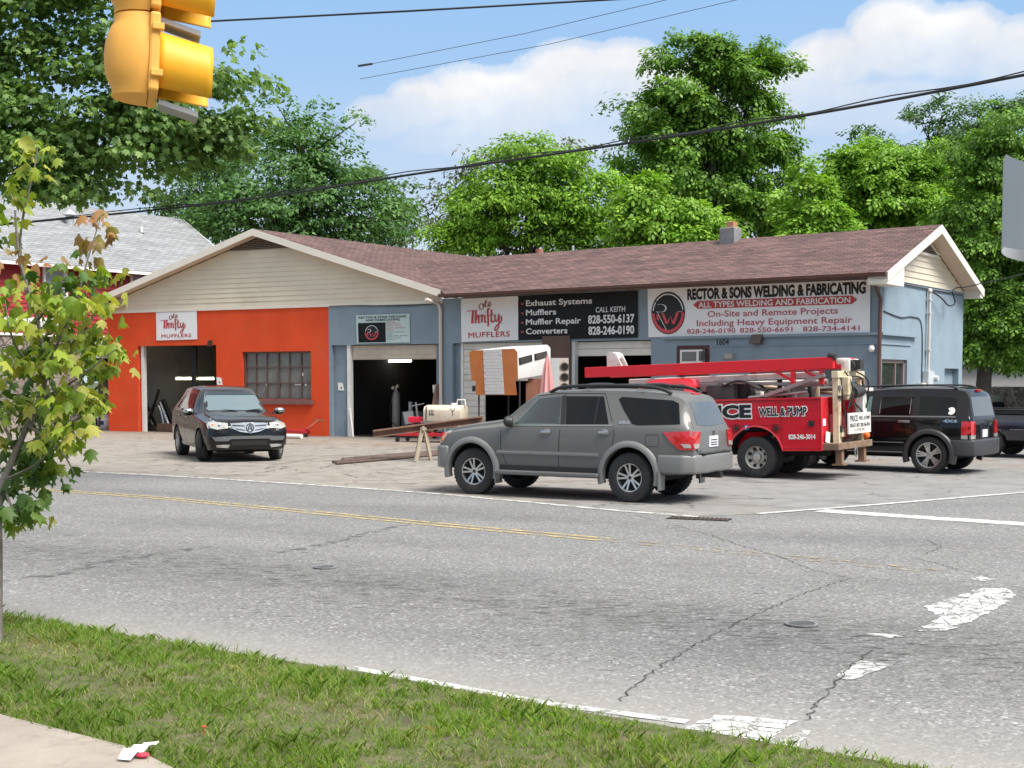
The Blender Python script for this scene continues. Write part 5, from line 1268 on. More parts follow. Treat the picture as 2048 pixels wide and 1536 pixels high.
# ------------------------------------------------------------------ dark pickup at the right edge
def make_pickup(loc, head):
    root = thing('pickup_truck', 'dark blue pickup with open bed and black bed rails beside the boxy black SUV', 'pickup truck', loc, (0, 0, R(head)))
    P = paint('navy_paint', (0.012, 0.016, 0.030), 0.1, 0.22, 1.0, dirt=((.06, .065, .08), .5, 1.3))
    rows = [(1.25, .42, .95, 1.06, .90, .94, .92, .88), (1.0, .42, .95, 1.07, .90, .945, .92, .88), (0, .42, .95, 1.075, .90, .945, .92, .88), (-1.0, .44, .95, 1.075, .90, .945, .92, .88), (-1.12, .46, .95, 1.07, .88, .92, .90, .86)]
    mb = MB(); mb.box((.07, 0, 1.1), (2.25, 1.56, .9)); c = [cutter(mb, TRIMB)]
    b = Body(root, 'bed', rows, P, arch_cut(0, .945, .46, .38) + c, rt=.05, crown=0)
    rows = [(4.15, .44, .82, .92, .72, .80, .78, .70), (4.0, .42, .92, 1.02, .86, .92, .90, .76), (3.2, .42, 1.0, 1.10, .90, .945, .92, .80), (2.75, .42, 1.03, 1.16, .90, .945, .92, .80), (2.2, .42, 1.06, 1.60, .90, .945, .92, .70), (1.9, .42, 1.07, 1.72, .90, .945, .92, .70), (1.45, .42, 1.07, 1.72, .90, .945, .92, .70), (1.28, .42, 1.06, 1.58, .90, .945, .92, .72)]
    b2_ = Body(root, 'cab', rows, P, arch_cut(3.35, .945, .46, .38))
    each_side(b2_, 'side_window', TINT, [(2.5, 1.12), (2.05, 1.60), (1.42, 1.62), (1.42, 1.12)], .005)
    mb = MB()
    for s in (1, -1):
        mb.bar((1.2, s * .86, 1.105), (-1.05, s * .86, 1.105), .11, .03)
    part(mb, 'rail_cap', TRIMB, root)
    for s in (1, -1):
        mb = MB(); mb.tube([(1.15, s * .86, 1.12), (1.1, s * .86, 1.17), (-1.0, s * .86, 1.17), (-1.05, s * .86, 1.12)], .022, 8); mb.cyl((.1, s * .86, 1.11), (.1, s * .86, 1.17), .02); part(mb, 'bed_rail', TRIMB, root, 50)
    mb = MB(); b.line([(1.2, .70), (.55, .70)], .02, ('L', 'R'), .006, mb); b.line([(-.55, .70), (-1.1, .70)], .02, ('L', 'R'), .006, mb); part(mb, 'side_moulding', MATS['satin_trim'], root)
    for s, v in ((1, 'L'), (-1, 'R')):
        mb = MB(); b.poly([(-1.02, .98), (-1.13, .98), (-1.13, .72), (-1.02, .72)], (v,), .012, mb); part(mb, 'tail_lamp', REDL, root)
    plan_bumper(root, [(-1.1, .90), (-1.22, .88), (-1.25, .4), (-1.25, 0)], .46, .64, CHROME, .02)
    for (x, y) in ((0, .80), (0, -.80), (3.35, .80), (3.35, -.80)): wheel(root, x, y, .375, .255, .22, 'seven')
    mb = MB(); mb.box((1.5, 0, .40), (5.0, 1.0, .14)); mb.bar((0, .7, .37), (0, -.7, .37), .12, .12); part(mb, 'chassis', ARCH, root)
    return root
h_ = 320.0; fw_ = Vector((math.cos(R(h_)), math.sin(R(h_)), 0)); lf = Vector((-fw_.y, fw_.x, 0)); rr = gnd(1977, 914)
cen = rr + lf * .80
make_pickup((cen.x, cen.y, 0), h_)

# ================================================================== signs and banners
SIGNW = mat('white_banner_vinyl', (0.82, 0.83, 0.84), 0.45, var=0.05, vscale=1.5)
SIGNK = mat('black_banner_vinyl', (0.008, 0.008, 0.009), 0.42, var=0.2, vscale=2, spec=.22)
REDI = mat('red_print', (0.50, 0.045, 0.045), 0.5); REDP = mat('pink_red_print', (0.46, 0.075, 0.10), 0.5); BLKI = mat('black_print', (0.008, 0.008, 0.008), 0.5); WHTI = mat('white_print', (0.80, 0.80, 0.80), 0.5)
MINT = mat('pale_mint_print', (0.48, 0.60, 0.58), 0.5, var=.06)
class Panel:
    """a hung sheet given by its four corners on a wall, slightly rippled; map(u, v) with u, v in 0..1"""
    def __init__(self, w, corners, off, amp, seed, ar):
        self.c = [w.px(*p, off) for p in corners]; self.n = w.n; self.amp = amp; self.k = np.random.default_rng(seed).uniform(0, 6.28, 8); self.ar = ar
    def disp(self, u, v):
        k = self.k; a = self.ar
        e = min(u, 1 - u) * a; e2 = min(v, 1 - v)
        corner = math.exp(-((e / .25) ** 2 + ((1 - v) / .35) ** 2)) * math.sin(18 * (math.atan2(1 - v + .02, min(u, 1 - u) * a + .02)))
        return self.amp * (.45 * math.sin(u * a * 2.4 + v * 3 + k[0]) + .3 * math.sin(u * a * 5.2 - v * 6 + k[1]) + .22 * math.sin(u * a * 9 + v * 11 + k[2]) * (1 - v) + .9 * corner)
    def P(self, u, v, off=0.0):
        a, b, c, d = self.c                                    # top-left, top-right, bottom-right, bottom-left
        p = (a * (1 - u) + b * u) * v + (d * (1 - u) + c * u) * (1 - v)
        return p + self.n * (self.disp(u, v) + off)
    def sheet(self, mb, mi=0, nu=60, nv=20, u0=0, u1=1, v0=0, v1=1, off=0.0):
        vs = [self.P(u0 + (u1 - u0) * i / nu, v0 + (v1 - v0) * j / nv, off) for j in range(nv + 1) for i in range(nu + 1)]
        fs = [(j * (nu + 1) + i, j * (nu + 1) + i + 1, (j + 1) * (nu + 1) + i + 1, (j + 1) * (nu + 1) + i) for j in range(nv) for i in range(nu)]
        mb.add(vs, fs, mi)
    def at(self, off): return lambda u, v: self.P(u, v, off)
def thrifty(pn, root, sc=1.0):
    """the three-line muffler sign"""
    ink = MB(); f = pn.at(.012)
    A = .78                                                       # height over width of the panel
    def F(x, y): return f(x, y)
    def S(pts, w): stroke(ink, spl(pts, 6), w, F)
    S([(.405, .80), (.375, .865), (.33, .83), (.345, .74), (.395, .76), (.405, .83), (.385, .87)], .016)          # O
    S([(.415, .79), (.455, .90), (.445, .93), (.43, .86), (.445, .79), (.475, .80)], .014)                          # l
    S([(.47, .80), (.525, .86), (.51, .895), (.485, .85), (.495, .79), (.545, .83)], .014)                          # e
    red = MB()
    def T(pts, w): stroke(red, spl(pts, 6), w, F)
    T([(.11, .705), (.18, .715), (.27, .715), (.30, .72)], .016)                                                     # bar of the T
    T([(.215, .715), (.212, .60), (.205, .46), (.205, .42)], .040)
    T([(.268, .715), (.268, .60), (.262, .42)], .034); T([(.262, .47), (.29, .57), (.318, .60), (.322, .53), (.318, .44), (.335, .43)], .030)   # h
    T([(.352, .57), (.372, .62), (.378, .59), (.385, .60), (.415, .59)], .022); T([(.378, .60), (.374, .50), (.372, .43)], .032)                   # r
    T([(.425, .60), (.425, .50), (.428, .44), (.455, .45)], .030); T([(.428, .665), (.436, .672)], .026)                                         # i
    T([(.505, .71), (.49, .745), (.475, .70), (.482, .55), (.484, .40), (.482, .34)], .030); T([(.455, .575), (.53, .59)], .016)                    # f
    T([(.545, .72), (.54, .60), (.54, .46), (.56, .43), (.59, .46)], .030); T([(.515, .60), (.59, .615)], .016)                                   # t
    T([(.605, .60), (.603, .50), (.625, .44), (.655, .50), (.668, .60)], .028); T([(.672, .61), (.672, .45), (.655, .30), (.62, .235), (.60, .28), (.64, .36), (.70, .42), (.715, .50), (.71, .56)], .024)  # y
    put_text(red, 'MUFFLERS', F, .13, .86, .09, .21, .012, 1.08)
    part_w(red, 'red_lettering', REDI, root); part_w(ink, 'script_lettering', mat('dark_red_print', (0.26, 0.03, 0.035), .5), root)
def part_w(mb, name, m, root, smooth=None): return mb.build(name, m, root, world=True, smooth=smooth)
def logo(pn, root, cu, cv, ru, rv, ring=True):
    """the round initials emblem: black disc, white and red ring, P over W"""
    k = MB(); f1, f2, f3 = pn.at(.010), pn.at(.015), pn.at(.020)
    k.poly([f1(cu + ru * math.cos(a), cv + rv * math.sin(a)) for a in np.linspace(0, 2 * math.pi, 40, endpoint=False)]); part_w(k, 'emblem_disc', BLKI, root)
    wv = MB(); rd = MB()
    def el(a0, a1, q, n=18): return [(cu + ru * q * math.cos(R(a)), cv + rv * q * math.sin(R(a))) for a in np.linspace(a0, a1, n)]
    def band(mb, f, a0, a1, q0, q1, n=22):
        o = el(a0, a1, q1, n); i = el(a0, a1, q0, n)
        for j in range(n - 1): mb.quad(f(*i[j]), f(*o[j]), f(*o[j + 1]), f(*i[j + 1]))
    band(wv, f2, 8, 172, .86, .915); band(rd, f2, 180, 360, .80, .955)
    def S(mb, pts, w): stroke(mb, [(cu + ru * x, cv + rv * y) for x, y in pts], w * ru, f3)
    S(wv, spl([(-.62, .42), (-.35, .42), (-.15, .33), (-.12, .20), (-.2, .10), (-.35, .06), (-.58, .06)], 4), .075)
    S(rd, [(-.62, -.06), (-.60, -.30), (-.50, -.32)], .14)
    S(rd, [(-.32, .0), (-.06, -.52), (.14, -.14), (.32, -.52), (.58, .02), (.90, .02)], .16); S(wv, [(.55, .06), (.85, .06)], .06)
    S(wv, [(-.66, .10), (-.10, -.80)], .035) if ring else None
    part_w(wv, 'white_print', WHTI, root); part_w(rd, 'red_print', mat('emblem_red', (0.62, 0.06, 0.08), .45), root)

def sign(name, label, w, corners, off, m, amp, seed, ar, group=None, cat='sign'):
    pn = Panel(w, corners, off, amp, seed, ar); c = sum(pn.c, Vector()) / 4
    root = thing(name, label, cat, c, group=group)
    mb = MB(); pn.sheet(mb, nu=int(24 * ar) + 6, nv=18); pn.sheet(mb, nu=int(24 * ar) + 6, nv=18, off=-.004); part_w(mb, 'panel', m, root, 60)
    return pn, root
pn, r_ = sign('hanging_sign', 'small white muffler sign above the open bay of the orange wall', WL, [(312, 625), (393.5, 622), (394.5, 678.5), (313, 681)], .03, SIGNW, .004, 3, 1.4); thrifty(pn, r_)
pn, r_ = sign('banner', 'white muffler banner at the left end of the blue wall, beside the black banner', WR, [(922, 598), (1036, 592), (1036.5, 680), (923, 684)], .035, SIGNW, .010, 4, 1.3, cat='banner'); thrifty(pn, r_)
# small welding sign over the tan door
pn, r_ = sign('hanging_sign', 'small pale mint welding sign with black emblem square above the tan garage door', WL, [(712, 630.5), (819, 627), (820, 685), (713.5, 687)], .03, MINT, .005, 5, 1.8)
mb = MB(); f = pn.at(.008); put_text(mb, 'RECTOR & SONS WELDING', f, .05, .94, .875, .945, .02); put_text(mb, 'AND FABRICATING', f, .18, .82, .775, .845, .02)
for i, t in enumerate(['Trailers and Mowers', 'Repair', 'Quality Work with Best', 'Prices and Fast', 'Turnaround']): put_text(mb, t, f, .575, .575 + len(t) * .0175, .36 - i * .066, .395 - i * .066, .0)
part_w(mb, 'black_lettering', BLKI, r_)
mb = MB()
for i, t in enumerate(['Welding', 'Fabrication', 'Muffler Work', 'Heavy Equipment', 'Repair']): put_text(mb, t, f, .575, .575 + len(t) * .0225, .705 - i * .068, .745 - i * .068, .0)
part_w(mb, 'red_lettering', REDI, r_)
mb = MB(); pn.sheet(mb, u0=.035, u1=.555, v0=.03, v1=.72, off=.006, nu=16, nv=10); part_w(mb, 'black_square', SIGNK, r_); logo(pn, r_, .295, .375, .135, .275, False)
# black list banner
pn, r_ = sign('banner', 'black banner listing exhaust systems, mufflers and two phone numbers in white', WR, [(1036.5, 592), (1275, 581), (1275.5, 675), (1037, 680)], .035, SIGNK, .022, 6, 2.6, cat='banner')
mb = MB(); f = pn.at(.014); dots = MB()
for i, (t, u1) in enumerate((('Exhaust Systems', .635), ('Mufflers', .335), ('Muffler Repair', .545), ('Converters', .43))):
    v = .765 - i * .212; put_text(mb, t, f, .068, u1, v, v + .125, .022)
    dots.poly([f(.036 + .010 * math.cos(a), v + .05 + .030 * math.sin(a)) for a in np.linspace(0, 6.283, 12, endpoint=False)])
part_w(mb, 'white_lettering', WHTI, r_); mb = MB(); put_text(mb, 'CALL KEITH', f, .665, .90, .565, .675, .012, shear=.02); put_text(mb, '828-550-6137', f, .605, .975, .33, .50, .03); put_text(mb, '828-246-0190', f, .605, .975, .085, .255, .03)
part_w(mb, 'white_lettering', WHTI, r_); part_w(dots, 'bullet_points', REDP, r_)
# big welding banner
pn, r_ = sign('banner', 'large white welding and fabricating banner with round red and black emblem', WR, [(1295, 578), (1741, 559), (1740, 666.5), (1297, 674.5)], .035, SIGNW, .010, 8, 4.4, cat='banner')
f = pn.at(.008); mb = MB(); put_text(mb, 'RECTOR & SONS WELDING & FABRICATING', f, .195, .982, .755, .955, .050); part_w(mb, 'black_lettering', BLKI, r_)
mb = MB(); f6 = pn.at(.006); n = 24
for i in range(n):
    a, b = .245 + (.925 - .245) * i / n, .245 + (.925 - .245) * (i + 1) / n; mb.quad(f6(a, .555), f6(b, .555), f6(b, .715), f6(a, .715))
mb.poly([f6(.245, .555), f6(.245, .715), f6(.222, .635)]); mb.poly([f6(.925, .555), f6(.948, .635), f6(.925, .715)]); part_w(mb, 'red_ribbon', REDI, r_)
mb = MB(); f7 = pn.at(.016); put_text(mb, 'ALL TYPES WELDING AND FABRICATION', f7, .248, .920, .580, .690, .022); part_w(mb, 'white_lettering', WHTI, r_)
mb = MB(); put_text(mb, 'On-Site and Remote Projects', f, .290, .868, .385, .505, .010); put_text(mb, 'Including Heavy Equipment Repair', f, .238, .928, .205, .325, .010)
for t, a, b in (('828-246-0190', .19, .420), ('828-550-6691', .440, .675), ('828-734-4141', .720, .958)): put_text(mb, t, f, a, b, .060, .150, .012)
part_w(mb, 'red_lettering', REDP, r_); logo(pn, r_, .100, .49, .083, .435)

# ================================================================== red service truck
TP = Vector((0, 0, 0))
def make_service_truck():
    rw = gnd(1513, 956); hd = 147.0; fw = Vector((math.cos(R(hd)), math.sin(R(hd)), 0)); lf = Vector((-fw.y, fw.x, 0))
    base = rw - lf * 1.0
    root = thing('service_truck', 'red well and pump service truck with a long red boom and rusty cream rear posts', 'truck', (base.x, base.y, 0), (0, R(1.8), R(hd)))
    RED = paint('truck_red_paint', (0.60, 0.012, 0.026), 0.0, 0.30, .8, dirt=((0.36, 0.03, 0.03), .5, 2.0)); BOOM = mat('boom_red_paint', (0.66, 0.012, 0.026), .4, var=.05, dirt=((.40, .03, .03), .4, 2.2))
    CRM = mat('cream_rusty_steel', (0.66, 0.56, 0.38), .65, var=.12, vscale=5, dirt=((0.20, 0.09, 0.045), .9, 5.5)); RUST = mat('rusty_timber_bumper', (0.20, 0.13, 0.085), .85, var=.3, vscale=6, dirt=((.36, .27, .19), .7, 5))
    WHT = mat('worn_white_steel', (0.72, 0.70, 0.66), .5, var=.08, dirt=((.38, .22, .13), .6, 4)); GRYP = mat('grey_pipe', (0.30, 0.28, 0.27), .5, .4, var=.2); OLIVE = mat('dark_machinery', (0.035, 0.033, 0.032), .6, var=.4, vscale=6)
    M = pmat(root); Mi = M.inverted(); SY = 1.03
    # plane of the left bed side, to copy positions from the photograph
    p0 = M @ Vector((0, SY, 0)); nn = (M.to_3x3() @ Vector((0, 1, 0)))
    def L(px, py, y=SY):
        q = Mi @ on_plane(px, py, M @ Vector((0, y, 0)), nn); return q.x, q.z
    xr, zt = L(1643, 795); xf = 1.32; zb = L(1560, 902)[1]; zt = L(1560, 796)[1]
    # bed: two side cabinets, floor and front wall
    for s in (1, -1):
        mb = MB(); c = []
        mb.box(((xr + xf) / 2, s * (SY - .20), (zb + zt) / 2), (xf - xr, .40, zt - zb)); o = mb.build('bed_side', RED, None, bevel=.02)
        k = MB(); k.cyl((0, s * 1.4, .44), (0, s * .5, .44), .55, .55, 36); boolean(o, [cutter(k, ARCH)]); o.parent = root
    mb = MB(); mb.box(((xr + xf) / 2, 0, .62), (xf - xr - .02, 1.30, .08)); mb.box((xf - .04, 0, 1.0), (.06, 1.28, .68)); part(mb, 'bed_floor', RED, root)
    mb = MB(); mb.box((xr + .03, 0, .95), (.05, 1.26, .50)); part(mb, 'tailgate', mat('dull_red_tailgate', (.24, .02, .026), .7, var=.25, dirt=((.42, .20, .16), .5, 3)), root)
    # wheel arch lip
    mb = MB(); pts = [(.565 * math.cos(a), SY + .004, .44 + .565 * math.sin(a)) for a in np.linspace(R(12), R(168), 20)]; mb.tube(pts, .018, 6); part(mb, 'arch_lip', RED, root, 50)
    f_ = lambda off: (lambda x, z: Vector((x, SY + off, z)))
    def rect(mb, x0, x1, z0, z1, w, off=.003): stroke(mb, [(x0, z0), (x1, z0), (x1, z1), (x0, z1)], w, f_(off), closed=True)
    mb = MB(); x0, z0 = L(1568, 795); rect(mb, xr + .03, L(1562, 800)[0], zb + .04, zt - .05, .010); rect(mb, L(1558, 800)[0], .95, zt - .52, zt - .05, .010); rect(mb, L(1566, 845)[0], L(1585, 845)[0] - .55, zb + .03, zt - .56, .010) if False else None
    rect(mb, .98, xf - .03, zb + .04, zt - .05, .010); part(mb, 'panel_gap', mat('dark_red_gap', (.10, .006, .008), .6), root)
    mb = MB(); mb.obox((xr, SY + .002, zt - .03), (xf - xr, 0, 0), (0, .018, 0), (0, 0, .03)); mb.obox((xr, SY + .002, zb), (-.65 - xr + .1, 0, 0), (0, .016, 0), (0, 0, .025)); mb.obox((.60, SY + .002, zt - .545), (.4, 0, 0), (0, .01, 0), (0, 0, .02)); part(mb, 'bed_trim', RED, root)
    # lettering on the bed side
    def put(txt, pxa, pxb, pya, pyb, bold, outline):
        bk, wh = MB(), MB()
        xa, za = L(pxa, pyb); xb, _ = L(pxb, pyb); zc = L((pxa + pxb) / 2, pya)[1]; zd = L((pxa + pxb) / 2, pyb)[1]
        fm = lambda o: (lambda u, v: Vector((u, SY + o, v)))
        if outline: put_text(wh, txt, fm(.006), xa + .018, xb - .018, zd - .004, zc + .004, bold + .06); put_text(bk, txt, fm(.012), xa, xb, zd, zc, bold)
        else: put_text(wh, txt, fm(.006), xa, xb, zd, zc, bold)
        part(wh, 'white_lettering', WHTI, root)
        if outline: part(bk, 'black_lettering', BLKI, root)
    put('PRICE', 1383, 1503, 812, 835, .05, True); put('WELL & PUMP', 1518, 1614, 815, 831, .03, True); put('828-246-3014', 1577, 1631, 869, 878, .035, False)
    mb = MB()
    for px, py, r in ((1473, 857, .075), (1552, 857, .075)):
        x, z = L(px, py); mb.cyl((x, SY + .002, z), (x, SY + .022, z), r * .55, r * .5, 14)
        for a in range(12): aa = R(30 * a); mb.box((x + r * math.cos(aa), SY + .010, z + r * math.sin(aa)), (.018, .016, .018))
    x, z = L(1623, 847); mb.box((x, SY + .01, z), (.11, .02, .10)); part(mb, 'paddle_latch', TRIMB, root)
    x, z = L(1495, 855); mb = MB(); mb.box((x + .02, SY + .006, z), (.10, .008, .085)); o = part(mb, 'blue_decal', mat('blue_decal', (.045, .10, .40), .5), root)
    mb = MB(); put_text(mb, 'f', lambda u, v: Vector((u, SY + .014, v)), x + .05, x + .0, z - .035, z + .03, .03); part(mb, 'decal_letter', WHTI, o)
    mb = MB(); x, z = L(1640, 845, SY + .01); mb.box((xr - .004, SY - .12, z), (.008, .14, .13)); part(mb, 'paper_decal', PAPER, root)
    mb = MB(); mb.obox((xr - .03, SY - .30, .66), (-.012, 0, 0), (0, .22, .03), (.0, -.05, .20)); part(mb, 'paper_tag', PAPER, root)
    # cab
    rows = [(4.55, .55, .95, 1.08, .80, .88, .86, .78), (4.40, .50, 1.05, 1.18, .92, .98, .95, .84), (3.4, .48, 1.12, 1.26, .94, 1.0, .97, .86), (3.15, .48, 1.15, 1.32, .94, 1.0, .97, .84), (2.85, .48, 1.18, 1.62, .94, 1.0, .97, .78), (2.62, .48, 1.2, 1.88, .94, 1.0, .97, .75), (2.4, .48, 1.2, 1.965, .94, 1.0, .97, .75), (1.75, .48, 1.2, 1.975, .94, 1.0, .97, .76), (1.50, .48, 1.2, 1.94, .94, .99, .96, .76), (1.42, .50, 1.19, 1.82, .92, .97, .95, .77)]
    cut = arch_cut(3.75, 1.0, .48, .42); mb = MB(); mb.prism([(x, -1.4, z) for x, z in [(2.86, 1.28), (2.50, 1.86), (1.62, 1.86), (1.58, 1.28)]], (0, 2.8, 0)); cut.append(cutter(mb, mat('truck_cabin_trim', (.20, .21, .21), .8)))
    cb = Body(root, 'cab', rows, RED, cut)
    for s in (1, -1):
        mb = MB(); mb.poly([(x, s * (.955 - (z - 1.2) / .75 * .20), z) for x, z in [(2.88, 1.27), (2.50, 1.87), (1.60, 1.87), (1.57, 1.27)]]); part(mb, 'side_window', CLEAR, root)
    mb = MB(); cb.poly([(-.72, 1.34), (.72, 1.34), (.62, 1.86), (-.62, 1.86)], ('F',), .006, mb); part(mb, 'windscreen', SHIELD, root)
    mb = MB(); mb.box((2.0, .12, 1.5), (.10, .5, .55)); mb.box((1.68, .45, 1.55), (.12, .5, .6)); part(mb, 'seat', TRIMB, root, None, .03)
    mb = MB(); cb.poly([(-.60, 1.42), (-.60, 1.80), (.60, 1.80), (.60, 1.42)], ('B',), .006, mb); part(mb, 'rear_window', TINT, root)
    # boom: two long red beams over the truck
    zb0, zb1 = L(1660, 737, .46)[1], L(1660, 714, .46)[1]; xb = L(1668, 725, .46)[0]; xfz = L(1172, 746, .46)
    zfa, zfb = L(1176, 755, .46)[1], L(1176, 735, .46)[1]
    for s, ya, col in ((1, .40, BOOM), (-1, -.72, BOOM)):
        mb = MB(); mb.prism([(xb, ya, zb0), (xb, ya, zb1), (xfz[0], ya, zfb), (xfz[0], ya, zfa)], (0, .12 if s > 0 else .12, 0)); part(mb, 'boom_beam', col, root, None, .008)
    def zc(x, t): k = (x - xb) / (xfz[0] - xb); return (zb0 + (zfa - zb0) * k) * (1 - t) + (zb1 + (zfb - zb1) * k) * t
    for x in np.linspace(xb + .4, xfz[0] - .25, 8):
        mb = MB(); mb.bar((x, -.48, zc(x, .4)), (x, .40, zc(x, .4)), .06, .10); part(mb, 'boom_rung', BOOM, root)
    mb = MB(); mb.cyl((xb - .04, .46, zc(xb, .95)), (xb + .10, .46, zc(xb, 1.15)), .07); part(mb, 'boom_bolt', TRIMB, root)
    # front sheave plates and the rear sheave housing
    xa, za = L(1226, 735, .3)
    mb = MB(); q = [(L(1214, 737, .2)[0], L(1214, 737, .2)[1]), L(1213, 712, .2), L(1219, 704, .2), L(1231, 706, .2), L(1243, 732, .2), L(1243, 737, .2)]
    for y in (.16, -.10): mb.prism([(x, y, z) for x, z in q], (0, .035, 0))
    mb.cyl((q[1][0] - .12, .2, q[1][1] - .02), (q[1][0] - .12, -.10, q[1][1] - .02), .10); part(mb, 'sheave_bracket', WHT, root, 40)
    mb = MB(); mb.box((xb - .08, .12, zc(xb, .62)), (.20, .36, .12)); mb.box((xb - .16, .26, zc(xb, .25)), (.18, .06, .26)); mb.cyl((xb - .20, -.14, zc(xb, .25)), (xb - .20, -.24, zc(xb, .25)), .13, .13, 20); part(mb, 'winch_housing', WHT, root, 40, .03)
    mb = MB(); mb.cyl((xb - .20, .18, zc(xb, .2)), (xb - .20, -.10, zc(xb, .2)), .10, .10, 20); mb.box((xb - .24, -.02, zc(xb, .3)), (.30, .20, .18)); part(mb, 'winch_drum', OLIVE, root, 40)
    # hydraulic cylinder and tubes under the boom
    zz = zb0 - .13; mb = MB(); mb.bar((xb + .3, .26, zz + .02), (3.1, .26, zz + .0), .16, .13); part(mb, 'hydraulic_cylinder', WHT, root, None, .02)
    mb = MB(); mb.bar((1.0, .30, zz - .16), (1.75, .30, zz - .16), .3, .20); part(mb, 'valve_cover_box', GRYP, root, None, .03)
    for x in (L(1565, 760)[0], L(1623, 760)[0]):
        mb = MB(); mb.bar((x, .46, zb0 + .02), (x, .46, zb0 - .30), .10, .07); mb.bar((x + .35, .46, zb0 - .02), (x, .46, zb0 - .22), .05, .05); part(mb, 'boom_bracket', BOOM, root)
    mb = MB(); mb.bar((-.05, .62, zt + .05), (xr + .10, .55, zt + .42), .09, .07); part(mb, 'brace', GRYP, root)
    mb = MB(); mb.bar((1.1, .42, zt + .36), (xr + .15, .42, zt + .22), .05, .05); part(mb, 'brace', GRYP, root)
    mb = MB(); mb.bar((-.5, -.4, zt + .02), (xr + .10, -.5, zt + .38), .08, .06); part(mb, 'brace', GRYP, root)
    # machinery in the bed
    mb = MB(); mb.box((.95, 0, 1.35), (.62, 1.0, .95)); mb.cyl((.62, .30, 1.66), (.62, -.30, 1.66), .24, .24, 20); mb.box((.15, 0, 1.18), (.8, .8, .62)); part(mb, 'pump_engine', OLIVE, root, 40, .03)
    mb = MB(); mb.tube(spl([(.45, .35, 1.6), (.30, .40, 1.85), (.10, .30, 1.75), (-.05, .30, 1.55)], 5), .025, 8); mb.tube(spl([(.9, .5, 1.8), (.5, .52, 1.9), (.1, .50, 1.72), (-.2, .4, 1.7), (-.4, .3, 1.5)], 5), .022, 8); part(mb, 'hose', TRIMB, root, 60)
    for i, (xa_, ya_, za_, xb_, yb_, zb_, r_, mm) in enumerate(((1.2, .1, zt + .30, xr + .2, .1, zt + .30, .05, WHT), (1.1, -.2, zt + .12, xr + .1, -.25, zt + .16, .045, GRYP), (.3, .58, zt + .02, -.9, .58, zt + .10, .03, GRYP), (.9, -.55, zt + .30, -1.1, -.52, zt + .06, .035, CRM), (-.2, .2, zt - .1, -.2, .2, zt + .42, .05, OLIVE), (-.75, -.1, zt - .1, -.70, -.1, zt + .36, .06, OLIVE), (-1.0, .3, zt - .1, -1.0, .3, zt + .22, .05, CRM))):
        mb = MB(); mb.cyl((xa_, ya_, za_), (xb_, yb_, zb_), r_, r_, 10); part(mb, 'pipe', mm, root, 40)
    for i in range(9):
        mb = MB(); x_, y_ = random.uniform(xr + .3, 1.0), random.uniform(-.5, .5); mb.box((x_, y_, zt - .05 + random.uniform(0, .12)), (random.uniform(.12, .4), random.uniform(.1, .3), random.uniform(.1, .34)), Matrix.Rotation(random.uniform(0, 1.5), 3, 'Z')); part(mb, 'equipment', random.choice([OLIVE, GRYP, WHT, OLIVE, RUST]), root, None, .015)
    for i in range(7):
        mb = MB(); y_ = random.uniform(-.65, .6); z_ = random.uniform(1.1, 1.95); mb.tube(spl([(xr - .12, y_, z_), (xr - .30 - random.uniform(0, .08), y_ + random.uniform(-.2, .2), z_ - .25), (xr - .22, y_ + random.uniform(-.3, .3), z_ - .5)], 6), random.uniform(.008, .016), 6); part(mb, 'cable', random.choice([TRIMB, TRIMB, RUST]), root, 60)
    for i in range(8):
        mb = MB(); y_ = random.choice([.64, -.70]) + random.uniform(-.06, .06); mb.box((xr - .24, y_, random.uniform(.8, 1.95)), (.06, random.uniform(.08, .2), random.uniform(.05, .16))); part(mb, 'fitting', random.choice([CRM, RUST, GRYP, OLIVE]), root, None, .01)
    # rear derrick frame
    xp = xr - .16; ztop = zb0 - .06
    for y in (.64, -.70):
        mb = MB(); mb.bar((xp, y, .55), (xp, y, ztop), .14, .12); part(mb, 'rear_post', CRM, root, None, .008)
        mb = MB(); mb.bar((xp - .04, y, .25), (xp - .04, y, .60), .14, .12); mb.box((xp - .04, y, .25), (.22, .26, .03)); part(mb, 'stabiliser', mat('rusty_leg', (.22, .13, .085), .8, var=.3), root)
    mb = MB(); mb.bar((xp - .02, .80, ztop - .06), (xp - .02, -.80, ztop - .06), .13, .13); part(mb, 'cross_head', CRM, root, None, .01)
    mb = MB(); mb.box((xp - .10, .40, ztop - .28), (.18, .22, .36)); mb.cyl((xp - .12, .40, ztop - .55), (xp - .12, .40, ztop - .32), .06); part(mb, 'hydraulic_block', CRM, root, None, .02)
    mb = MB(); mb.cyl((xp - .12, .10, 1.60), (xp - .12, -.36, 1.64), .12, .12, 18); mb.cyl((xp - .12, .16, 1.60), (xp - .12, .09, 1.60), .06, .06, 12); part(mb, 'winch_motor', OLIVE, root, 40)
    mb = MB(); mb.box((xp - .10, -.72, 1.66), (.22, .46, .07)); mb.box((xp - .06, -.62, 1.40), (.16, .22, .40)); part(mb, 'control_box', WHT, root, None, .015)
    mb = MB()
    for pts in ([(xp - .1, .45, ztop), (xp - .22, .38, 1.7), (xp - .15, .52, 1.2), (xp - .12, .40, .8)], [(xp - .1, -.2, ztop), (xp - .25, -.45, 1.85), (xp - .2, -.6, 1.5), (xp - .15, -.65, 1.3)], [(xp - .08, .62, 1.9), (xp - .14, .66, 1.4), (xp - .16, .56, .95), (xp - .14, .30, .72)], [(xp - .1, .2, ztop - .1), (xp - .22, -.1, 1.9), (xp - .2, -.35, 1.72), (xp - .2, -.5, 1.62)]): mb.tube(spl(pts, 6), .016, 6)
    part(mb, 'hydraulic_hose', TRIMB, root, 60)
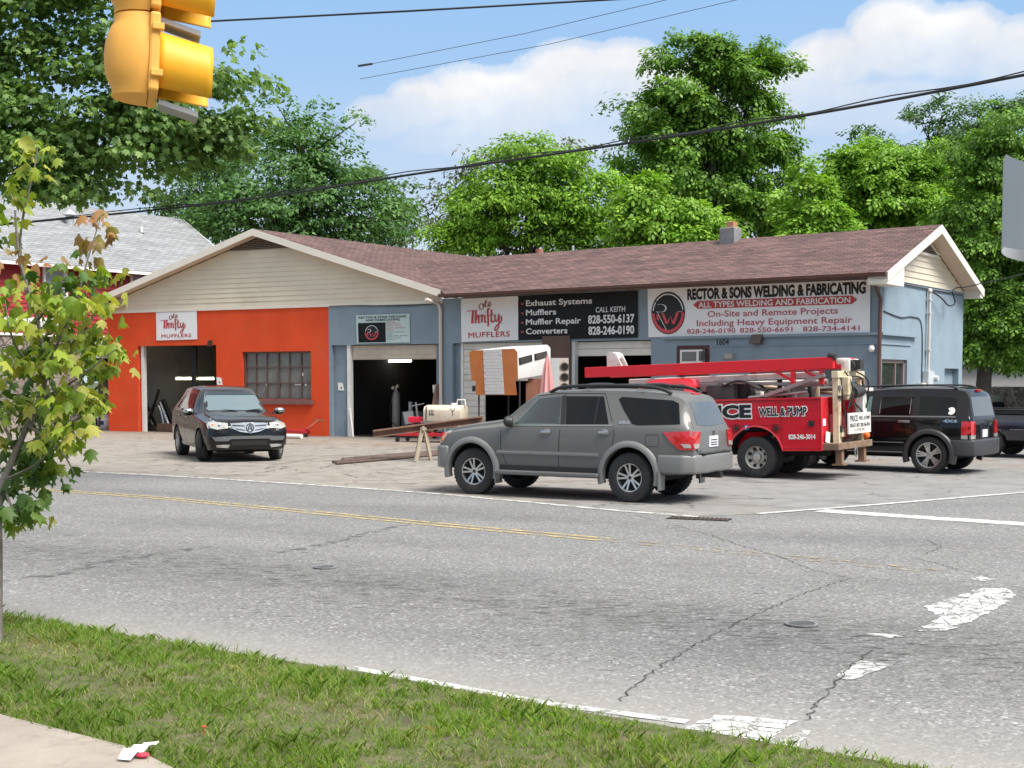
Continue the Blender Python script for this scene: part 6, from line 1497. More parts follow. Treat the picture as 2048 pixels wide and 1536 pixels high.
    # bumper beam and its plate
    mb = MB(); mb.bar((xr - .14, 1.0, .60), (xr - .14, -1.02, .60), .34, .13); part(mb, 'bumper', RUST, root, None, .012)
    mb = MB(); mb.box((xr - .06, 0, .74), (.10, 1.2, .18)); part(mb, 'rear_valance', RUST, root, None, .01)
    for s in (1, -1):
        mb = MB(); mb.cyl((xr - .12, s * .06 + .02, .77), (xr - .15, s * .06 + .02, .77), .055, .055, 14); part(mb, 'tail_lamp', REDL, root)
    mb = MB(); mb.tube([(xr - .34, .1 + .07 * math.cos(a), .47 + .09 * math.sin(a)) for a in np.linspace(0, 6.283, 16)], .015, 6); part(mb, 'chain_hook', STEEL, root)
    q = Vector((xp - .20, -.06, 1.02)); mb = MB(); mb.box(q, (.03, 1.34, .40)); pl = part(mb, 'name_plate', WHT, root, None, .004)
    fm = lambda u, v: Vector((q.x - .018, q.y - u * 1.3, q.z + v)); mb = MB()
    put_text(mb, 'PRICE', fm, -.46, -.10, .04, .15, .02); put_text(mb, 'WELL & PUMP', fm, -.05, .45, .06, .13, .01); put_text(mb, '828-627-2857  828-246-3014', fm, -.46, .46, -.07, .0, .01); put_text(mb, 'CLYDE, NC', fm, -.26, .22, -.15, -.10, .0); part(mb, 'plate_lettering', INK, pl)
    mb = MB(); mb.bar((3.6, .5, .55), (xr + .05, .5, .50), .10, .18); mb.bar((3.6, -.5, .55), (xr + .05, -.5, .50), .10, .18); mb.bar((0, .8, .42), (0, -.8, .42), .16, .16); part(mb, 'chassis', ARCH, root)
    SR = mat('silver_steel_rim', (.50, .48, .45), .45, .5, var=.15, dirt=((.20, .15, .11), .6, 5))
    for y in (.90, .64, -.64, -.90): wheel(root, 0, y, .40, .23, .225, 'steel', 0, SR)
    for y in (.86, -.86): wheel(root, 3.75, y, .40, .24, .225, 'steel', 0, SR, .118)
    # orange cloth wound on the bumper end, a thing that lies on the truck
    w = root.matrix_world if False else M
    bd = thing('cloth_bundle', 'bright orange cloth bundle lying on the right end of the truck bumper', 'cloth', M @ Vector((xr - .14, -.93, .67)))
    mb = MB(); c = M @ Vector((xr - .16, -.90, .79))
    for i in range(9): mb.ball(c + Vector((random.uniform(-.12, .12), random.uniform(-.10, .10), random.uniform(-.05, .08))), random.uniform(.07, .11), 9, 6, (1, 1, .8))
    mb.build('cloth', mat('orange_cloth', (.80, .16, .02), .8, var=.2, vscale=9), bd, smooth=70)
    return root
make_service_truck()

# ================================================================== red clapboard house at the left
HC = gnd(176, 857)                                                  # where its wall meets the gap beside the shop
WH = Wall(HC, 0); WH.u = V.copy(); WH.n = WR.u.copy()
house = thing('red_house', 'two storey red clapboard house on a stone base with a pale grey shingle roof', 'house', (HC.x, HC.y, 0))
REDS = mat('red_clapboard', (0.30, 0.022, 0.026), .6, var=.10, vscale=1.2); GSH = shingle_mat('pale_grey_shingles', tuple(V), ((0.285, 0.292, 0.30), (0.235, 0.242, 0.25), (0.15, 0.154, 0.158)), .5, 1.3, .5)
def stone_build(g, b, pos):
    vo = g.n('ShaderNodeTexVoronoi'); vo.inputs['Scale'].default_value = 2.1; vd = g.n('ShaderNodeTexVoronoi', feature='DISTANCE_TO_EDGE'); vd.inputs['Scale'].default_value = 2.1
    wv = g.n('ShaderNodeVectorMath', operation='ADD'); wn = g.n('ShaderNodeTexNoise'); wn.inputs['Scale'].default_value = 2.5; g.link(pos, wn.inputs['Vector']); g.link(pos, wv.inputs[0]); g.link(wn.outputs['Color'], wv.inputs[1])
    g.link(wv.outputs[0], vo.inputs['Vector']); g.link(wv.outputs[0], vd.inputs['Vector'])
    col = g.mix(vo.outputs['Color'], (0.13, 0.105, 0.09), (0.36, 0.31, 0.265)); col = g.mix(1.0, col, g.ramp(g.noise(pos, 8, 6, .7), [(.3, .7), (.7, 1.2)]), 'MULTIPLY')
    e = g.ramp(vd.outputs['Distance'], [(.02, 1.0), (.06, 0.0)]); col = g.mix(e, col, (0.10, 0.088, 0.078)); g.link(col, b.inputs['Base Color']); b.inputs['Roughness'].default_value = .9
    bumped(g, b, g.math('SUBTRACT', g.noise(pos, 12, 5), g.math('MULTIPLY', e, 1.5)), .8, .04)
STONE = ground_mat('rubble_stone', stone_build)
zba = WH.z(120, 672); s0h = -16.0
eL, eR = WH.px(0, 517, .45), WH.px(310, 545, .45); zev = (eL.z + eR.z) / 2
HD = 4.3
ridge_w = Wall(HC - WR.u * HD, 0); ridge_w.u = V.copy(); ridge_w.n = WR.u.copy()
re = ridge_w.px(365, 438); zrd = re.z; sE = (re - HC).dot(V)
m = MB(); m.quad(WH.P(s0h, zba), WH.P(sE - .3, zba), WH.P(sE - .3, zev), WH.P(s0h, zev))
m.quad(WH.P(sE - .3, 0), WH.P(sE - .3, 0, -2 * HD), WH.P(sE - .3, zev, -2 * HD), WH.P(sE - .3, zev)); m.build('wall', REDS, house)
m = MB(); siding(m, WH, [(s0h, zba), (sE - .3, zba), (sE - .3, zev), (s0h, zev)], .17, .004, .03); m.build('clapboards', REDS, house)
m = MB(); m.obox(WH.P(s0h, -.1, -.4), V * (-.3 - s0h), Vector((0, 0, zba + .06)), WR.u * .46); m.build('stone_base', STONE, house)
m = MB(); wbox(m, WH, s0h, sE - .3, zba - .03, zba + .06, .075, .12); m.build('band_board', WHITE, house)
sl_ = (zrd - zev) / HD; m = MB(); ov = .45
a_, b_ = WH.P(s0h, zev - sl_ * 0, ov), WH.P(sE, zev, ov); ra, rb = WH.P(s0h, zrd, -HD), WH.P(sE, zrd, -HD); ca, cb_ = WH.P(s0h, zev, -2 * HD - ov), WH.P(sE, zev, -2 * HD - ov)
m.prism([a_, b_, rb, ra], (0, 0, -.12)); m.prism([ra, rb, cb_, ca], (0, 0, -.12)); m.build('roof', GSH, house)
m = MB(); m.bar(WH.P(s0h, zev - .10, ov + .05), WH.P(sE - .05, zev - .10, ov + .05), .11, .11); m.build('gutter', WHITE, house)
m = MB(); m.bar(b_ + V * .02 - Vector((0, 0, .12)), rb + V * .02 - Vector((0, 0, .12)), .04, .2); m.bar(rb + V * .02 - Vector((0, 0, .12)), cb_ + V * .02 - Vector((0, 0, .12)), .04, .2); m.build('rake_board', WHITE, house)
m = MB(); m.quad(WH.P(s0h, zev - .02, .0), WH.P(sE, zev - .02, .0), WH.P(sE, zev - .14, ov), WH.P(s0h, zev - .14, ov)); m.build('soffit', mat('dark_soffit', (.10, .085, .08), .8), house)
def house_window(px0, px1, py0, py1):
    a, b, c, d = WH.s(px0), WH.s(px1), WH.z((px0 + px1) / 2, py1), WH.z((px0 + px1) / 2, py0)
    f = MB(); t = .10
    for s0, s1, z0, z1 in ((a, a + t, c, d), (b - t, b, c, d), (a + t, b - t, c, c + t), (a + t, b - t, d - t, d), (a + t, b - t, (c + d) / 2 - .03, (c + d) / 2 + .03)): wbox(f, WH, s0, s1, z0, z1, .03, .10)
    o = f.build('window', WHITE, house); p = MB(); p.quad(WH.P(a + .05, c + .05, .05), WH.P(b - .05, c + .05, .05), WH.P(b - .05, d - .05, .05), WH.P(a + .05, d - .05, .05)); p.build('pane', mat('blind_backed_glass', (.30, .33, .36), .1, spec=.7), o)
house_window(88, 136, 527, 622); house_window(262, 300, 544, 600)
m = MB(); wbox(m, WH, WH.s(181), WH.s(214), WH.z(198, 716), WH.z(198, 682), .07, .16); m.build('concrete_patch', mat('grey_concrete', (.33, .33, .32), .9, var=.2, vscale=4), house)
q = on_plane(140, 455, ra, Vector((sl_ * WR.u.x, sl_ * WR.u.y, 1)).normalized()); m = MB(); m.cyl(q - Vector((0, 0, .1)), q + Vector((0, 0, .55)), .16, .16, 12); m.cyl(q + Vector((0, 0, .5)), q + Vector((0, 0, .75)), .30, .02, 14); m.build('roof_vent', GREYM, house, smooth=40)
q = on_plane(283, 470, ra, Vector((sl_ * WR.u.x, sl_ * WR.u.y, 1)).normalized()); m = MB(); m.cyl(q - Vector((0, 0, .1)), q + Vector((0, 0, .35)), .07, .07, 10); m.build('roof_vent', WHITE, house, smooth=40); m = MB(); m.cyl(q - Vector((0, 0, .06)), q + Vector((0, 0, .10)), .20, .09, 12); m.build('vent_boot', BLACK, house, smooth=40)
hs = thing('hospital_sign', 'long white board sign fixed across the red clapboard wall', 'sign', WH.P(WH.s(70), WH.z(70, 644), .1))
m = MB(); a, b = WH.s(-60), WH.s(140); zc0, zc1 = WH.z(95, 656), WH.z(95, 636); wbox(m, WH, a, b, zc0, zc1, .06, .11); m.build('board', WHITE, hs)
m = MB(); put_text(m, 'HOSPITAL', lambda u, v: WH.P(u, v, .118), WH.s(57), WH.s(131), zc0 + .10, zc1 - .10, .02, 1.15); m.build('lettering', mat('grey_print', (.16, .17, .16), .6), hs)
fg = thing('board_gate', 'dark brown board gate closing the gap between the stone base and the orange wall', 'gate', gnd(196, 856))
m = MB(); g0, g1 = gnd(172, 855), gnd(221, 852); g0 = g0 + V * .6; g1 = g1 + V * .6; d = g1 - g0; n = 9
for i in range(n): m.obox(g0 + d * (i / n), d * (.93 / n), Vector((0, 0, 2.75 + .04 * (i % 2))), V * .03)
m.bar(g0 - V * .02 + Vector((0, 0, .5)), g1 - V * .02 + Vector((0, 0, .5)), .05, .12); m.bar(g0 - V * .02 + Vector((0, 0, 2.2)), g1 - V * .02 + Vector((0, 0, 2.2)), .05, .12)
m.build('boards', mat('dark_brown_boards', (.035, .022, .018), .85, var=.4, vscale=4), fg)

# ================================================================== small things of the yard
# propane bottle and bin in the gap
q = gnd(211, 858); o = thing('propane_tank', 'white propane bottle with blue label at the corner of the orange wall', 'propane tank', q)
m = MB(); m.lathe([(.001, .03), (.13, .03), (.17, .08), (.185, .14), (.185, .33), (.165, .39), (.10, .43), (.001, .44)], q, (0, 0, 1), 24); m.lathe([(.12, 0), (.13, .05), (.12, .05)], q, (0, 0, 1), 18); m.build('bottle', WHITE, o, smooth=40)
m = MB(); m.lathe([(.115, .42), (.125, .55), (.105, .55), (.10, .42)], q, (0, 0, 1), 20, close=True, a0=.6, a1=5.6); m.cyl(q + Vector((0, 0, .43)), q + Vector((0, 0, .50)), .03); m.build('collar', WHITE, o, smooth=40)
m = MB(); m.lathe([(.1865, .16), (.1865, .32)], q, (0, 0, 1), 10, a0=math.pi * .98, a1=math.pi * 1.5); m.build('label', mat('blue_label', (.03, .06, .28), .5), o)
q = gnd(180, 858); o = thing('bin', 'black bin standing in the dark gap beside the white propane bottle', 'bin', q)
m = MB(); M_ = Matrix.Rotation(.5, 3, 'Z'); m.box(q + Vector((0, 0, .38)), (.46, .46, .62), M_); m.build('body', BLACK, o, bevel=.03)
m = MB(); m.box(q + Vector((0, 0, .74)), (.52, .52, .08), M_); m.box(q + Vector((0, 0, .80)), (.3, .1, .05), M_); m.build('lid', BLACK, o, bevel=.02)
m = MB()
for a in (-.16, .16): m.cyl(q + Vector((a, -.22, .06)), q + Vector((a + .05, -.22, .06)), .06, .06, 12)
m.build('wheel', RUBBER, o)
# red floor jack and white pipe at the foot of the orange wall
JR = mat('tool_red', (.50, .02, .03), .4, var=.1, dirt=((.12, .05, .04), .5, 8))
q = gnd(600, 874); o = thing('floor_jack', 'red floor jack lying at the foot of the orange wall', 'jack', q)
u_l = WL.u
m = MB(); m.bar(q - u_l * .75 + Vector((0, 0, .22)), q + u_l * .25 + Vector((0, 0, .16)), .16, .10); m.bar(q - u_l * .70 - WL.n * .25 + Vector((0, 0, .20)), q + u_l * .25 - WL.n * .25 + Vector((0, 0, .16)), .05, .12); m.bar(q + u_l * .05 + Vector((0, 0, .18)), q + u_l * .35 - WL.n * .1 + Vector((0, 0, .34)), .12, .08); m.build('frame', JR, o, bevel=.012)
m = MB(); m.bar(q + u_l * .28 + Vector((0, 0, .28)), q + u_l * .55 - WL.n * .3 + Vector((0, 0, .58)), .035, .035); m.bar(q + u_l * .40 - WL.n * .3 + Vector((0, 0, .58)), q + u_l * .78 - WL.n * .3 + Vector((0, 0, .55)), .04, .04); m.build('handle', mat('rusty_handle', (.30, .13, .08), .7), o)
for dx in (-.6, .28):
    m = MB(); c = q + u_l * dx + Vector((0, 0, .07)) + WL.n * .06; m.cyl(c - WL.n * .05, c + WL.n * .02, .07, .07, 14); m.build('wheel', BLACK, o, smooth=40)
q2 = gnd(572, 877); m = MB(); m.cyl(q2 + Vector((0, 0, .08)) - u_l * .3, q2 + Vector((0, 0, .08)) + u_l * .62, .075, .075, 14); tag(m.build('exhaust_pipe', WHITE, None, smooth=40), 'short white pipe lying in front of the red floor jack', 'pipe')
# gas cylinder and machine inside the open bay
def bay(w, px, y, dep): p = w.px(px, y); return p
q = WL.P(WL.s(744), 0.012, -1.3); q.x += .1; o = thing('gas_cylinder', 'tall grey gas cylinder standing inside the bay with the tan door', 'gas cylinder', q)
m = MB(); m.lathe([(.001, .0), (.13, .0), (.14, .04), (.14, 1.35), (.12, 1.46), (.06, 1.53), (.001, 1.54)], q, (0, 0, 1), 20); m.build('body', mat('olive_grey_steel', (.27, .265, .235), .55, var=.1), o, smooth=40)
m = MB(); m.cyl(q + Vector((0, 0, 1.50)), q + Vector((0, 0, 1.66)), .045); m.ball(q + Vector((-.10, -.05, 1.62)), .07, 10, 6); m.ball(q + Vector((.06, -.08, 1.68)), .06, 10, 6); m.build('regulator', mat('pale_brass', (.60, .55, .42), .4, .5), o, smooth=50)
m = MB(); cable(m, [q + Vector((-.05, -.1, 1.6)), q + Vector((-.18, -.16, 1.0)), q + Vector((-.12, -.18, .45)), q + Vector((.35, -.12, .25))], .012); m.build('hose', BLACK, o)
q = WL.P(WL.s(768), 0.012, -1.5); o = thing('welding_cart', 'dark welding cart with a white card hung on it, right of the gas cylinder', 'cart', q)
m = MB(); m.box(q + Vector((.15, 0, .45)), (.7, .5, .75)); m.build('cabinet', mat('dark_grey_steel', (.07, .072, .075), .5), o, bevel=.02)
m = MB(); m.box(q + Vector((0.05, -.285, .62)), (.34, .02, .42), Matrix.Rotation(-.2, 3, 'Y')); c_ = m.build('card', PAPER, o)
m = MB(); M_ = Matrix.Rotation(-.2, 3, 'Y'); put_text(m, 'HOBBY', lambda u, v: q + Vector((.05, -.298, .62)) + M_ @ Vector((u, 0, v)), -.13, .13, .0, .09, .02); m.build('lettering', REDI, c_) if False else None
m = MB(); m.cyl(q + Vector((.1, -.1, .83)), q + Vector((.1, -.1, 1.15)), .08, .08, 12); m.build('torch_holder', GREYM, o, smooth=40)
m = MB()
for dx in (-.12, .42): m.cyl(q + Vector((dx, -.27, .09)), q + Vector((dx, -.20, .09)), .09, .09, 14)
m.build('wheel', RUBBER, o)
m = MB(); b0, b1_ = WL.P(WL.s(697), .95, -.05), WL.P(WL.s(709), .0, .12); m.bar(b0, b1_, .05, .09); tag(m.build('timber_prop', WHITE), 'white timber prop leaning on the jamb of the tan garage door', 'timber')
m = MB(); b0, b1_ = WL.P(WL.s(877), 1.75, .06), WL.P(WL.s(872), 0, .42); m.bar(b0, b1_, .03, .20); tag(m.build('plank', mat('old_plank', (.30, .20, .14), .85, var=.3)), 'brown plank leaning on the post beside the pale downspout', 'plank')
# tubes lit inside the bays
TUBE = mat('lit_tube', (1.0, .97, .88), .4, emit=7.0); TUBEY = mat('lit_tube_warm', (1.0, .93, .62), .4, emit=6.0)
def tube_light(p, u, ln, m_, label, grp=None):
    o = thing('tube_light', label, 'light', p, group=grp); k = MB(); k.obox(p - u * ln / 2 + Vector((0, 0, .03)), u * ln, V * .14, Vector((0, 0, .05))); k.build('fitting', WHITE, o)
    k = MB(); k.cyl(p - u * ln / 2 * .97, p + u * ln / 2 * .97, .035, .035, 8); k.build('lamp_tube', m_, o, smooth=40)
def inside(px, py, dep): return on_plane(px, py, WL.p0 + V * dep, WL.n)
tube_light(inside(367, 757.5, 1.6), WL.u, .75, TUBEY, 'lit yellowish tube light left of the lift post, inside the orange bay')
tube_light(inside(412, 757.5, 1.6), WL.u, .75, TUBEY, 'lit yellowish tube light right of the lift post, inside the orange bay')
tube_light(inside(800, 722, 3.0), WL.u, .95, TUBE, 'upper, longer lit tube light inside the bay with the tan door')
tube_light(inside(818, 731, 5.2), WL.u, .60, TUBE, 'lower, shorter lit tube light inside the bay with the tan door')
m = MB(); q = inside(389, 760, 1.35); m.box((q.x, q.y, 1.7), (.15, .15, 3.4)); m.box((q.x, q.y - .05, 2.9), (.22, .2, .4)); tag(m.build('lift_post', BLACK), 'black vehicle lift post inside the bay of the orange wall', 'lift post')
# exhaust pipes leaning inside the first bay
SS = mat('aluminised_pipe', (.60, .60, .60), .32, .8, var=.1)
for i, (pts, r, mm) in enumerate(([[(300, 838), (318, 779)], .05, BLACK], [[(295, 848), (302, 820), (310, 808), (320, 818), (328, 852)], .055, SS], [[(320, 805), (337, 848)], .06, SS], [[(290, 815), (305, 850)], .05, STEEL], [[(292, 806), (312, 852)], .05, BLACK], [[(326, 800), (345, 846)], .09, BLACK])):
    m = MB(); P3 = [inside(x, y, 1.0 + .12 * i) for x, y in pts]; m.tube(spl(P3, 5) if len(P3) > 2 else P3, r, 10)
    tag(m.build('exhaust_pipe', mm, smooth=40), ['thin black pipe standing tallest among the pipes in the orange bay', 'bright bent exhaust pipe among the pipes in the orange bay', 'straight bright silver pipe leaning in the orange bay', 'grey steel pipe leaning closest to the white jamb of the orange bay', 'black pipe leaning between the grey pipe and the bent bright one', 'thick black muffler pipe leaning behind the black crossover'][i], 'pipe', 'exhaust pipes leaning inside the orange bay')
m = MB(); b0, b1_ = WL.P(WL.s(293), 0.012, -.5), WL.P(WL.s(345), 0.012, -.5); m.obox(b0, b1_ - b0, V * .25, Vector((0, 0, .28))); tag(m.build('timber_sill', mat('brown_timber', (.12, .065, .04), .85, var=.3)), 'brown timber across the foot of the open orange bay', 'timber')
# shelves and clutter at the back of the bay with the tan door
q = inside(835, 800, 6.2); q.z = .012; o = thing('shelf_unit', 'crowded dark shelf unit at the back of the bay with the tan door', 'shelf', q)
m = MB()
for k in range(5): m.obox(q - u_l * .9 + Vector((0, 0, .35 + .55 * k)), u_l * 1.8, V * .45, Vector((0, 0, .04)))
for e in (-.9, .86): m.obox(q + u_l * e, u_l * .05, V * .45, Vector((0, 0, 2.7)))
m.build('frame', mat('dark_grey_steel', (.07, .072, .075), .5), o)
for k in range(26):
    b_ = q - u_l * .85 + u_l * random.uniform(0, 1.5) + Vector((0, 0, .395 + .55 * random.randint(0, 4))) + V * random.uniform(0, .15); m = MB(); c_ = mat('clutter_%s' % ['grey', 'tan', 'red', 'white', 'black'][k % 5], [(.25, .25, .25), (.35, .26, .16), (.35, .03, .03), (.6, .6, .58), (.03, .03, .03)][k % 5], .6)
    w_, h_2 = random.uniform(.08, .26), random.uniform(.10, .38)
    if k % 3: m.obox(b_, u_l * w_, V * .2, Vector((0, 0, h_2)))
    else: m.cyl(b_, b_ + Vector((0, 0, h_2)), w_ * .45, w_ * .45, 12)
    m.build('supplies', c_, o)
# red cart with the white tank
q = gnd(840, 884); o = thing('red_cart', 'low red steel cart on casters behind the leaning beam', 'cart', q)
cu = WR.u; A0 = gnd(792, 884); A1 = gnd(892, 886); cd = (A1 - A0); cl = cd.length; cd = cd.normalized(); cn = Vector((-cd.y, cd.x, 0))
m = MB()
for k in (0, .7): m.bar(A0 + cn * k + Vector((0, 0, .24)), A1 + cn * k + Vector((0, 0, .24)), .08, .10)
for k in np.linspace(.05, .95, 5): p = A0 + cd * cl * k + Vector((0, 0, .29)); m.bar(p, p + cn * .7, .10, .05)
m.bar(A0 + cd * .2 + cn * .3 + Vector((0, 0, .34)), A0 + cd * .9 + cn * .5 + Vector((0, 0, .46)), .14, .08); m.build('frame', JR, o, bevel=.01)
for k, s in ((.03, 0), (.97, 0), (.03, .7), (.97, .7), (.5, 0)):
    c = A0 + cd * cl * k + cn * s; m = MB(); m.cyl(c + Vector((0, 0, .07)) - cn * .025, c + Vector((0, 0, .07)) + cn * .025, .07, .07, 14); m.bar(c + Vector((0, 0, .10)), c + Vector((0, 0, .20)), .05, .05); m.build('caster', BLACK, o)
m = MB()
for k in (.60, .97):
    for s in (.05, .6): p = A0 + cd * cl * k + cn * s; m.bar(p + Vector((0, 0, .29)), p + Vector((0, 0, .60)), .05, .05)
m.obox(A0 + cd * cl * .5 + Vector((0, 0, .60)), cd * cl * .52, cn * .68, Vector((0, 0, .04))); m.build('tray', mat('grey_tray', (.25, .25, .24), .6, .3), o)
T0 = A0 + cd * cl * .52 + cn * .08 + Vector((0, 0, .641))
o = thing('plastic_tank', 'dirty cream plastic tank with black scrawl, standing above the red cart', 'tank', T0)
TK = mat('cream_plastic', (.72, .62, .50), .5, var=.06, dirt=((.50, .38, .27), .5, 3)); L_ = 1.26
pr = [(0, 0), (.56, 0), (.60, .08), (.60, .36), (.52, .46), (.30, .50), (.08, .46), (0, .36)]
m = MB(); m.prism([T0 + cn * a + Vector((0, 0, b)) for a, b in pr], cd * L_); m.build('body', TK, o, bevel=.03, smooth=60)
m = MB(); p = T0 + cd * .9 + cn * .28 + Vector((0, 0, .48)); m.cyl(p, p + Vector((0, 0, .08)), .09, .09, 14); m.tube([p + cd * .1, p + cd * .14 + Vector((0, 0, .18)), p + cd * .38 + Vector((0, 0, .18)), p + cd * .40], .025, 8); m.build('cap', WHITE, o, smooth=40)
m = MB(); f = lambda u, v: T0 + cd * u + Vector((0, 0, v)) - cn * .004
for pts in ([(.22, .36), (.23, .16)], [(.28, .37), (.29, .18)], [(.34, .36), (.34, .18)], [(.20, .22), (.40, .20)], [(.92, .40), (1.00, .30)], [(1.08, .41), (1.00, .30), (1.00, .18)]): stroke(m, pts, .022, f)
stroke(m, [(.12, .45), (.10, .02)], .04, f); m.build('marks', INK, o)
o = thing('tool_box', 'small bright red tool box on the left of the red cart', 'tool box', A0 + cd * cl * .3)
p = A0 + cd * cl * .34 + cn * .2 + Vector((0, 0, .60)); m = MB(); m.obox(p - cd * .26, cd * .52, cn * .28, Vector((0, 0, .17))); m.bar(p - cd * .15 + cn * .1, p - cd * .15 + cn * .1 - Vector((0, 0, .32)), .05, .05); m.bar(p + cd * .15 + cn * .1, p + cd * .15 + cn * .1 - Vector((0, 0, .32)), .05, .05); m.build('case', mat('bright_red_plastic', (.75, .015, .05), .35), o, bevel=.02)
m = MB(); m.bar(p + cn * .14 + Vector((0, 0, .17)), p - cd * .06 + cn * .14 + Vector((0, 0, .62)), .04, .04); m.bar(p - cd * .2 + cn * .14 + Vector((0, 0, .50)), p + cd * .22 + cn * .14 + Vector((0, 0, .58)), .03, .03); m.build('handle', STEEL, o)
# sawhorse and steel beam
S0, S1 = gnd(832, 924), gnd(862, 921); SH = thing('sawhorse', 'bare wooden sawhorse carrying the long rusty steel beam', 'sawhorse', S0)
WOODP = mat('pale_wood', (.40, .34, .25), .8, var=.25, vscale=3, dirt=((.25, .19, .13), .5, 5)); zs_ = .80
mid = (S0 + S1) / 2; ax_ = (S1 - S0).normalized(); bx = Vector((S0.x, S0.y, 0)).normalized()
for k in (0, .85):
    for e in (S0, S1):
        m = MB(); m.bar(e + bx * k, mid + (e - mid) * .12 + bx * (k * .8 + .05) + Vector((0, 0, zs_ - .02)), .045, .10); m.build('leg', WOODP, SH)
m = MB(); m.bar(mid + bx * -.1 + Vector((0, 0, zs_ - .03)), mid + bx * .95 + Vector((0, 0, zs_ - .03)), .05, .10); m.build('top_rail', WOODP, SH)
B0 = at_y(746, 862, S0.y + .3); B1 = at_y(965, 833, S0.y + .6)
m = MB(); m.bar(B0, B1, .20, .03); m.bar(B0 - Vector((0, 0, .075)), B1 - Vector((0, 0, .075)), .02, .13); m.bar(B0 - Vector((0, 0, .145)), B1 - Vector((0, 0, .145)), .20, .02)
tag(m.build('steel_beam', mat('rusty_beam', (.22, .12, .085), .75, .2, var=.25, vscale=4, dirt=((.09, .06, .05), .6, 3))), 'long rusty steel beam slanting over the wooden sawhorse', 'steel beam')
S2 = S0 + (B1 - B0) * .62; S2.z = 0; o2 = thing('sawhorse', 'second sawhorse, behind the bonnet of the grey SUV', 'sawhorse', S2)
zt2 = (B0 + (B1 - B0) * .80).z - .16
m = MB(); c = B0 + (B1 - B0) * .80; c.z = 0
for e in (-.3, .3): m.bar(c + ax_ * e - bx * .1, c + ax_ * e * .1 - bx * .1 + Vector((0, 0, zt2)), .045, .1); m.bar(c + ax_ * e + bx * .5, c + ax_ * e * .1 + bx * .5 + Vector((0, 0, zt2)), .045, .1)
m.bar(c - bx * .2 + Vector((0, 0, zt2 - .03)), c + bx * .6 + Vector((0, 0, zt2 - .03)), .05, .08); m.build('frame', WOODP, o2)
PIP = mat('dark_rusty_pipe', (.12, .085, .07), .7, .3, var=.3, vscale=5)
for i, (a, b, r) in enumerate((((666, 927), (880, 911), .035), ((672, 930), (900, 910), .03), ((685, 923), (880, 906), .06))):
    p, q = gnd(*a), gnd(*b); m = MB(); z = Vector((0, 0, r + .002))
    if i == 2: m.prism([p + Vector((-.1, 0, 0)), p + Vector((.1, .05, 0)), p + Vector((0, .03, .09))], q - p)
    else: m.tube([p + z, q + z], r, 8)
    tag(m.build('steel_bar', PIP, smooth=40 if i < 2 else None), ['rusty pipe lying on the paving behind the front pipe', 'frontmost dark pipe lying on the paving under the sawhorse', 'angle iron lying on the paving behind the two pipes'][i], 'steel bar', 'steel bars lying on the paving')
# truck-bed topper on a stand, with things leaning by it
dE = 34.6; F_ = [at_y(938, 706, dE), at_y(944, 701, dE), at_y(1029, 697, dE), at_y(1035, 704, dE), at_y(1036, 760, dE), at_y(1031, 762, dE), at_y(1034, 790, dE), at_y(952, 790, dE), at_y(951, 762, dE), at_y(943, 761, dE)]
sv = at_y(1104, 690, dE + 1.9) - F_[3]; sv2 = Vector((.62, .79, 0)); lnS = 2.3
BK = at_y(1101, 692, dE + 1.55) - at_y(1034, 700, dE)
o = thing('truck_topper', 'white truck topper with brown end panel, raised on a stand before the shutter door', 'truck topper', (F_[6].x, F_[6].y, 0))
TW = mat('white_gelcoat', (.76, .76, .74), .3, var=.04, dirt=((.55, .50, .42), .4, 1.5))
n = len(F_); m = MB()
outer = [F_[0], F_[1], F_[2], F_[3], F_[4], F_[9]]
m.prism(outer, BK); m.build('shell', TW, o, bevel=.04, smooth=50)
fn = (F_[3] - F_[0]).cross(Vector((0, 0, 1))).normalized(); fn = fn if fn.y < 0 else -fn
m = MB(); m.prism([p + fn * .004 for p in F_], fn * .03); m.build('end_panel', mat('varnished_brown_ply', (.30, .095, .025), .25, var=.15, vscale=1.5, coat=.6), o)
c0, c1, c2, c3 = at_y(966, 700, dE), at_y(1003, 698, dE), at_y(1009, 789, dE), at_y(970, 789, dE)
m = MB(); k = 14
for i in range(k):
    for j in range(5):
        def q_(u, v): return (c0 * (1 - u) + c1 * u) * (1 - v) + (c3 * (1 - u) + c2 * u) * v
        a, b = i / k, (i + .92) / k; u0, u1 = (j + (.5 if i % 2 else 0)) / 5.5, (j + .94 + (.5 if i % 2 else 0)) / 5.5
        m.prism([q_(u0, a) + fn * .036, q_(u1, a) + fn * .036, q_(u1, b) + fn * .036, q_(u0, b) + fn * .036], fn * .012)
m.prism([c0 + fn * .034, c1 + fn * .034, c2 + fn * .034, c3 + fn * .034], fn * .006)
m.build('quilted_strip', mat('quilted_grey', (.37, .36, .37), .6, var=.1, vscale=6), o)
sd = BK.normalized(); sn = sd.cross(Vector((0, 0, 1))); sn = sn.normalized(); sn = sn if sn.y < 0 else -sn
SDp = F_[3]
def side_pt(px, py): return on_plane(px, py, (F_[3] + F_[4]) / 2, (BK.cross(F_[4] - F_[3])).normalized())
for pl in ([(1037, 716), (1063, 709), (1064, 722), (1038, 730)], [(1068, 708), (1093, 702), (1094, 714), (1069, 721)]):
    m = MB(); P4 = [side_pt(*p) + sn * .006 for p in pl]; m.prism(P4, sn * .012); w_ = m.build('window', BLACK, o)
    cc = sum(P4, Vector()) / 4; m = MB(); m.prism([cc + (p - cc) * .86 + sn * .013 for p in P4], sn * .006); m.build('pane', mat('brownish_glass', (.055, .05, .045), .08, spec=.8), w_)
m = MB(); p = at_y(949, 776, dE); m.prism([at_y(944, 771, dE) + fn * .0, at_y(951, 771, dE), at_y(951, 783, dE), at_y(944, 783, dE)], -fn * .1); m.build('lamp', BLACK, o, bevel=.02)
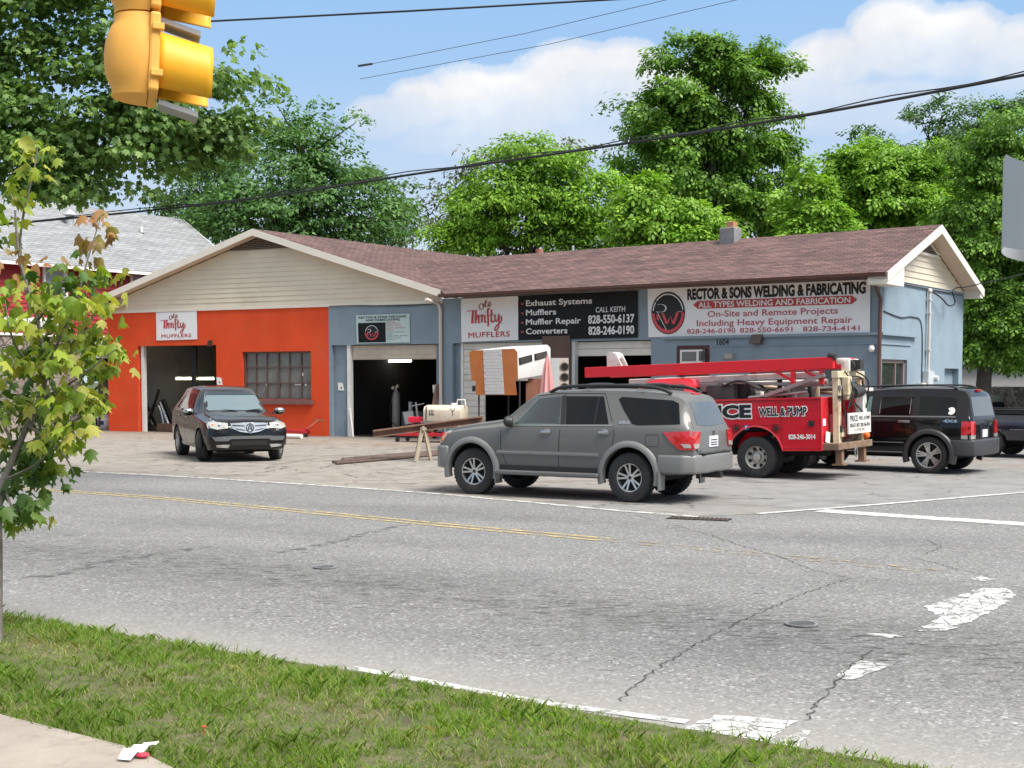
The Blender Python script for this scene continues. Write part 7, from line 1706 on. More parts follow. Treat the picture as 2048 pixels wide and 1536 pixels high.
m = MB(); base = [F_[7] + BK * .08, F_[6] + BK * .08, F_[7] + BK * .92, F_[6] + BK * .92]
for p in base: m.bar((p.x, p.y, 0), (p.x, p.y, F_[4].z + BK.z * (.9 if p in base[2:] else .1) - .02), .045, .045)
m.bar((base[0].x, base[0].y, .5), (base[1].x, base[1].y, .5), .04, .04); m.bar((base[0].x, base[0].y, .5), (base[2].x, base[2].y, .5), .04, .04); m.bar((base[1].x, base[1].y, .5), (base[3].x, base[3].y, .5), .04, .04); m.build('stand', mat('dark_stand', (.03, .028, .026), .7), o)
m = MB(); q = at_y(1090, 684, dE + 1.1); m.cyl(q - Vector((0, 0, .12)), q + Vector((0, 0, .10)), .05, .04, 10); m.build('bottle', mat('green_plastic', (.10, .42, .28), .4), o) if False else None
for i, (x0, x1, y0) in enumerate(((1052, 1060, 766), (1056, 1076, 757), (1075, 1083, 757))):
    q0, q1 = at_y(x0, 790, 35.2 + .1 * i), at_y(x1, 790, 35.2 + .1 * i); zt_ = at_y(x0, y0, 35.2 + .1 * i).z; m = MB(); m.obox((q0.x, q0.y, 0), Vector((q1.x - q0.x, 0, 0)), Vector((0, .04, 0)), Vector((0, .12, zt_)))
    tag(m.build('board', mat('red_brown_board', (.22, .085, .05), .7, var=.25, vscale=3)), ['narrow red brown board left of the wide one under the topper', 'wide red brown board standing under the topper', 'red brown board half behind the pink parasol'][i], 'board', 'boards standing under the topper')
q = at_y(1095, 712, 34.2); o = thing('closed_parasol', 'folded pink parasol standing beside the white topper', 'parasol', (q.x, q.y, 0))
m = MB(); rr_ = []; zt_ = q.z
for z, r in ((zt_, .03), (zt_ - .25, .09), (zt_ - .7, .15), (zt_ - 1.2, .20), (zt_ - 1.35, .17)):
    for j in range(16): a = 2 * math.pi * j / 16; rr = r * (1.18 if j % 2 else .82); rr_.append((q.x + rr * math.cos(a), q.y + rr * math.sin(a), z))
m.add(rr_, [(i * 16 + j, i * 16 + (j + 1) % 16, (i + 1) * 16 + (j + 1) % 16, (i + 1) * 16 + j)[::-1] for i in range(4) for j in range(16)]); m.build('canopy', mat('pink_canvas', (.62, .29, .28), .8, var=.08), o)
m = MB(); m.cyl((q.x, q.y, .03), (q.x, q.y, zt_ + .06), .022, .022, 8); m.cyl((q.x, q.y, 0), (q.x, q.y, .06), .24, .22, 18); m.build('pole', GREYM, o)
def leaning(name, px0, px1, pyt, label, mt, holes=0, Y=36.6, grp=None):
    a, b = at_y(px0, pyt, Y), at_y(px1, pyt, Y); o = thing(name, label, 'metal panel', (a.x, a.y, 0)); m = MB(); w = Vector((b.x - a.x, 0, 0))
    m.obox((a.x, Y - .35, 0), w, Vector((0, .02, 0)), Vector((0, .35, a.z))); m.build('sheet', mt, o)
    if holes:
        for i in range(holes):
            t = 1 - (.10 + .115 * i); c = Vector((a.x, Y - .35, 0)) + w * .58 + Vector((0, .35, a.z)) * t + Vector((0, -.012, 0)); m = MB(); m.lathe([(.10, 0), (.13, 0), (.13, .012), (.10, .012)], c, (0, -1, 0), 16, close=True); h = m.build('hole_rim', mat('rust_ring', (.14, .10, .085), .7), o); m = MB(); m.cyl(c, c + Vector((0, -.004, 0)), .10, .10, 16); m.build('hole', ARCH, h)
leaning('metal_panel', 1102, 1118, 716, 'plain pale grey metal sheet leaning between the topper and the pierced panel', mat('pale_grey_sheet', (.44, .46, .45), .5, .2, var=.08))
leaning('metal_panel', 1118, 1137, 716, 'tan metal panel pierced by a column of round holes, leaning on the brown plywood', mat('tan_sheet', (.47, .40, .34), .6, .1, var=.12), 6, 36.7)

# ---- road fittings, litter
def valve(px, py, r, label):
    q = gnd(px, py); o = thing('valve_cover', label, 'valve cover', q); m = MB(); m.lathe([(r * .78, .0), (r * .80, .010), (r, .010), (r, 0)], (q.x, q.y, .001), (0, 0, 1), 24); m.build('ring', mat('worn_silver_iron', (.22, .22, .225), .65, .3, var=.4, vscale=14), o)
    m = MB(); m.cyl((q.x, q.y, -.003), (q.x, q.y, .007), r * .77, r * .77, 24); m.build('lid', mat('dark_iron', (.10, .10, .10), .6, .4, var=.3, vscale=12), o)
valve(650, 1135, .12, 'small worn iron valve cover in the far part of the near lane'); valve(1603, 1249, .13, 'worn iron valve cover with bright rim in the lane before the white block')
q0, q1 = gnd(1337, 1035), gnd(1460, 1040); o = thing('storm_drain', 'dark slotted storm drain set into the road edge behind the grey SUV', 'drain', (q0 + q1) / 2)
d = (q1 - q0); nn = Vector((-d.y, d.x, 0)).normalized(); m = MB(); m.obox(q0 - nn * .16 + Vector((0, 0, -.02)), d, nn * .32, Vector((0, 0, .022))); m.build('pit', ARCH, o)
m = MB()
for i in range(14): a = q0 + d * ((i + .3) / 14); m.obox(a - nn * .15 + Vector((0, 0, .003)), d * .03, nn * .30, Vector((0, 0, .008)))
m.build('grate', mat('rusty_grate', (.09, .065, .05), .8, .3), o)
q = gnd(275, 1511, .056); o = thing('litter', 'crumpled white receipt with a red end lying on the sidewalk', 'litter', q)
a = gnd(248, 1524, .057); b = gnd(303, 1497, .057); d = (b - a); nn = Vector((-d.y, d.x, 0)).normalized(); vs = []; k = 8
for i in range(k + 1):
    t = i / k; w = .035 + .010 * t; h = .012 + .02 * math.sin(t * 7) ** 2 + .02 * t
    for s in (-1, 1): p = a + d * t + nn * s * w; vs.append((p.x, p.y, p.z + h + (.015 if s > 0 else 0) * math.sin(t * 5)))
m = MB(); m.add(vs, [(2 * i, 2 * i + 2, 2 * i + 3, 2 * i + 1) for i in range(k)]); m.build('paper', PAPER, o, smooth=60)
m = MB(); c = a + d * .35 - nn * .05; m.ball(c + Vector((0, 0, .015)), .022, 8, 6, (1.6, 1, .6)); m.build('red_end', mat('red_paper', (.65, .04, .08), .6), o)
q = gnd(408, 1466, .05); m = MB()
for i in range(5): a = i * 1.257; m.ball((q.x + .007 * math.cos(a), q.y + .007 * math.sin(a), .085), .007, 8, 5, (1, 1, .5))
m.cyl((q.x, q.y, .03), (q.x, q.y, .085), .0015); tag(m.build('flower', mat('red_petal', (.65, .06, .03), .6)), 'tiny red flower in the grass beside the sidewalk', 'flower')

# ================================================================== signals and wires overhead
SY_ = mat('signal_yellow', (.80, .40, .075), .65, var=.07, dirt=((.62, .30, .06), .4, 3)); SYD = mat('signal_visor_yellow', (.80, .39, .012), .55, var=.06, vscale=6)
def signal_head():
    Y = 5.8
    c = at_y(305, 127, Y)
    o = thing('traffic_signal', 'yellow traffic signal head hanging at the top left of the street', 'traffic signal', c)
    yaw = R(-62)                                            # faces right and slightly away from the camera
    fx = Vector((math.cos(yaw + math.pi / 2), math.sin(yaw + math.pi / 2), 0)); fx = Vector((.95, .30, -.05)).normalized(); up = Vector((-.06, 0.02, 1)); up = (up - fx * up.dot(fx)).normalized(); sd = up.cross(fx)
    hgt = .36
    def W3(a, b, z): return c + fx * a + sd * b + up * z
    for i in range(3):
        z0 = -.168 + i * hgt; prof = []
        # rounded back shell: horizontal sections lofted upwards, waisted between sections
        nz, na = 12, 16; vs = []; fs = []
        for j in range(nz + 1):
            t = j / nz; bul = math.sin(math.pi * t) ** .9; rb = .132 + .030 * bul - (.012 * math.exp(-((t - .10) / .07) ** 2) + .012 * math.exp(-((t - .90) / .07) ** 2)); zz = z0 + .004 + (hgt - .008) * t
            for q in range(na + 1):
                a = math.pi * q / na; vs.append(W3(-.02 - rb * math.sin(a) * 1.15, .155 * math.cos(a) * (.80 + .20 * bul), zz))
        for j in range(nz):
            for q in range(na): fs.append((j * (na + 1) + q, j * (na + 1) + q + 1, (j + 1) * (na + 1) + q + 1, (j + 1) * (na + 1) + q))
        fs.append(tuple(range(na, -1, -1))); fs.append(tuple(nz * (na + 1) + q for q in range(na + 1)))
        m = MB(); m.add(vs, fs); m.build('housing', SY_, o, smooth=50)
        m = MB(); p = W3(-.02, -.165, z0 + .008); m.obox(p, fx * .045, sd * .33, up * (hgt - .016)); m.build('door', SY_, o, bevel=.012)
        m = MB()
        for zz in (.07, .27): m.obox(W3(-.01, -.18, z0 + zz), fx * .05, sd * .03, up * .03)
        m.build('hinge', SY_, o, bevel=.004)
        cz = z0 + hgt / 2 - .022; nn = 30; vs = []; fs = []; ln = 9
        for j in range(ln + 1):
            t = j / ln; ax = .025 + .228 * t; rr = .143 - .012 * t; dz = -.030 * t
            for q in range(nn + 1):
                a = R(-52 + 284 * q / nn)
                vs.append(W3(ax, rr * math.cos(a), cz + dz + rr * math.sin(a)))
        for j in range(ln):
            for q in range(nn): fs.append((j * (nn + 1) + q, (j + 1) * (nn + 1) + q, (j + 1) * (nn + 1) + q + 1, j * (nn + 1) + q + 1))
        m = MB(); m.add(vs, fs); v = m.build('visor', SYD, o, smooth=60)
        md = v.modifiers.new('shell', 'SOLIDIFY'); md.thickness = .006
        m = MB(); m.lathe([(.001, .0), (.135, .0)], W3(.03, 0, cz), fx, 24); m.build('lens', mat(('green', 'amber', 'red')[i] + '_signal_lens', ((.02, .12, .06), (.25, .12, .02), (.25, .02, .02))[i], .2), o)
        m = MB(); m.obox(W3(.03, -.06, cz - .158), fx * .17 - up * .04, sd * .12, up * -.022); m.build('visor_tongue', mat('grey_visor_tongue', (.28, .28, .30), .5), o)
    m = MB(); m.cyl(W3(-.05, 0, -.168 + 3 * hgt), W3(-.05, 0, 3 * hgt + .6), .03); m.build('hanger', GREYM, o)
signal_head()
# pale visor tube of a second signal, entering at the right edge
Y = 8.0; c = at_y(2090, 410, Y); o = thing('traffic_signal', 'pale grey signal visor cut by the right edge of the street', 'traffic signal', c)
rv = .24; m = MB(); nn = 28; vs = []; fs = []
zt_, zb_ = at_y(2010, 308, Y).z, at_y(2010, 494, Y).z; x0 = at_y(2010, 400, Y).x
for q in range(nn + 1):
    a = 2 * math.pi * q / nn; x = x0 + rv * (1 - math.cos(a)); y = Y - rv * math.sin(a); k = (1 - math.cos(a)) / 2
    cut = -.22 * math.sqrt(max(0, k)) ; bot = -.10 * math.sqrt(max(0, k))
    vs += [(x, y, zb_ + bot), (x, y, zt_ + cut)]
m.add(vs, [(2 * q, 2 * q + 1, 2 * q + 3, 2 * q + 2) for q in range(nn)]); m.build('visor', mat('pale_grey_visor', (.46, .49, .53), .45, var=.03), o, smooth=60)
m = MB(); m.box((x0 + 2 * rv + .14, Y, (zt_ + zb_) / 2), (.24, .40, .75)); m.build('housing', mat('pale_grey_visor', (.46, .49, .53)), o, bevel=.03)
# wires
WIRE = mat('wire_black', (.02, .02, .021), .6)
def wire(name, label, pts, r, sag=0.0, n=24, cat='cable', m_=WIRE):
    P = [Vector(p) for p in pts]; out = []
    for a, b in zip(P[:-1], P[1:]):
        for i in range(n): t = i / n; q = a.lerp(b, t); q.z -= sag * 4 * t * (1 - t); out.append(q)
    out.append(P[-1]); m = MB(); m.tube(out, r, 6); return tag(m.build(name, m_, smooth=60), label, cat)
def yq(a, b, k): return
A = at_y(-120, 462, 25.5); B = at_y(2200, 120, 13.5)
pts = [at_y(-120, 461, 26), at_y(430, 407, 22.5), at_y(850, 345, 20), at_y(1250, 287, 18), at_y(1650, 224, 16.5), at_y(2200, 121, 14.5)]
P = spl([tuple(p) for p in pts], 12)
m = MB(); m.tube([Vector(p) for p in P], .019, 6); m.tube([Vector(p) + Vector((0, 0, .035 + .02 * math.sin(i * .9))) for i, p in enumerate(P)], .009, 5); tag(m.build('utility_cable', WIRE, smooth=60), 'thick black utility cable crossing the whole view over the shop roof', 'cable')
wire('utility_wire', 'thin black wire leaving the yellow signal along the top of the sky', [at_y(380, 44, 16), at_y(430, 42, 16), at_y(820, 22, 15.4), at_y(1260, -3, 15)], .012, 0, 8)
wire('utility_wire', 'upper of two hair thin grey wires high in the sky', [at_y(716, 132, 40), at_y(745, 127.5, 40)], .035, 0, 2)
wire('utility_wire', 'lower of two hair thin grey wires high in the sky', [at_y(720, 158, 40), at_y(1100, 88, 38), at_y(1480, -2, 36)], .008, 0, 8)
wire('utility_wire', 'long continuation of the upper hair thin grey wire', [at_y(745, 127.5, 40), at_y(1050, 67, 38), at_y(1340, -2, 36)], .008, 0, 8)
sd_ = WG.P(WG.s(1893, 576), WG.z(1893, 576), .3)
wire('service_drop', 'black service wire from the end gable to the right edge', [sd_, at_y(1960, 567, sd_.y - 2), at_y(2100, 532, sd_.y - 7)], .016, .03, 8)

# ================================================================== foliage
def leaf_mat(name, cols, trans=.35, rough=.55):
    m = bpy.data.materials.new(name); m.use_nodes = True; g = NT(m.node_tree); nt = m.node_tree; b = nt.nodes['Principled BSDF']
    geo = g.n('ShaderNodeNewGeometry'); rnd = geo.outputs['Random Per Island']
    n = len(cols); c = g.ramp(rnd, [(i / (n - 1), cols[i]) for i in range(n)])
    pos = geo.outputs['Position']; c = g.mix(1.0, c, g.ramp(g.noise(pos, .7, 4, .6), [(.3, .80), (.7, 1.22)]), 'MULTIPLY')
    g.link(c, b.inputs['Base Color']); b.inputs['Roughness'].default_value = rough; b.inputs['Specular IOR Level'].default_value = .35
    tl = g.n('ShaderNodeBsdfTranslucent'); g.link(g.mix(1.0, c, (1.25, 1.3, .55), 'MULTIPLY'), tl.inputs['Color'])
    mx = g.n('ShaderNodeMixShader'); mx.inputs[0].default_value = trans; g.link(b.outputs[0], mx.inputs[1]); g.link(tl.outputs[0], mx.inputs[2])
    g.link(mx.outputs[0], nt.nodes['Material Output'].inputs['Surface']); MATS[name] = m; return m
BARK = mat('bark', (.075, .06, .048), .9, var=.35, vscale=5, bump=.6, bscale=12)
def np_mesh(name, V_, F_, m, parent=None):
    """V_: (n, k, 3) leaf polygons of k corners each"""
    n, k, _ = V_.shape; me = bpy.data.meshes.new(name)
    me.vertices.add(n * k); me.vertices.foreach_set('co', V_.reshape(-1).astype(np.float32))
    fs = np.array(F_); nf = len(fs) * n; ls = fs.shape[1]
    idx = (fs[None] + (np.arange(n) * k)[:, None, None]).reshape(-1)
    me.loops.add(nf * ls); me.loops.foreach_set('vertex_index', idx.astype(np.int32))
    me.polygons.add(nf); me.polygons.foreach_set('loop_start', (np.arange(nf) * ls).astype(np.int32)); me.polygons.foreach_set('loop_total', np.full(nf, ls, np.int32))
    me.materials.append(m); me.update(calc_edges=True)
    o = bpy.data.objects.new(name, me); COL.objects.link(o)
    if parent is not None: o.parent = parent
    return o
def frames(nrm, tip):
    nrm = nrm / np.linalg.norm(nrm, axis=1, keepdims=True); t = tip - nrm * np.sum(tip * nrm, 1, keepdims=True); t /= np.linalg.norm(t, axis=1, keepdims=True) + 1e-9
    return nrm, t, np.cross(nrm, t)
MAPLE = np.array([(0, 0), (.30, -.02), (.50, .22), (.34, .38), (.52, .72), (.20, .66), (0, 1.05), (-.20, .66), (-.52, .72), (-.34, .38), (-.50, .22), (-.30, -.02)], float)
MAPLEF = [(0, 1, 2, 3), (0, 3, 4, 5), (0, 5, 6, 7), (0, 7, 8, 9), (0, 9, 10, 11)]
OVAL = np.array([(0, 0), (.24, .35), (0, 1.0), (-.24, .35)], float); OVALF = [(0, 1, 2, 3)]
SPRAY = np.concatenate([np.array([(0, 0), (.10, .16), (.0, .34), (-.10, .16)]) @ np.array([[math.cos(a), math.sin(a)], [-math.sin(a), math.cos(a)]]) * s + np.array(o) for a, s, o in ((0, 1.15, (0, .62)), (-.85, 1.1, (.04, .36)), (.85, 1.1, (-.04, .36)), (-1.0, 1.15, (.03, .08)), (1.0, 1.15, (-.03, .08)))])
SPRAYF = [tuple(range(4 * i, 4 * i + 4)) for i in range(5)]
def leaves(P, nrm, tip, size, shape, fold=.25):
    """flat leaf polygons at P; size per leaf"""
    N, T, B = frames(nrm, tip); n = len(P); k = len(shape)
    x = shape[None, :, 0, None] * size[:, None, None]; y = shape[None, :, 1, None] * size[:, None, None]
    z = -(np.abs(shape[None, :, 0, None]) * fold + shape[None, :, 1, None] ** 2 * fold * .7) * size[:, None, None]
    return P[:, None, :] + B[:, None, :] * x + T[:, None, :] * y + N[:, None, :] * z
def rdir(n):
    v = rng.normal(size=(n, 3)); return v / np.linalg.norm(v, axis=1, keepdims=True)
def limb(mb, a, b, r0, r1, bend=.12, n=6):
    a, b = np.array(a, float), np.array(b, float); d = b - a; L = np.linalg.norm(d); off = rdir(1)[0] * L * bend
    pts = [tuple(a + d * t + off * math.sin(math.pi * t)) for t in np.linspace(0, 1, n)]
    mb.tube([Vector(p) for p in pts], [r0 + (r1 - r0) * t for t in np.linspace(0, 1, n)], 7)
def tree(name, label, base, lobes, nclump, per, clump_r, leaf, m, shape=(OVAL, OVALF), trunk_r=.3, group=None, dense=1.0, droop=.0, holes=.0, trunk_top=None, flat=.95, limbs=True):
    """lobes: ellipsoids (centre, radii) filled with leaf clumps carried by limbs"""
    base = np.array(base, float); root = thing(name, label, 'tree', tuple(base), group=group)
    C_ = np.array([l[0] for l in lobes], float); Rr = np.array([l[1] for l in lobes], float); vol = np.prod(Rr, axis=1) ** .72; pick = rng.choice(len(lobes), nclump, p=vol / vol.sum())
    d = rdir(nclump); r = rng.uniform(.0, 1, nclump) ** .42; r = np.where(rng.uniform(size=nclump) < .68, np.where(rng.uniform(size=nclump) < .2, rng.uniform(1.1, 1.45, nclump), rng.uniform(.65, 1.15, nclump)), r * .75)
    cc = C_[pick] + d * Rr[pick] * r[:, None]
    if holes: cc = cc[rng.uniform(size=nclump) > holes * (np.sin(cc[:, 0] * 2.1 + cc[:, 2] * 1.7) > .35)]
    n = len(cc); cr = clump_r * rng.uniform(.40, 1.25, n)
    k = (per * dense * (cr / clump_r) ** 1.8 * rng.uniform(.5, 1.2, n)).astype(int).clip(8); idx = np.repeat(np.arange(n), k); N = len(idx)
    dd = rdir(N); dd[:, 2] = np.where(dd[:, 2] < -.2, -dd[:, 2] * .5, dd[:, 2]); rr = rng.uniform(.30, 1, N) ** .5
    P = cc[idx] + dd * (cr[idx] * rr)[:, None] * np.array([1.15, 1.15, flat])
    out = P - C_[pick if len(pick) == n else np.zeros(n, int)][idx] if len(pick) == n else P - C_.mean(0)
    out /= np.linalg.norm(out, axis=1, keepdims=True) + 1e-6
    nr = dd * .45 + out * .25 + rdir(N) * .75 + np.array([0, -.05, .60]); tp = out * .6 + rdir(N) * .7 + np.array([0, 0, -.25 - droop])
    sz = leaf * rng.uniform(.65, 1.3, N)
    np_mesh('crown', leaves(P, nr, tp, sz, shape[0]), shape[1], m, None); o = COL.objects[-1] if False else bpy.data.objects[-1] if False else None
    cr_o = [x for x in bpy.data.objects if x.name.startswith('crown') and x.parent is None][0]
    for v in (cr_o,): v.data.transform(Matrix.Translation(-Vector(base))); v.parent = root
    mb = MB(); low = C_[:, 2].min(); top = np.array(trunk_top if trunk_top is not None else [C_[:, 0].mean(), C_[:, 1].mean(), C_[:, 2].max()], float)
    fork = base + (top - base) * .42
    limb(mb, base, fork, trunk_r, trunk_r * .72, .03); limb(mb, fork, top, trunk_r * .7, trunk_r * .2, .06)
    for c, rr_ in (lobes if limbs else []): limb(mb, fork + (top - fork) * rng.uniform(0, .5), np.array(c, float) + np.array([0, 0, rr_[2] * .2]), trunk_r * .42, trunk_r * .10, .08)
    for j in rng.choice(n, min(n, 46), replace=False):
        l = int(np.argmin(np.linalg.norm(C_ - cc[j], axis=1)))
        if limbs: limb(mb, C_[l] * .75 + (fork * .6 + top * .4) * .25, cc[j], trunk_r * .16, trunk_r * .05, .1, 4)
    mb.build('trunk', BARK, root, smooth=60)
    return root
DK = [(.040, .090, .028), (.060, .130, .036), (.085, .175, .045), (.125, .235, .062)]
MID = [(.060, .140, .018), (.100, .215, .026), (.155, .300, .036), (.235, .400, .058)]
BR = [(.090, .200, .014), (.145, .300, .022), (.215, .395, .034), (.310, .500, .060)]
LK, LM, LB = leaf_mat('dark_leaves', DK), leaf_mat('mid_green_leaves', MID), leaf_mat('bright_green_leaves', BR)
LT = leaf_mat('fresh_dark_leaves', [(.045, .115, .030), (.072, .170, .042), (.105, .225, .055), (.160, .300, .080)])
LG = leaf_mat('grey_green_leaves', [(.060, .080, .045), (.095, .125, .065), (.150, .175, .105), (.21, .22, .15)])
LMAP = leaf_mat('maple_leaves', [(.060, .125, .032), (.110, .205, .048), (.170, .285, .070), (.260, .380, .130)], .42)
def px_lobe(px, py, Y, rx, ry, dy=0.0, ryd=None):
    """lobe centred behind a pixel: radii given in photograph pixels at depth Y"""
    c = at_y(px, py, Y + dy); k = Y / FPX; return ((c.x, c.y, c.z), (rx * k, (ryd if ryd is not None else min(rx, ry)) * k, ry * k))
G_ = 'trees behind the repair shop'
Y = 64
tree('broadleaf_tree', 'big dark green round tree behind the grey roof and the orange gable', (at_y(600, 760, Y).x, Y, 0),
     [px_lobe(600, 330, Y, 110, 105), px_lobe(520, 400, Y, 120, 90, -2), px_lobe(690, 400, Y, 100, 85), px_lobe(610, 262, Y, 62, 48), px_lobe(470, 440, Y, 80, 60, -3), px_lobe(600, 460, Y, 170, 70), px_lobe(750, 450, Y, 70, 55)], 300, 170, .98, .25, LT, trunk_r=.4, group=G_, holes=.25)
Y = 74
tree('broadleaf_tree', 'dark olive tree between the hanging maple and the big round dark tree', (at_y(430, 760, Y).x, Y, 0), [px_lobe(455, 330, Y, 60, 60), px_lobe(420, 400, Y, 70, 60), px_lobe(380, 420, Y, 90, 45)], 80, 130, 1.1, .28, LK, trunk_r=.35, group=G_)
tree('broadleaf_tree', 'thin dark tree right of the big round dark tree', (at_y(790, 760, Y).x, Y, 0), [px_lobe(795, 400, Y, 26, 34), px_lobe(790, 450, Y, 45, 40), px_lobe(770, 490, Y, 60, 30)], 42, 75, .9, .32, LK, trunk_r=.22, group=G_, holes=.3)
Y = 58
tree('broadleaf_tree', 'bright yellow green bushy tree above the middle of the shop roof', (at_y(1060, 760, Y).x, Y, 0),
     [px_lobe(1060, 390, Y, 110, 85), px_lobe(970, 430, Y, 90, 70), px_lobe(1150, 420, Y, 95, 75), px_lobe(1090, 330, Y, 85, 40), px_lobe(930, 480, Y, 75, 40), px_lobe(1180, 480, Y, 85, 45), px_lobe(1040, 480, Y, 150, 45)], 330, 170, .82, .22, LB, trunk_r=.35, group=G_)
Y = 70
tree('broadleaf_tree', 'sparse grey green tree behind the bright bushy tree on its left', (at_y(920, 760, Y).x, Y, 0), [px_lobe(905, 400, Y, 45, 70), px_lobe(870, 460, Y, 45, 50), px_lobe(950, 350, Y, 50, 35), px_lobe(1160, 300, Y, 50, 40), px_lobe(1100, 330, Y, 60, 30)], 70, 60, .95, .30, LG, trunk_r=.25, group=G_, holes=.45)
Y = 62
tree('tall_tree', 'tallest tree, bright green and ragged, rising above the welding banner', (at_y(1420, 760, Y).x, Y, 0),
     [px_lobe(1440, 160, Y, 95, 75), px_lobe(1400, 110, Y, 55, 36), px_lobe(1500, 140, Y, 55, 55), px_lobe(1380, 250, Y, 95, 65), px_lobe(1500, 250, Y, 65, 75), px_lobe(1320, 230, Y, 50, 45), px_lobe(1310, 330, Y, 65, 60), px_lobe(1430, 350, Y, 90, 70), px_lobe(1535, 340, Y, 50, 60), px_lobe(1300, 430, Y, 70, 55), px_lobe(1420, 440, Y, 110, 60), px_lobe(1530, 430, Y, 70, 55)],
     430, 84, .86, .62, LM, (SPRAY, SPRAYF), trunk_r=.42, group=G_, holes=.75, droop=.3)
Y = 76
tree('broadleaf_tree', 'dark ragged tree filling in behind the tallest tree', (at_y(1380, 760, Y).x, Y, 0), [px_lobe(1270, 260, Y, 40, 50), px_lobe(1290, 340, Y, 55, 60), px_lobe(1400, 440, Y, 160, 50), px_lobe(1560, 420, Y, 60, 60)], 70, 85, 1.2, .36, LK, trunk_r=.3, group=G_, holes=.3)
Y = 50
for px, py, rx, ry, lab in ((1390, 470, 42, 45, 'low bright sapling behind the ridge, left of the grey chimney'), (1290, 450, 48, 75, 'bright sapling behind the ridge under the left side of the tallest tree'), (1625, 430, 52, 75, 'bright feathery sapling behind the ridge right of the grey chimney')):
    tree('sapling', lab, (at_y(px, 760, Y).x, Y, 0), [px_lobe(px, py, Y, rx, ry), px_lobe(px, py - ry * .6, Y, rx * .5, ry * .5), px_lobe(px + 10, py + 40, Y, rx * 1.2, ry * .6)], 48, 60, .62, .55, LB, (SPRAY, SPRAYF), trunk_r=.12, group=G_, droop=.3)
Y = 55
tree('broadleaf_tree', 'bright feathery tree above the right half of the roof', (at_y(1740, 760, Y).x, Y, 0), [px_lobe(1740, 340, Y, 75, 45), px_lobe(1690, 390, Y, 70, 55), px_lobe(1790, 380, Y, 75, 60), px_lobe(1720, 440, Y, 110, 45), px_lobe(1850, 420, Y, 60, 55)], 210, 80, .72, .55, LB, (SPRAY, SPRAYF), trunk_r=.3, group=G_, droop=.3)
Y = 72
tree('broadleaf_tree', 'sparse dark locust tree standing behind the bright feathery tree', (at_y(1850, 760, Y).x, Y, 0), [px_lobe(1735, 285, Y, 35, 28), px_lobe(1860, 250, Y, 55, 38), px_lobe(1900, 310, Y, 80, 45), px_lobe(1830, 330, Y, 60, 45), px_lobe(1960, 270, Y, 60, 50), px_lobe(2020, 230, Y, 45, 30), px_lobe(1880, 410, Y, 110, 50)], 120, 60, .95, .62, LK, (SPRAY, SPRAYF), trunk_r=.3, group=G_, holes=.55)
Y = 47
tree('broadleaf_tree', 'big leafy tree at the right edge, with dark trunk beside the end of the shop', (at_y(1958, 820, Y).x, Y, 0),
     [px_lobe(2020, 320, Y, 90, 75), px_lobe(1960, 400, Y, 80, 60), px_lobe(2060, 420, Y, 90, 80), px_lobe(1990, 490, Y, 75, 60), px_lobe(2030, 570, Y, 85, 70), px_lobe(1990, 640, Y, 65, 55), px_lobe(2050, 690, Y, 70, 45), px_lobe(1960, 700, Y, 36, 36), px_lobe(2120, 560, Y, 90, 120)], 360, 85, .68, .42, LM, (SPRAY, SPRAYF), trunk_r=.32, group=G_, droop=.35, trunk_top=(at_y(1990, 400, Y).x, Y, at_y(1990, 400, Y).z))
tree('broadleaf_tree', 'bright tree behind the end gable, left of the big leafy tree', (at_y(1905, 760, 56).x, 56, 0), [px_lobe(1900, 470, 56, 70, 60), px_lobe(1960, 520, 56, 70, 70), px_lobe(1900, 420, 56, 45, 40)], 110, 80, .75, .50, LM, (SPRAY, SPRAYF), trunk_r=.25, group=G_, droop=.3)
# far woods closing the view
mbw_ = []
N = 16000; xs = rng.uniform(-120, 150, N); base_h = 7 + 2.5 * np.sin(xs * .09) + 1.5 * np.sin(xs * .31 + 1); zz = rng.uniform(0, 1, N) ** .7 * base_h; yy = 112 + rng.normal(size=N) * 2.5 - zz * .1
P = np.stack([xs, yy, zz], 1); o = np_mesh('distant_woods', leaves(P, rdir(N) * .7 + np.array([0, -.4, .6]), rdir(N) + np.array([0, 0, -.3]), rng.uniform(.9, 2.0, N), OVAL), OVALF, LK); tag(o, kind='stuff')

N = 9000; xs = rng.uniform(-70, 75, N); base_h = 11 + 3 * np.sin(xs * .17) + 2 * np.sin(xs * .43 + 2); zz = 1.5 + rng.uniform(0, 1, N) ** .8 * base_h; yy = -26 - .006 * xs ** 2 + rng.normal(size=N) * 2.2
P = np.stack([xs, yy, zz], 1); o = np_mesh('woods', leaves(P, rdir(N) * .7 + np.array([0, .3, .6]), rdir(N) + np.array([0, 0, -.3]), rng.uniform(.8, 1.7, N), OVAL), OVALF, LK); tag(o, kind='stuff')
# ---------------------------------------------------------------- big maple overhanging from the left
Y = 23.0
tree('maple_tree', 'large dark green maple overhanging the street at the upper left', (-15.0, 30.0, 0),
     [px_lobe(60, 90, Y, 190, 130, 0, 70), px_lobe(200, 200, Y, 160, 110, 0, 70), px_lobe(330, 240, Y, 110, 80, 0, 60), px_lobe(90, 300, Y, 190, 80, 0, 70), px_lobe(250, 330, Y, 150, 60, 0, 60), px_lobe(420, 160, Y, 70, 45, 0, 40), px_lobe(470, 225, Y, 55, 45, 0, 40), px_lobe(500, 150, Y, 30, 40, 0, 30), px_lobe(440, 270, Y, 60, 40, 0, 40), px_lobe(400, 300, Y, 80, 50, 0, 50), px_lobe(140, 380, Y, 150, 30, 0, 50), px_lobe(150, -20, Y, 120, 70, 0, 60), px_lobe(-120, 150, Y, 200, 200, 0, 120)],
     600, 90, .50, .112, LMAP, (MAPLE, MAPLEF), trunk_r=.33, droop=.7, holes=.72, flat=.8, trunk_top=(-14, 29, 12), limbs=False)

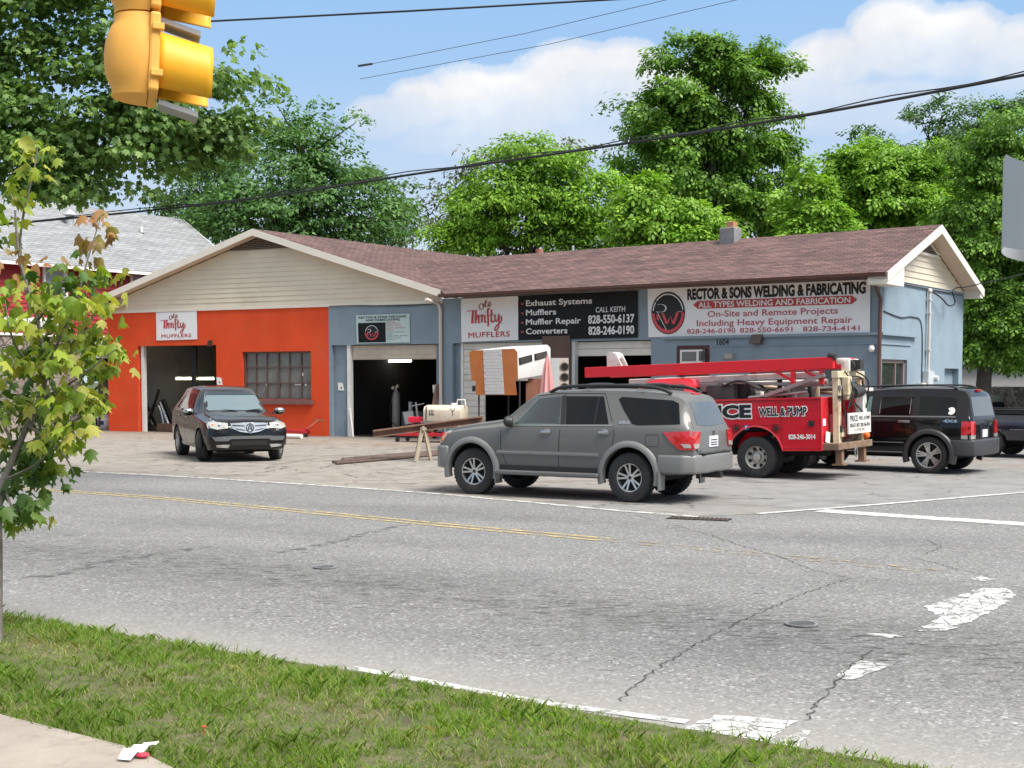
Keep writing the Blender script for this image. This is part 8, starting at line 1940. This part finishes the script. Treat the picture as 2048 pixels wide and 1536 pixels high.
# ---------------------------------------------------------------- young maple at the near left edge
def young_maple():
    Y0 = 9.3; base = gnd(-5, 1285, .03); base = Vector((base.x, base.y, 0.0))
    root = thing('young_maple', 'young maple with yellow green and reddish leaves on the grass at the left edge', 'tree', base)
    ym = leaf_mat('young_maple_leaves', [(.12, .20, .020), (.20, .30, .030), (.28, .38, .040), (.36, .42, .060), (.38, .35, .075), (.17, .27, .03)], .35)
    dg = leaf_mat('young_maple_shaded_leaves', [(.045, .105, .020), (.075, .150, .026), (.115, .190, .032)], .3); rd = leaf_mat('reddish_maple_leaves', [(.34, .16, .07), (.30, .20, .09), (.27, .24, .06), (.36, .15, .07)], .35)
    def A(px, py, d=0.0): return at_y(px, py, Y0 + d)
    mb = MB(); tr = [base, A(-4, 1120), A(-2, 1000), A(20, 930), A(55, 850), A(90, 760), A(75, 640), A(40, 520), A(30, 420)]
    mb.tube([Vector(p) for p in spl([tuple(p) for p in tr], 5)], [.036 - .030 * (i / 40) for i in range(41)], 8)
    br = [(A(60, 860), A(110, 700, -.1), A(150, 610, -.2), A(175, 520, -.2), A(200, 440, -.2)), (A(100, 730), A(170, 660, .2), A(200, 600, .2)), (A(80, 800), A(150, 760, -.2), A(230, 700, -.3)), (A(30, 900), A(110, 860, .1), A(170, 830, .1)), (A(10, 960), A(70, 930, -.2), A(100, 900, -.2)),
          (A(60, 620), A(40, 480, .2), A(70, 330, .2), A(75, 280, .2)), (A(30, 900), A(-10, 800, .1), A(-20, 700, .1)), (A(90, 760), A(30, 690, -.2), A(10, 600, -.2)), (A(55, 850), A(120, 900, -.2), A(150, 950, -.2)), (A(10, 980), A(30, 1020, -.1), A(60, 990, -.1)), (A(75, 640), A(120, 580, -.1), A(130, 540, -.1))]
    for b in br: q = spl([tuple(p) for p in b], 5); mb.tube([Vector(p) for p in q], [.013 - .010 * (i / (len(q) - 1)) for i in range(len(q))], 6)
    mb.build('trunk', mat('grey_young_bark', (.16, .145, .125), .85, var=.3, vscale=14), root, smooth=60)
    # drooping leaf fans: (px, py, spread px, leaves, which material)
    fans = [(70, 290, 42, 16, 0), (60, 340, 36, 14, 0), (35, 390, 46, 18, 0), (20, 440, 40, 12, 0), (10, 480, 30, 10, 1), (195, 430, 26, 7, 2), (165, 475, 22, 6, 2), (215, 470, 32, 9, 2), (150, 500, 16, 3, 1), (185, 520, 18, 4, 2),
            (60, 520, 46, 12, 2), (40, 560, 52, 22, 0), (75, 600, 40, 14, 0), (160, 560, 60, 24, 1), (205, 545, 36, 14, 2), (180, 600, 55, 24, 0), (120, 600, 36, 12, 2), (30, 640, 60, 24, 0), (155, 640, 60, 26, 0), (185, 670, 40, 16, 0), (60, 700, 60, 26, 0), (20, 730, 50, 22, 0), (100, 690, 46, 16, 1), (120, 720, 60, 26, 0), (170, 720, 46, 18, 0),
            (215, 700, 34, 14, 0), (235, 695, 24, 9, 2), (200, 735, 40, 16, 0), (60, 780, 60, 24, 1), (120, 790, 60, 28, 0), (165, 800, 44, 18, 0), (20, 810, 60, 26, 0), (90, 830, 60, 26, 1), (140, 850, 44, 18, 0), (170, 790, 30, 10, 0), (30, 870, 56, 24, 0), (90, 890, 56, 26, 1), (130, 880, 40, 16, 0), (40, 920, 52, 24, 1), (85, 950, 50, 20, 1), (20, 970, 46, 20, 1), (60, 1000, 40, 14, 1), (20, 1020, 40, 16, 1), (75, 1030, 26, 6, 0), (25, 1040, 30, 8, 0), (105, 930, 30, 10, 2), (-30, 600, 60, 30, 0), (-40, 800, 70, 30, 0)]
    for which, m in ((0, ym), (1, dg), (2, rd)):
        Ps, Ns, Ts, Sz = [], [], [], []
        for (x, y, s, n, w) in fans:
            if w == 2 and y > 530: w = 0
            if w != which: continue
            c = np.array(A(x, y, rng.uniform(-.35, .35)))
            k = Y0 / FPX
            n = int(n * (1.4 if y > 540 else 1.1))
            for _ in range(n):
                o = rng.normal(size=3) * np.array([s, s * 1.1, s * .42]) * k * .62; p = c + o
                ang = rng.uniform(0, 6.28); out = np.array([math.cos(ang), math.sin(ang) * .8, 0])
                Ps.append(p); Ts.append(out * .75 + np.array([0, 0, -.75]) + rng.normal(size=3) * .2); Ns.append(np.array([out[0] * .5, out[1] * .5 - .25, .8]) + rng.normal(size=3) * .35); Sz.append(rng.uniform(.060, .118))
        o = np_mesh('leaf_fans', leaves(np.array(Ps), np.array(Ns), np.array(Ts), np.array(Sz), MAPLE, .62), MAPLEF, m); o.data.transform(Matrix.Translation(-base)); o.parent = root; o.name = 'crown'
young_maple()

# ---------------------------------------------------------------- stone wall and low shed behind the right end
a, b = at_y(1925, 830, 52), at_y(2140, 850, 46); m = MB(); d = b - a; m.obox((a.x, a.y, 0), Vector((d.x, d.y, 0)), Vector((0, .5, 0)), Vector((0, 0, 1.65)))
o = thing('stone_wall', 'rough rubble stone wall under the big tree at the right edge', 'wall', (a.x, a.y, 0)); m.build('stones', STONE, o, bevel=.05)
m = MB(); m.box((at_y(1985, 790, 50.2).x, 49.8, 1.18), (1.5, .5, .25)); m.build('lintel', mat('grey_lintel', (.30, .30, .27), .9, var=.2), o); m = MB(); m.box((at_y(1985, 800, 50.2).x, 49.75, .78), (1.2, .5, .5)); m.build('opening', ARCH, o)
sh = thing('far_shed', 'pale far building glimpsed between leaves above the stone wall', 'building', (24, 70, 0)); m = MB(); m.box((24, 70, 1.3), (12, 6, 2.6)); m.build('wall', mat('pale_far_wall', (.34, .33, .32), .8, var=.1), sh); m = MB(); m.prism([(17.6, 66.6, 2.6), (30.4, 66.6, 2.6), (30.4, 70, 3.4), (17.6, 70, 3.4)], (0, 0, .12)); m.prism([(17.6, 73.4, 2.6), (30.4, 73.4, 2.6), (30.4, 70, 3.4), (17.6, 70, 3.4)], (0, 0, .12)); m.build('roof', mat('grey_far_roof', (.25, .25, .26), .8), sh)

# ---------------------------------------------------------------- grass on the verge
vp = [(p.x, p.y) for p in ve]; wpts = [(p.x, p.y) for p in wk]
def edge_y(xs, line): return np.interp(xs, [p[0] for p in line], [p[1] for p in line])
def grass():
    N = 540000; x = rng.uniform(-7.5, 3.2, N); y = rng.uniform(5.2, 15.5, N)
    keep = (y < edge_y(x, vp) + rng.normal(size=N) * .035); keep &= ~((x < wpts[-1][0] + .0) & (y < edge_y(x, wpts) - .02 + rng.normal(size=N) * .03))
    keep &= np.abs(x) < y * .45 + 1.0; keep &= ~((x > -1.7) & (x < -1.5) & (y < 6.2) & False)
    def fld(x, y, s, o): return np.sin(x * s + o) * np.sin(y * s * 1.3 + o * 2) + .6 * np.sin(x * s * 2.3 + y * s * 1.7 + o * 3) + .4 * np.sin(x * s * 4.1 - y * s * 3.7 + o)
    dn = fld(x, y, 2.1, .7) + .7 * fld(x, y, 5.3, 1.9)
    keep &= rng.uniform(size=N) < 1 / (1 + np.exp(-(dn + 1.25) * 1.8))
    x, y, dn = x[keep], y[keep], dn[keep]; n = len(x)
    # tufts: pull blades towards clump centres
    cx = np.round(x / .13 + .3 * np.sin(y * 9)) * .13; cy = np.round(y / .13 + .3 * np.sin(x * 7)) * .13
    t = rng.uniform(.0, .75, n) * (rng.uniform(size=n) < .55); x = x * (1 - t) + cx * t; y = y * (1 - t) + cy * t
    tall = np.clip(.045 + .020 * fld(x, y, 3.1, 2.4) + .016 * fld(x, y, 9.0, .3), .020, .13) * rng.uniform(.6, 1.5, n)
    tall = np.minimum(tall * .88, .10)
    lean = np.clip(rng.normal(size=(n, 2)), -1.5, 1.5) * .62; w = rng.uniform(.0014, .0034, n); az_ = rng.uniform(0, 6.28, n)
    bx, by = np.cos(az_) * w, np.sin(az_) * w; z0 = np.full(n, .025)
    L1 = tall * .55; P0 = np.stack([x - bx, y - by, z0], 1); P1 = np.stack([x + bx, y + by, z0], 1)
    m1 = np.stack([x + lean[:, 0] * tall * .35, y + lean[:, 1] * tall * .35, z0 + L1], 1); tip = np.stack([x + lean[:, 0] * tall * 1.05, y + lean[:, 1] * tall * 1.05, z0 + tall * .92], 1)
    o_ = np.stack([bx, by, np.zeros(n)], 1) * .8
    V_ = np.stack([P0, P1, m1 + o_, tip, m1 - o_], 1)
    f = fld(x, y, 2.7, 4.1) + .8 * rng.normal(size=n); dry = (f > 1.25) | (rng.uniform(size=n) < .08)
    ga = leaf_mat('grass_blades', [(.105, .200, .026), (.165, .285, .036), (.225, .355, .048), (.30, .40, .085)], .45, .6); gb = leaf_mat('dry_grass_blades', [(.30, .28, .12), (.40, .36, .18), (.26, .29, .10), (.48, .43, .25)], .4, .7)
    o = np_mesh('grass', V_, [(0, 1, 2, 4)], ga)
    bpy.data.objects.remove(o)
    # one object with both greens
    n_ = n; me = bpy.data.meshes.new('grass'); me.vertices.add(n * 5); me.vertices.foreach_set('co', V_.reshape(-1).astype(np.float32))
    base_i = np.arange(n) * 5; li = np.stack([base_i, base_i + 1, base_i + 2, base_i + 3, base_i + 4], 1).reshape(-1)
    me.loops.add(n * 5); me.loops.foreach_set('vertex_index', li.astype(np.int32)); me.polygons.add(n); me.polygons.foreach_set('loop_start', (np.arange(n) * 5).astype(np.int32)); me.polygons.foreach_set('loop_total', np.full(n, 5, np.int32))
    me.materials.append(ga); me.materials.append(gb); me.polygons.foreach_set('material_index', dry.astype(np.int32)); me.update(calc_edges=True)
    o = bpy.data.objects.new('grass', me); COL.objects.link(o); tag(o, kind='stuff')
grass()
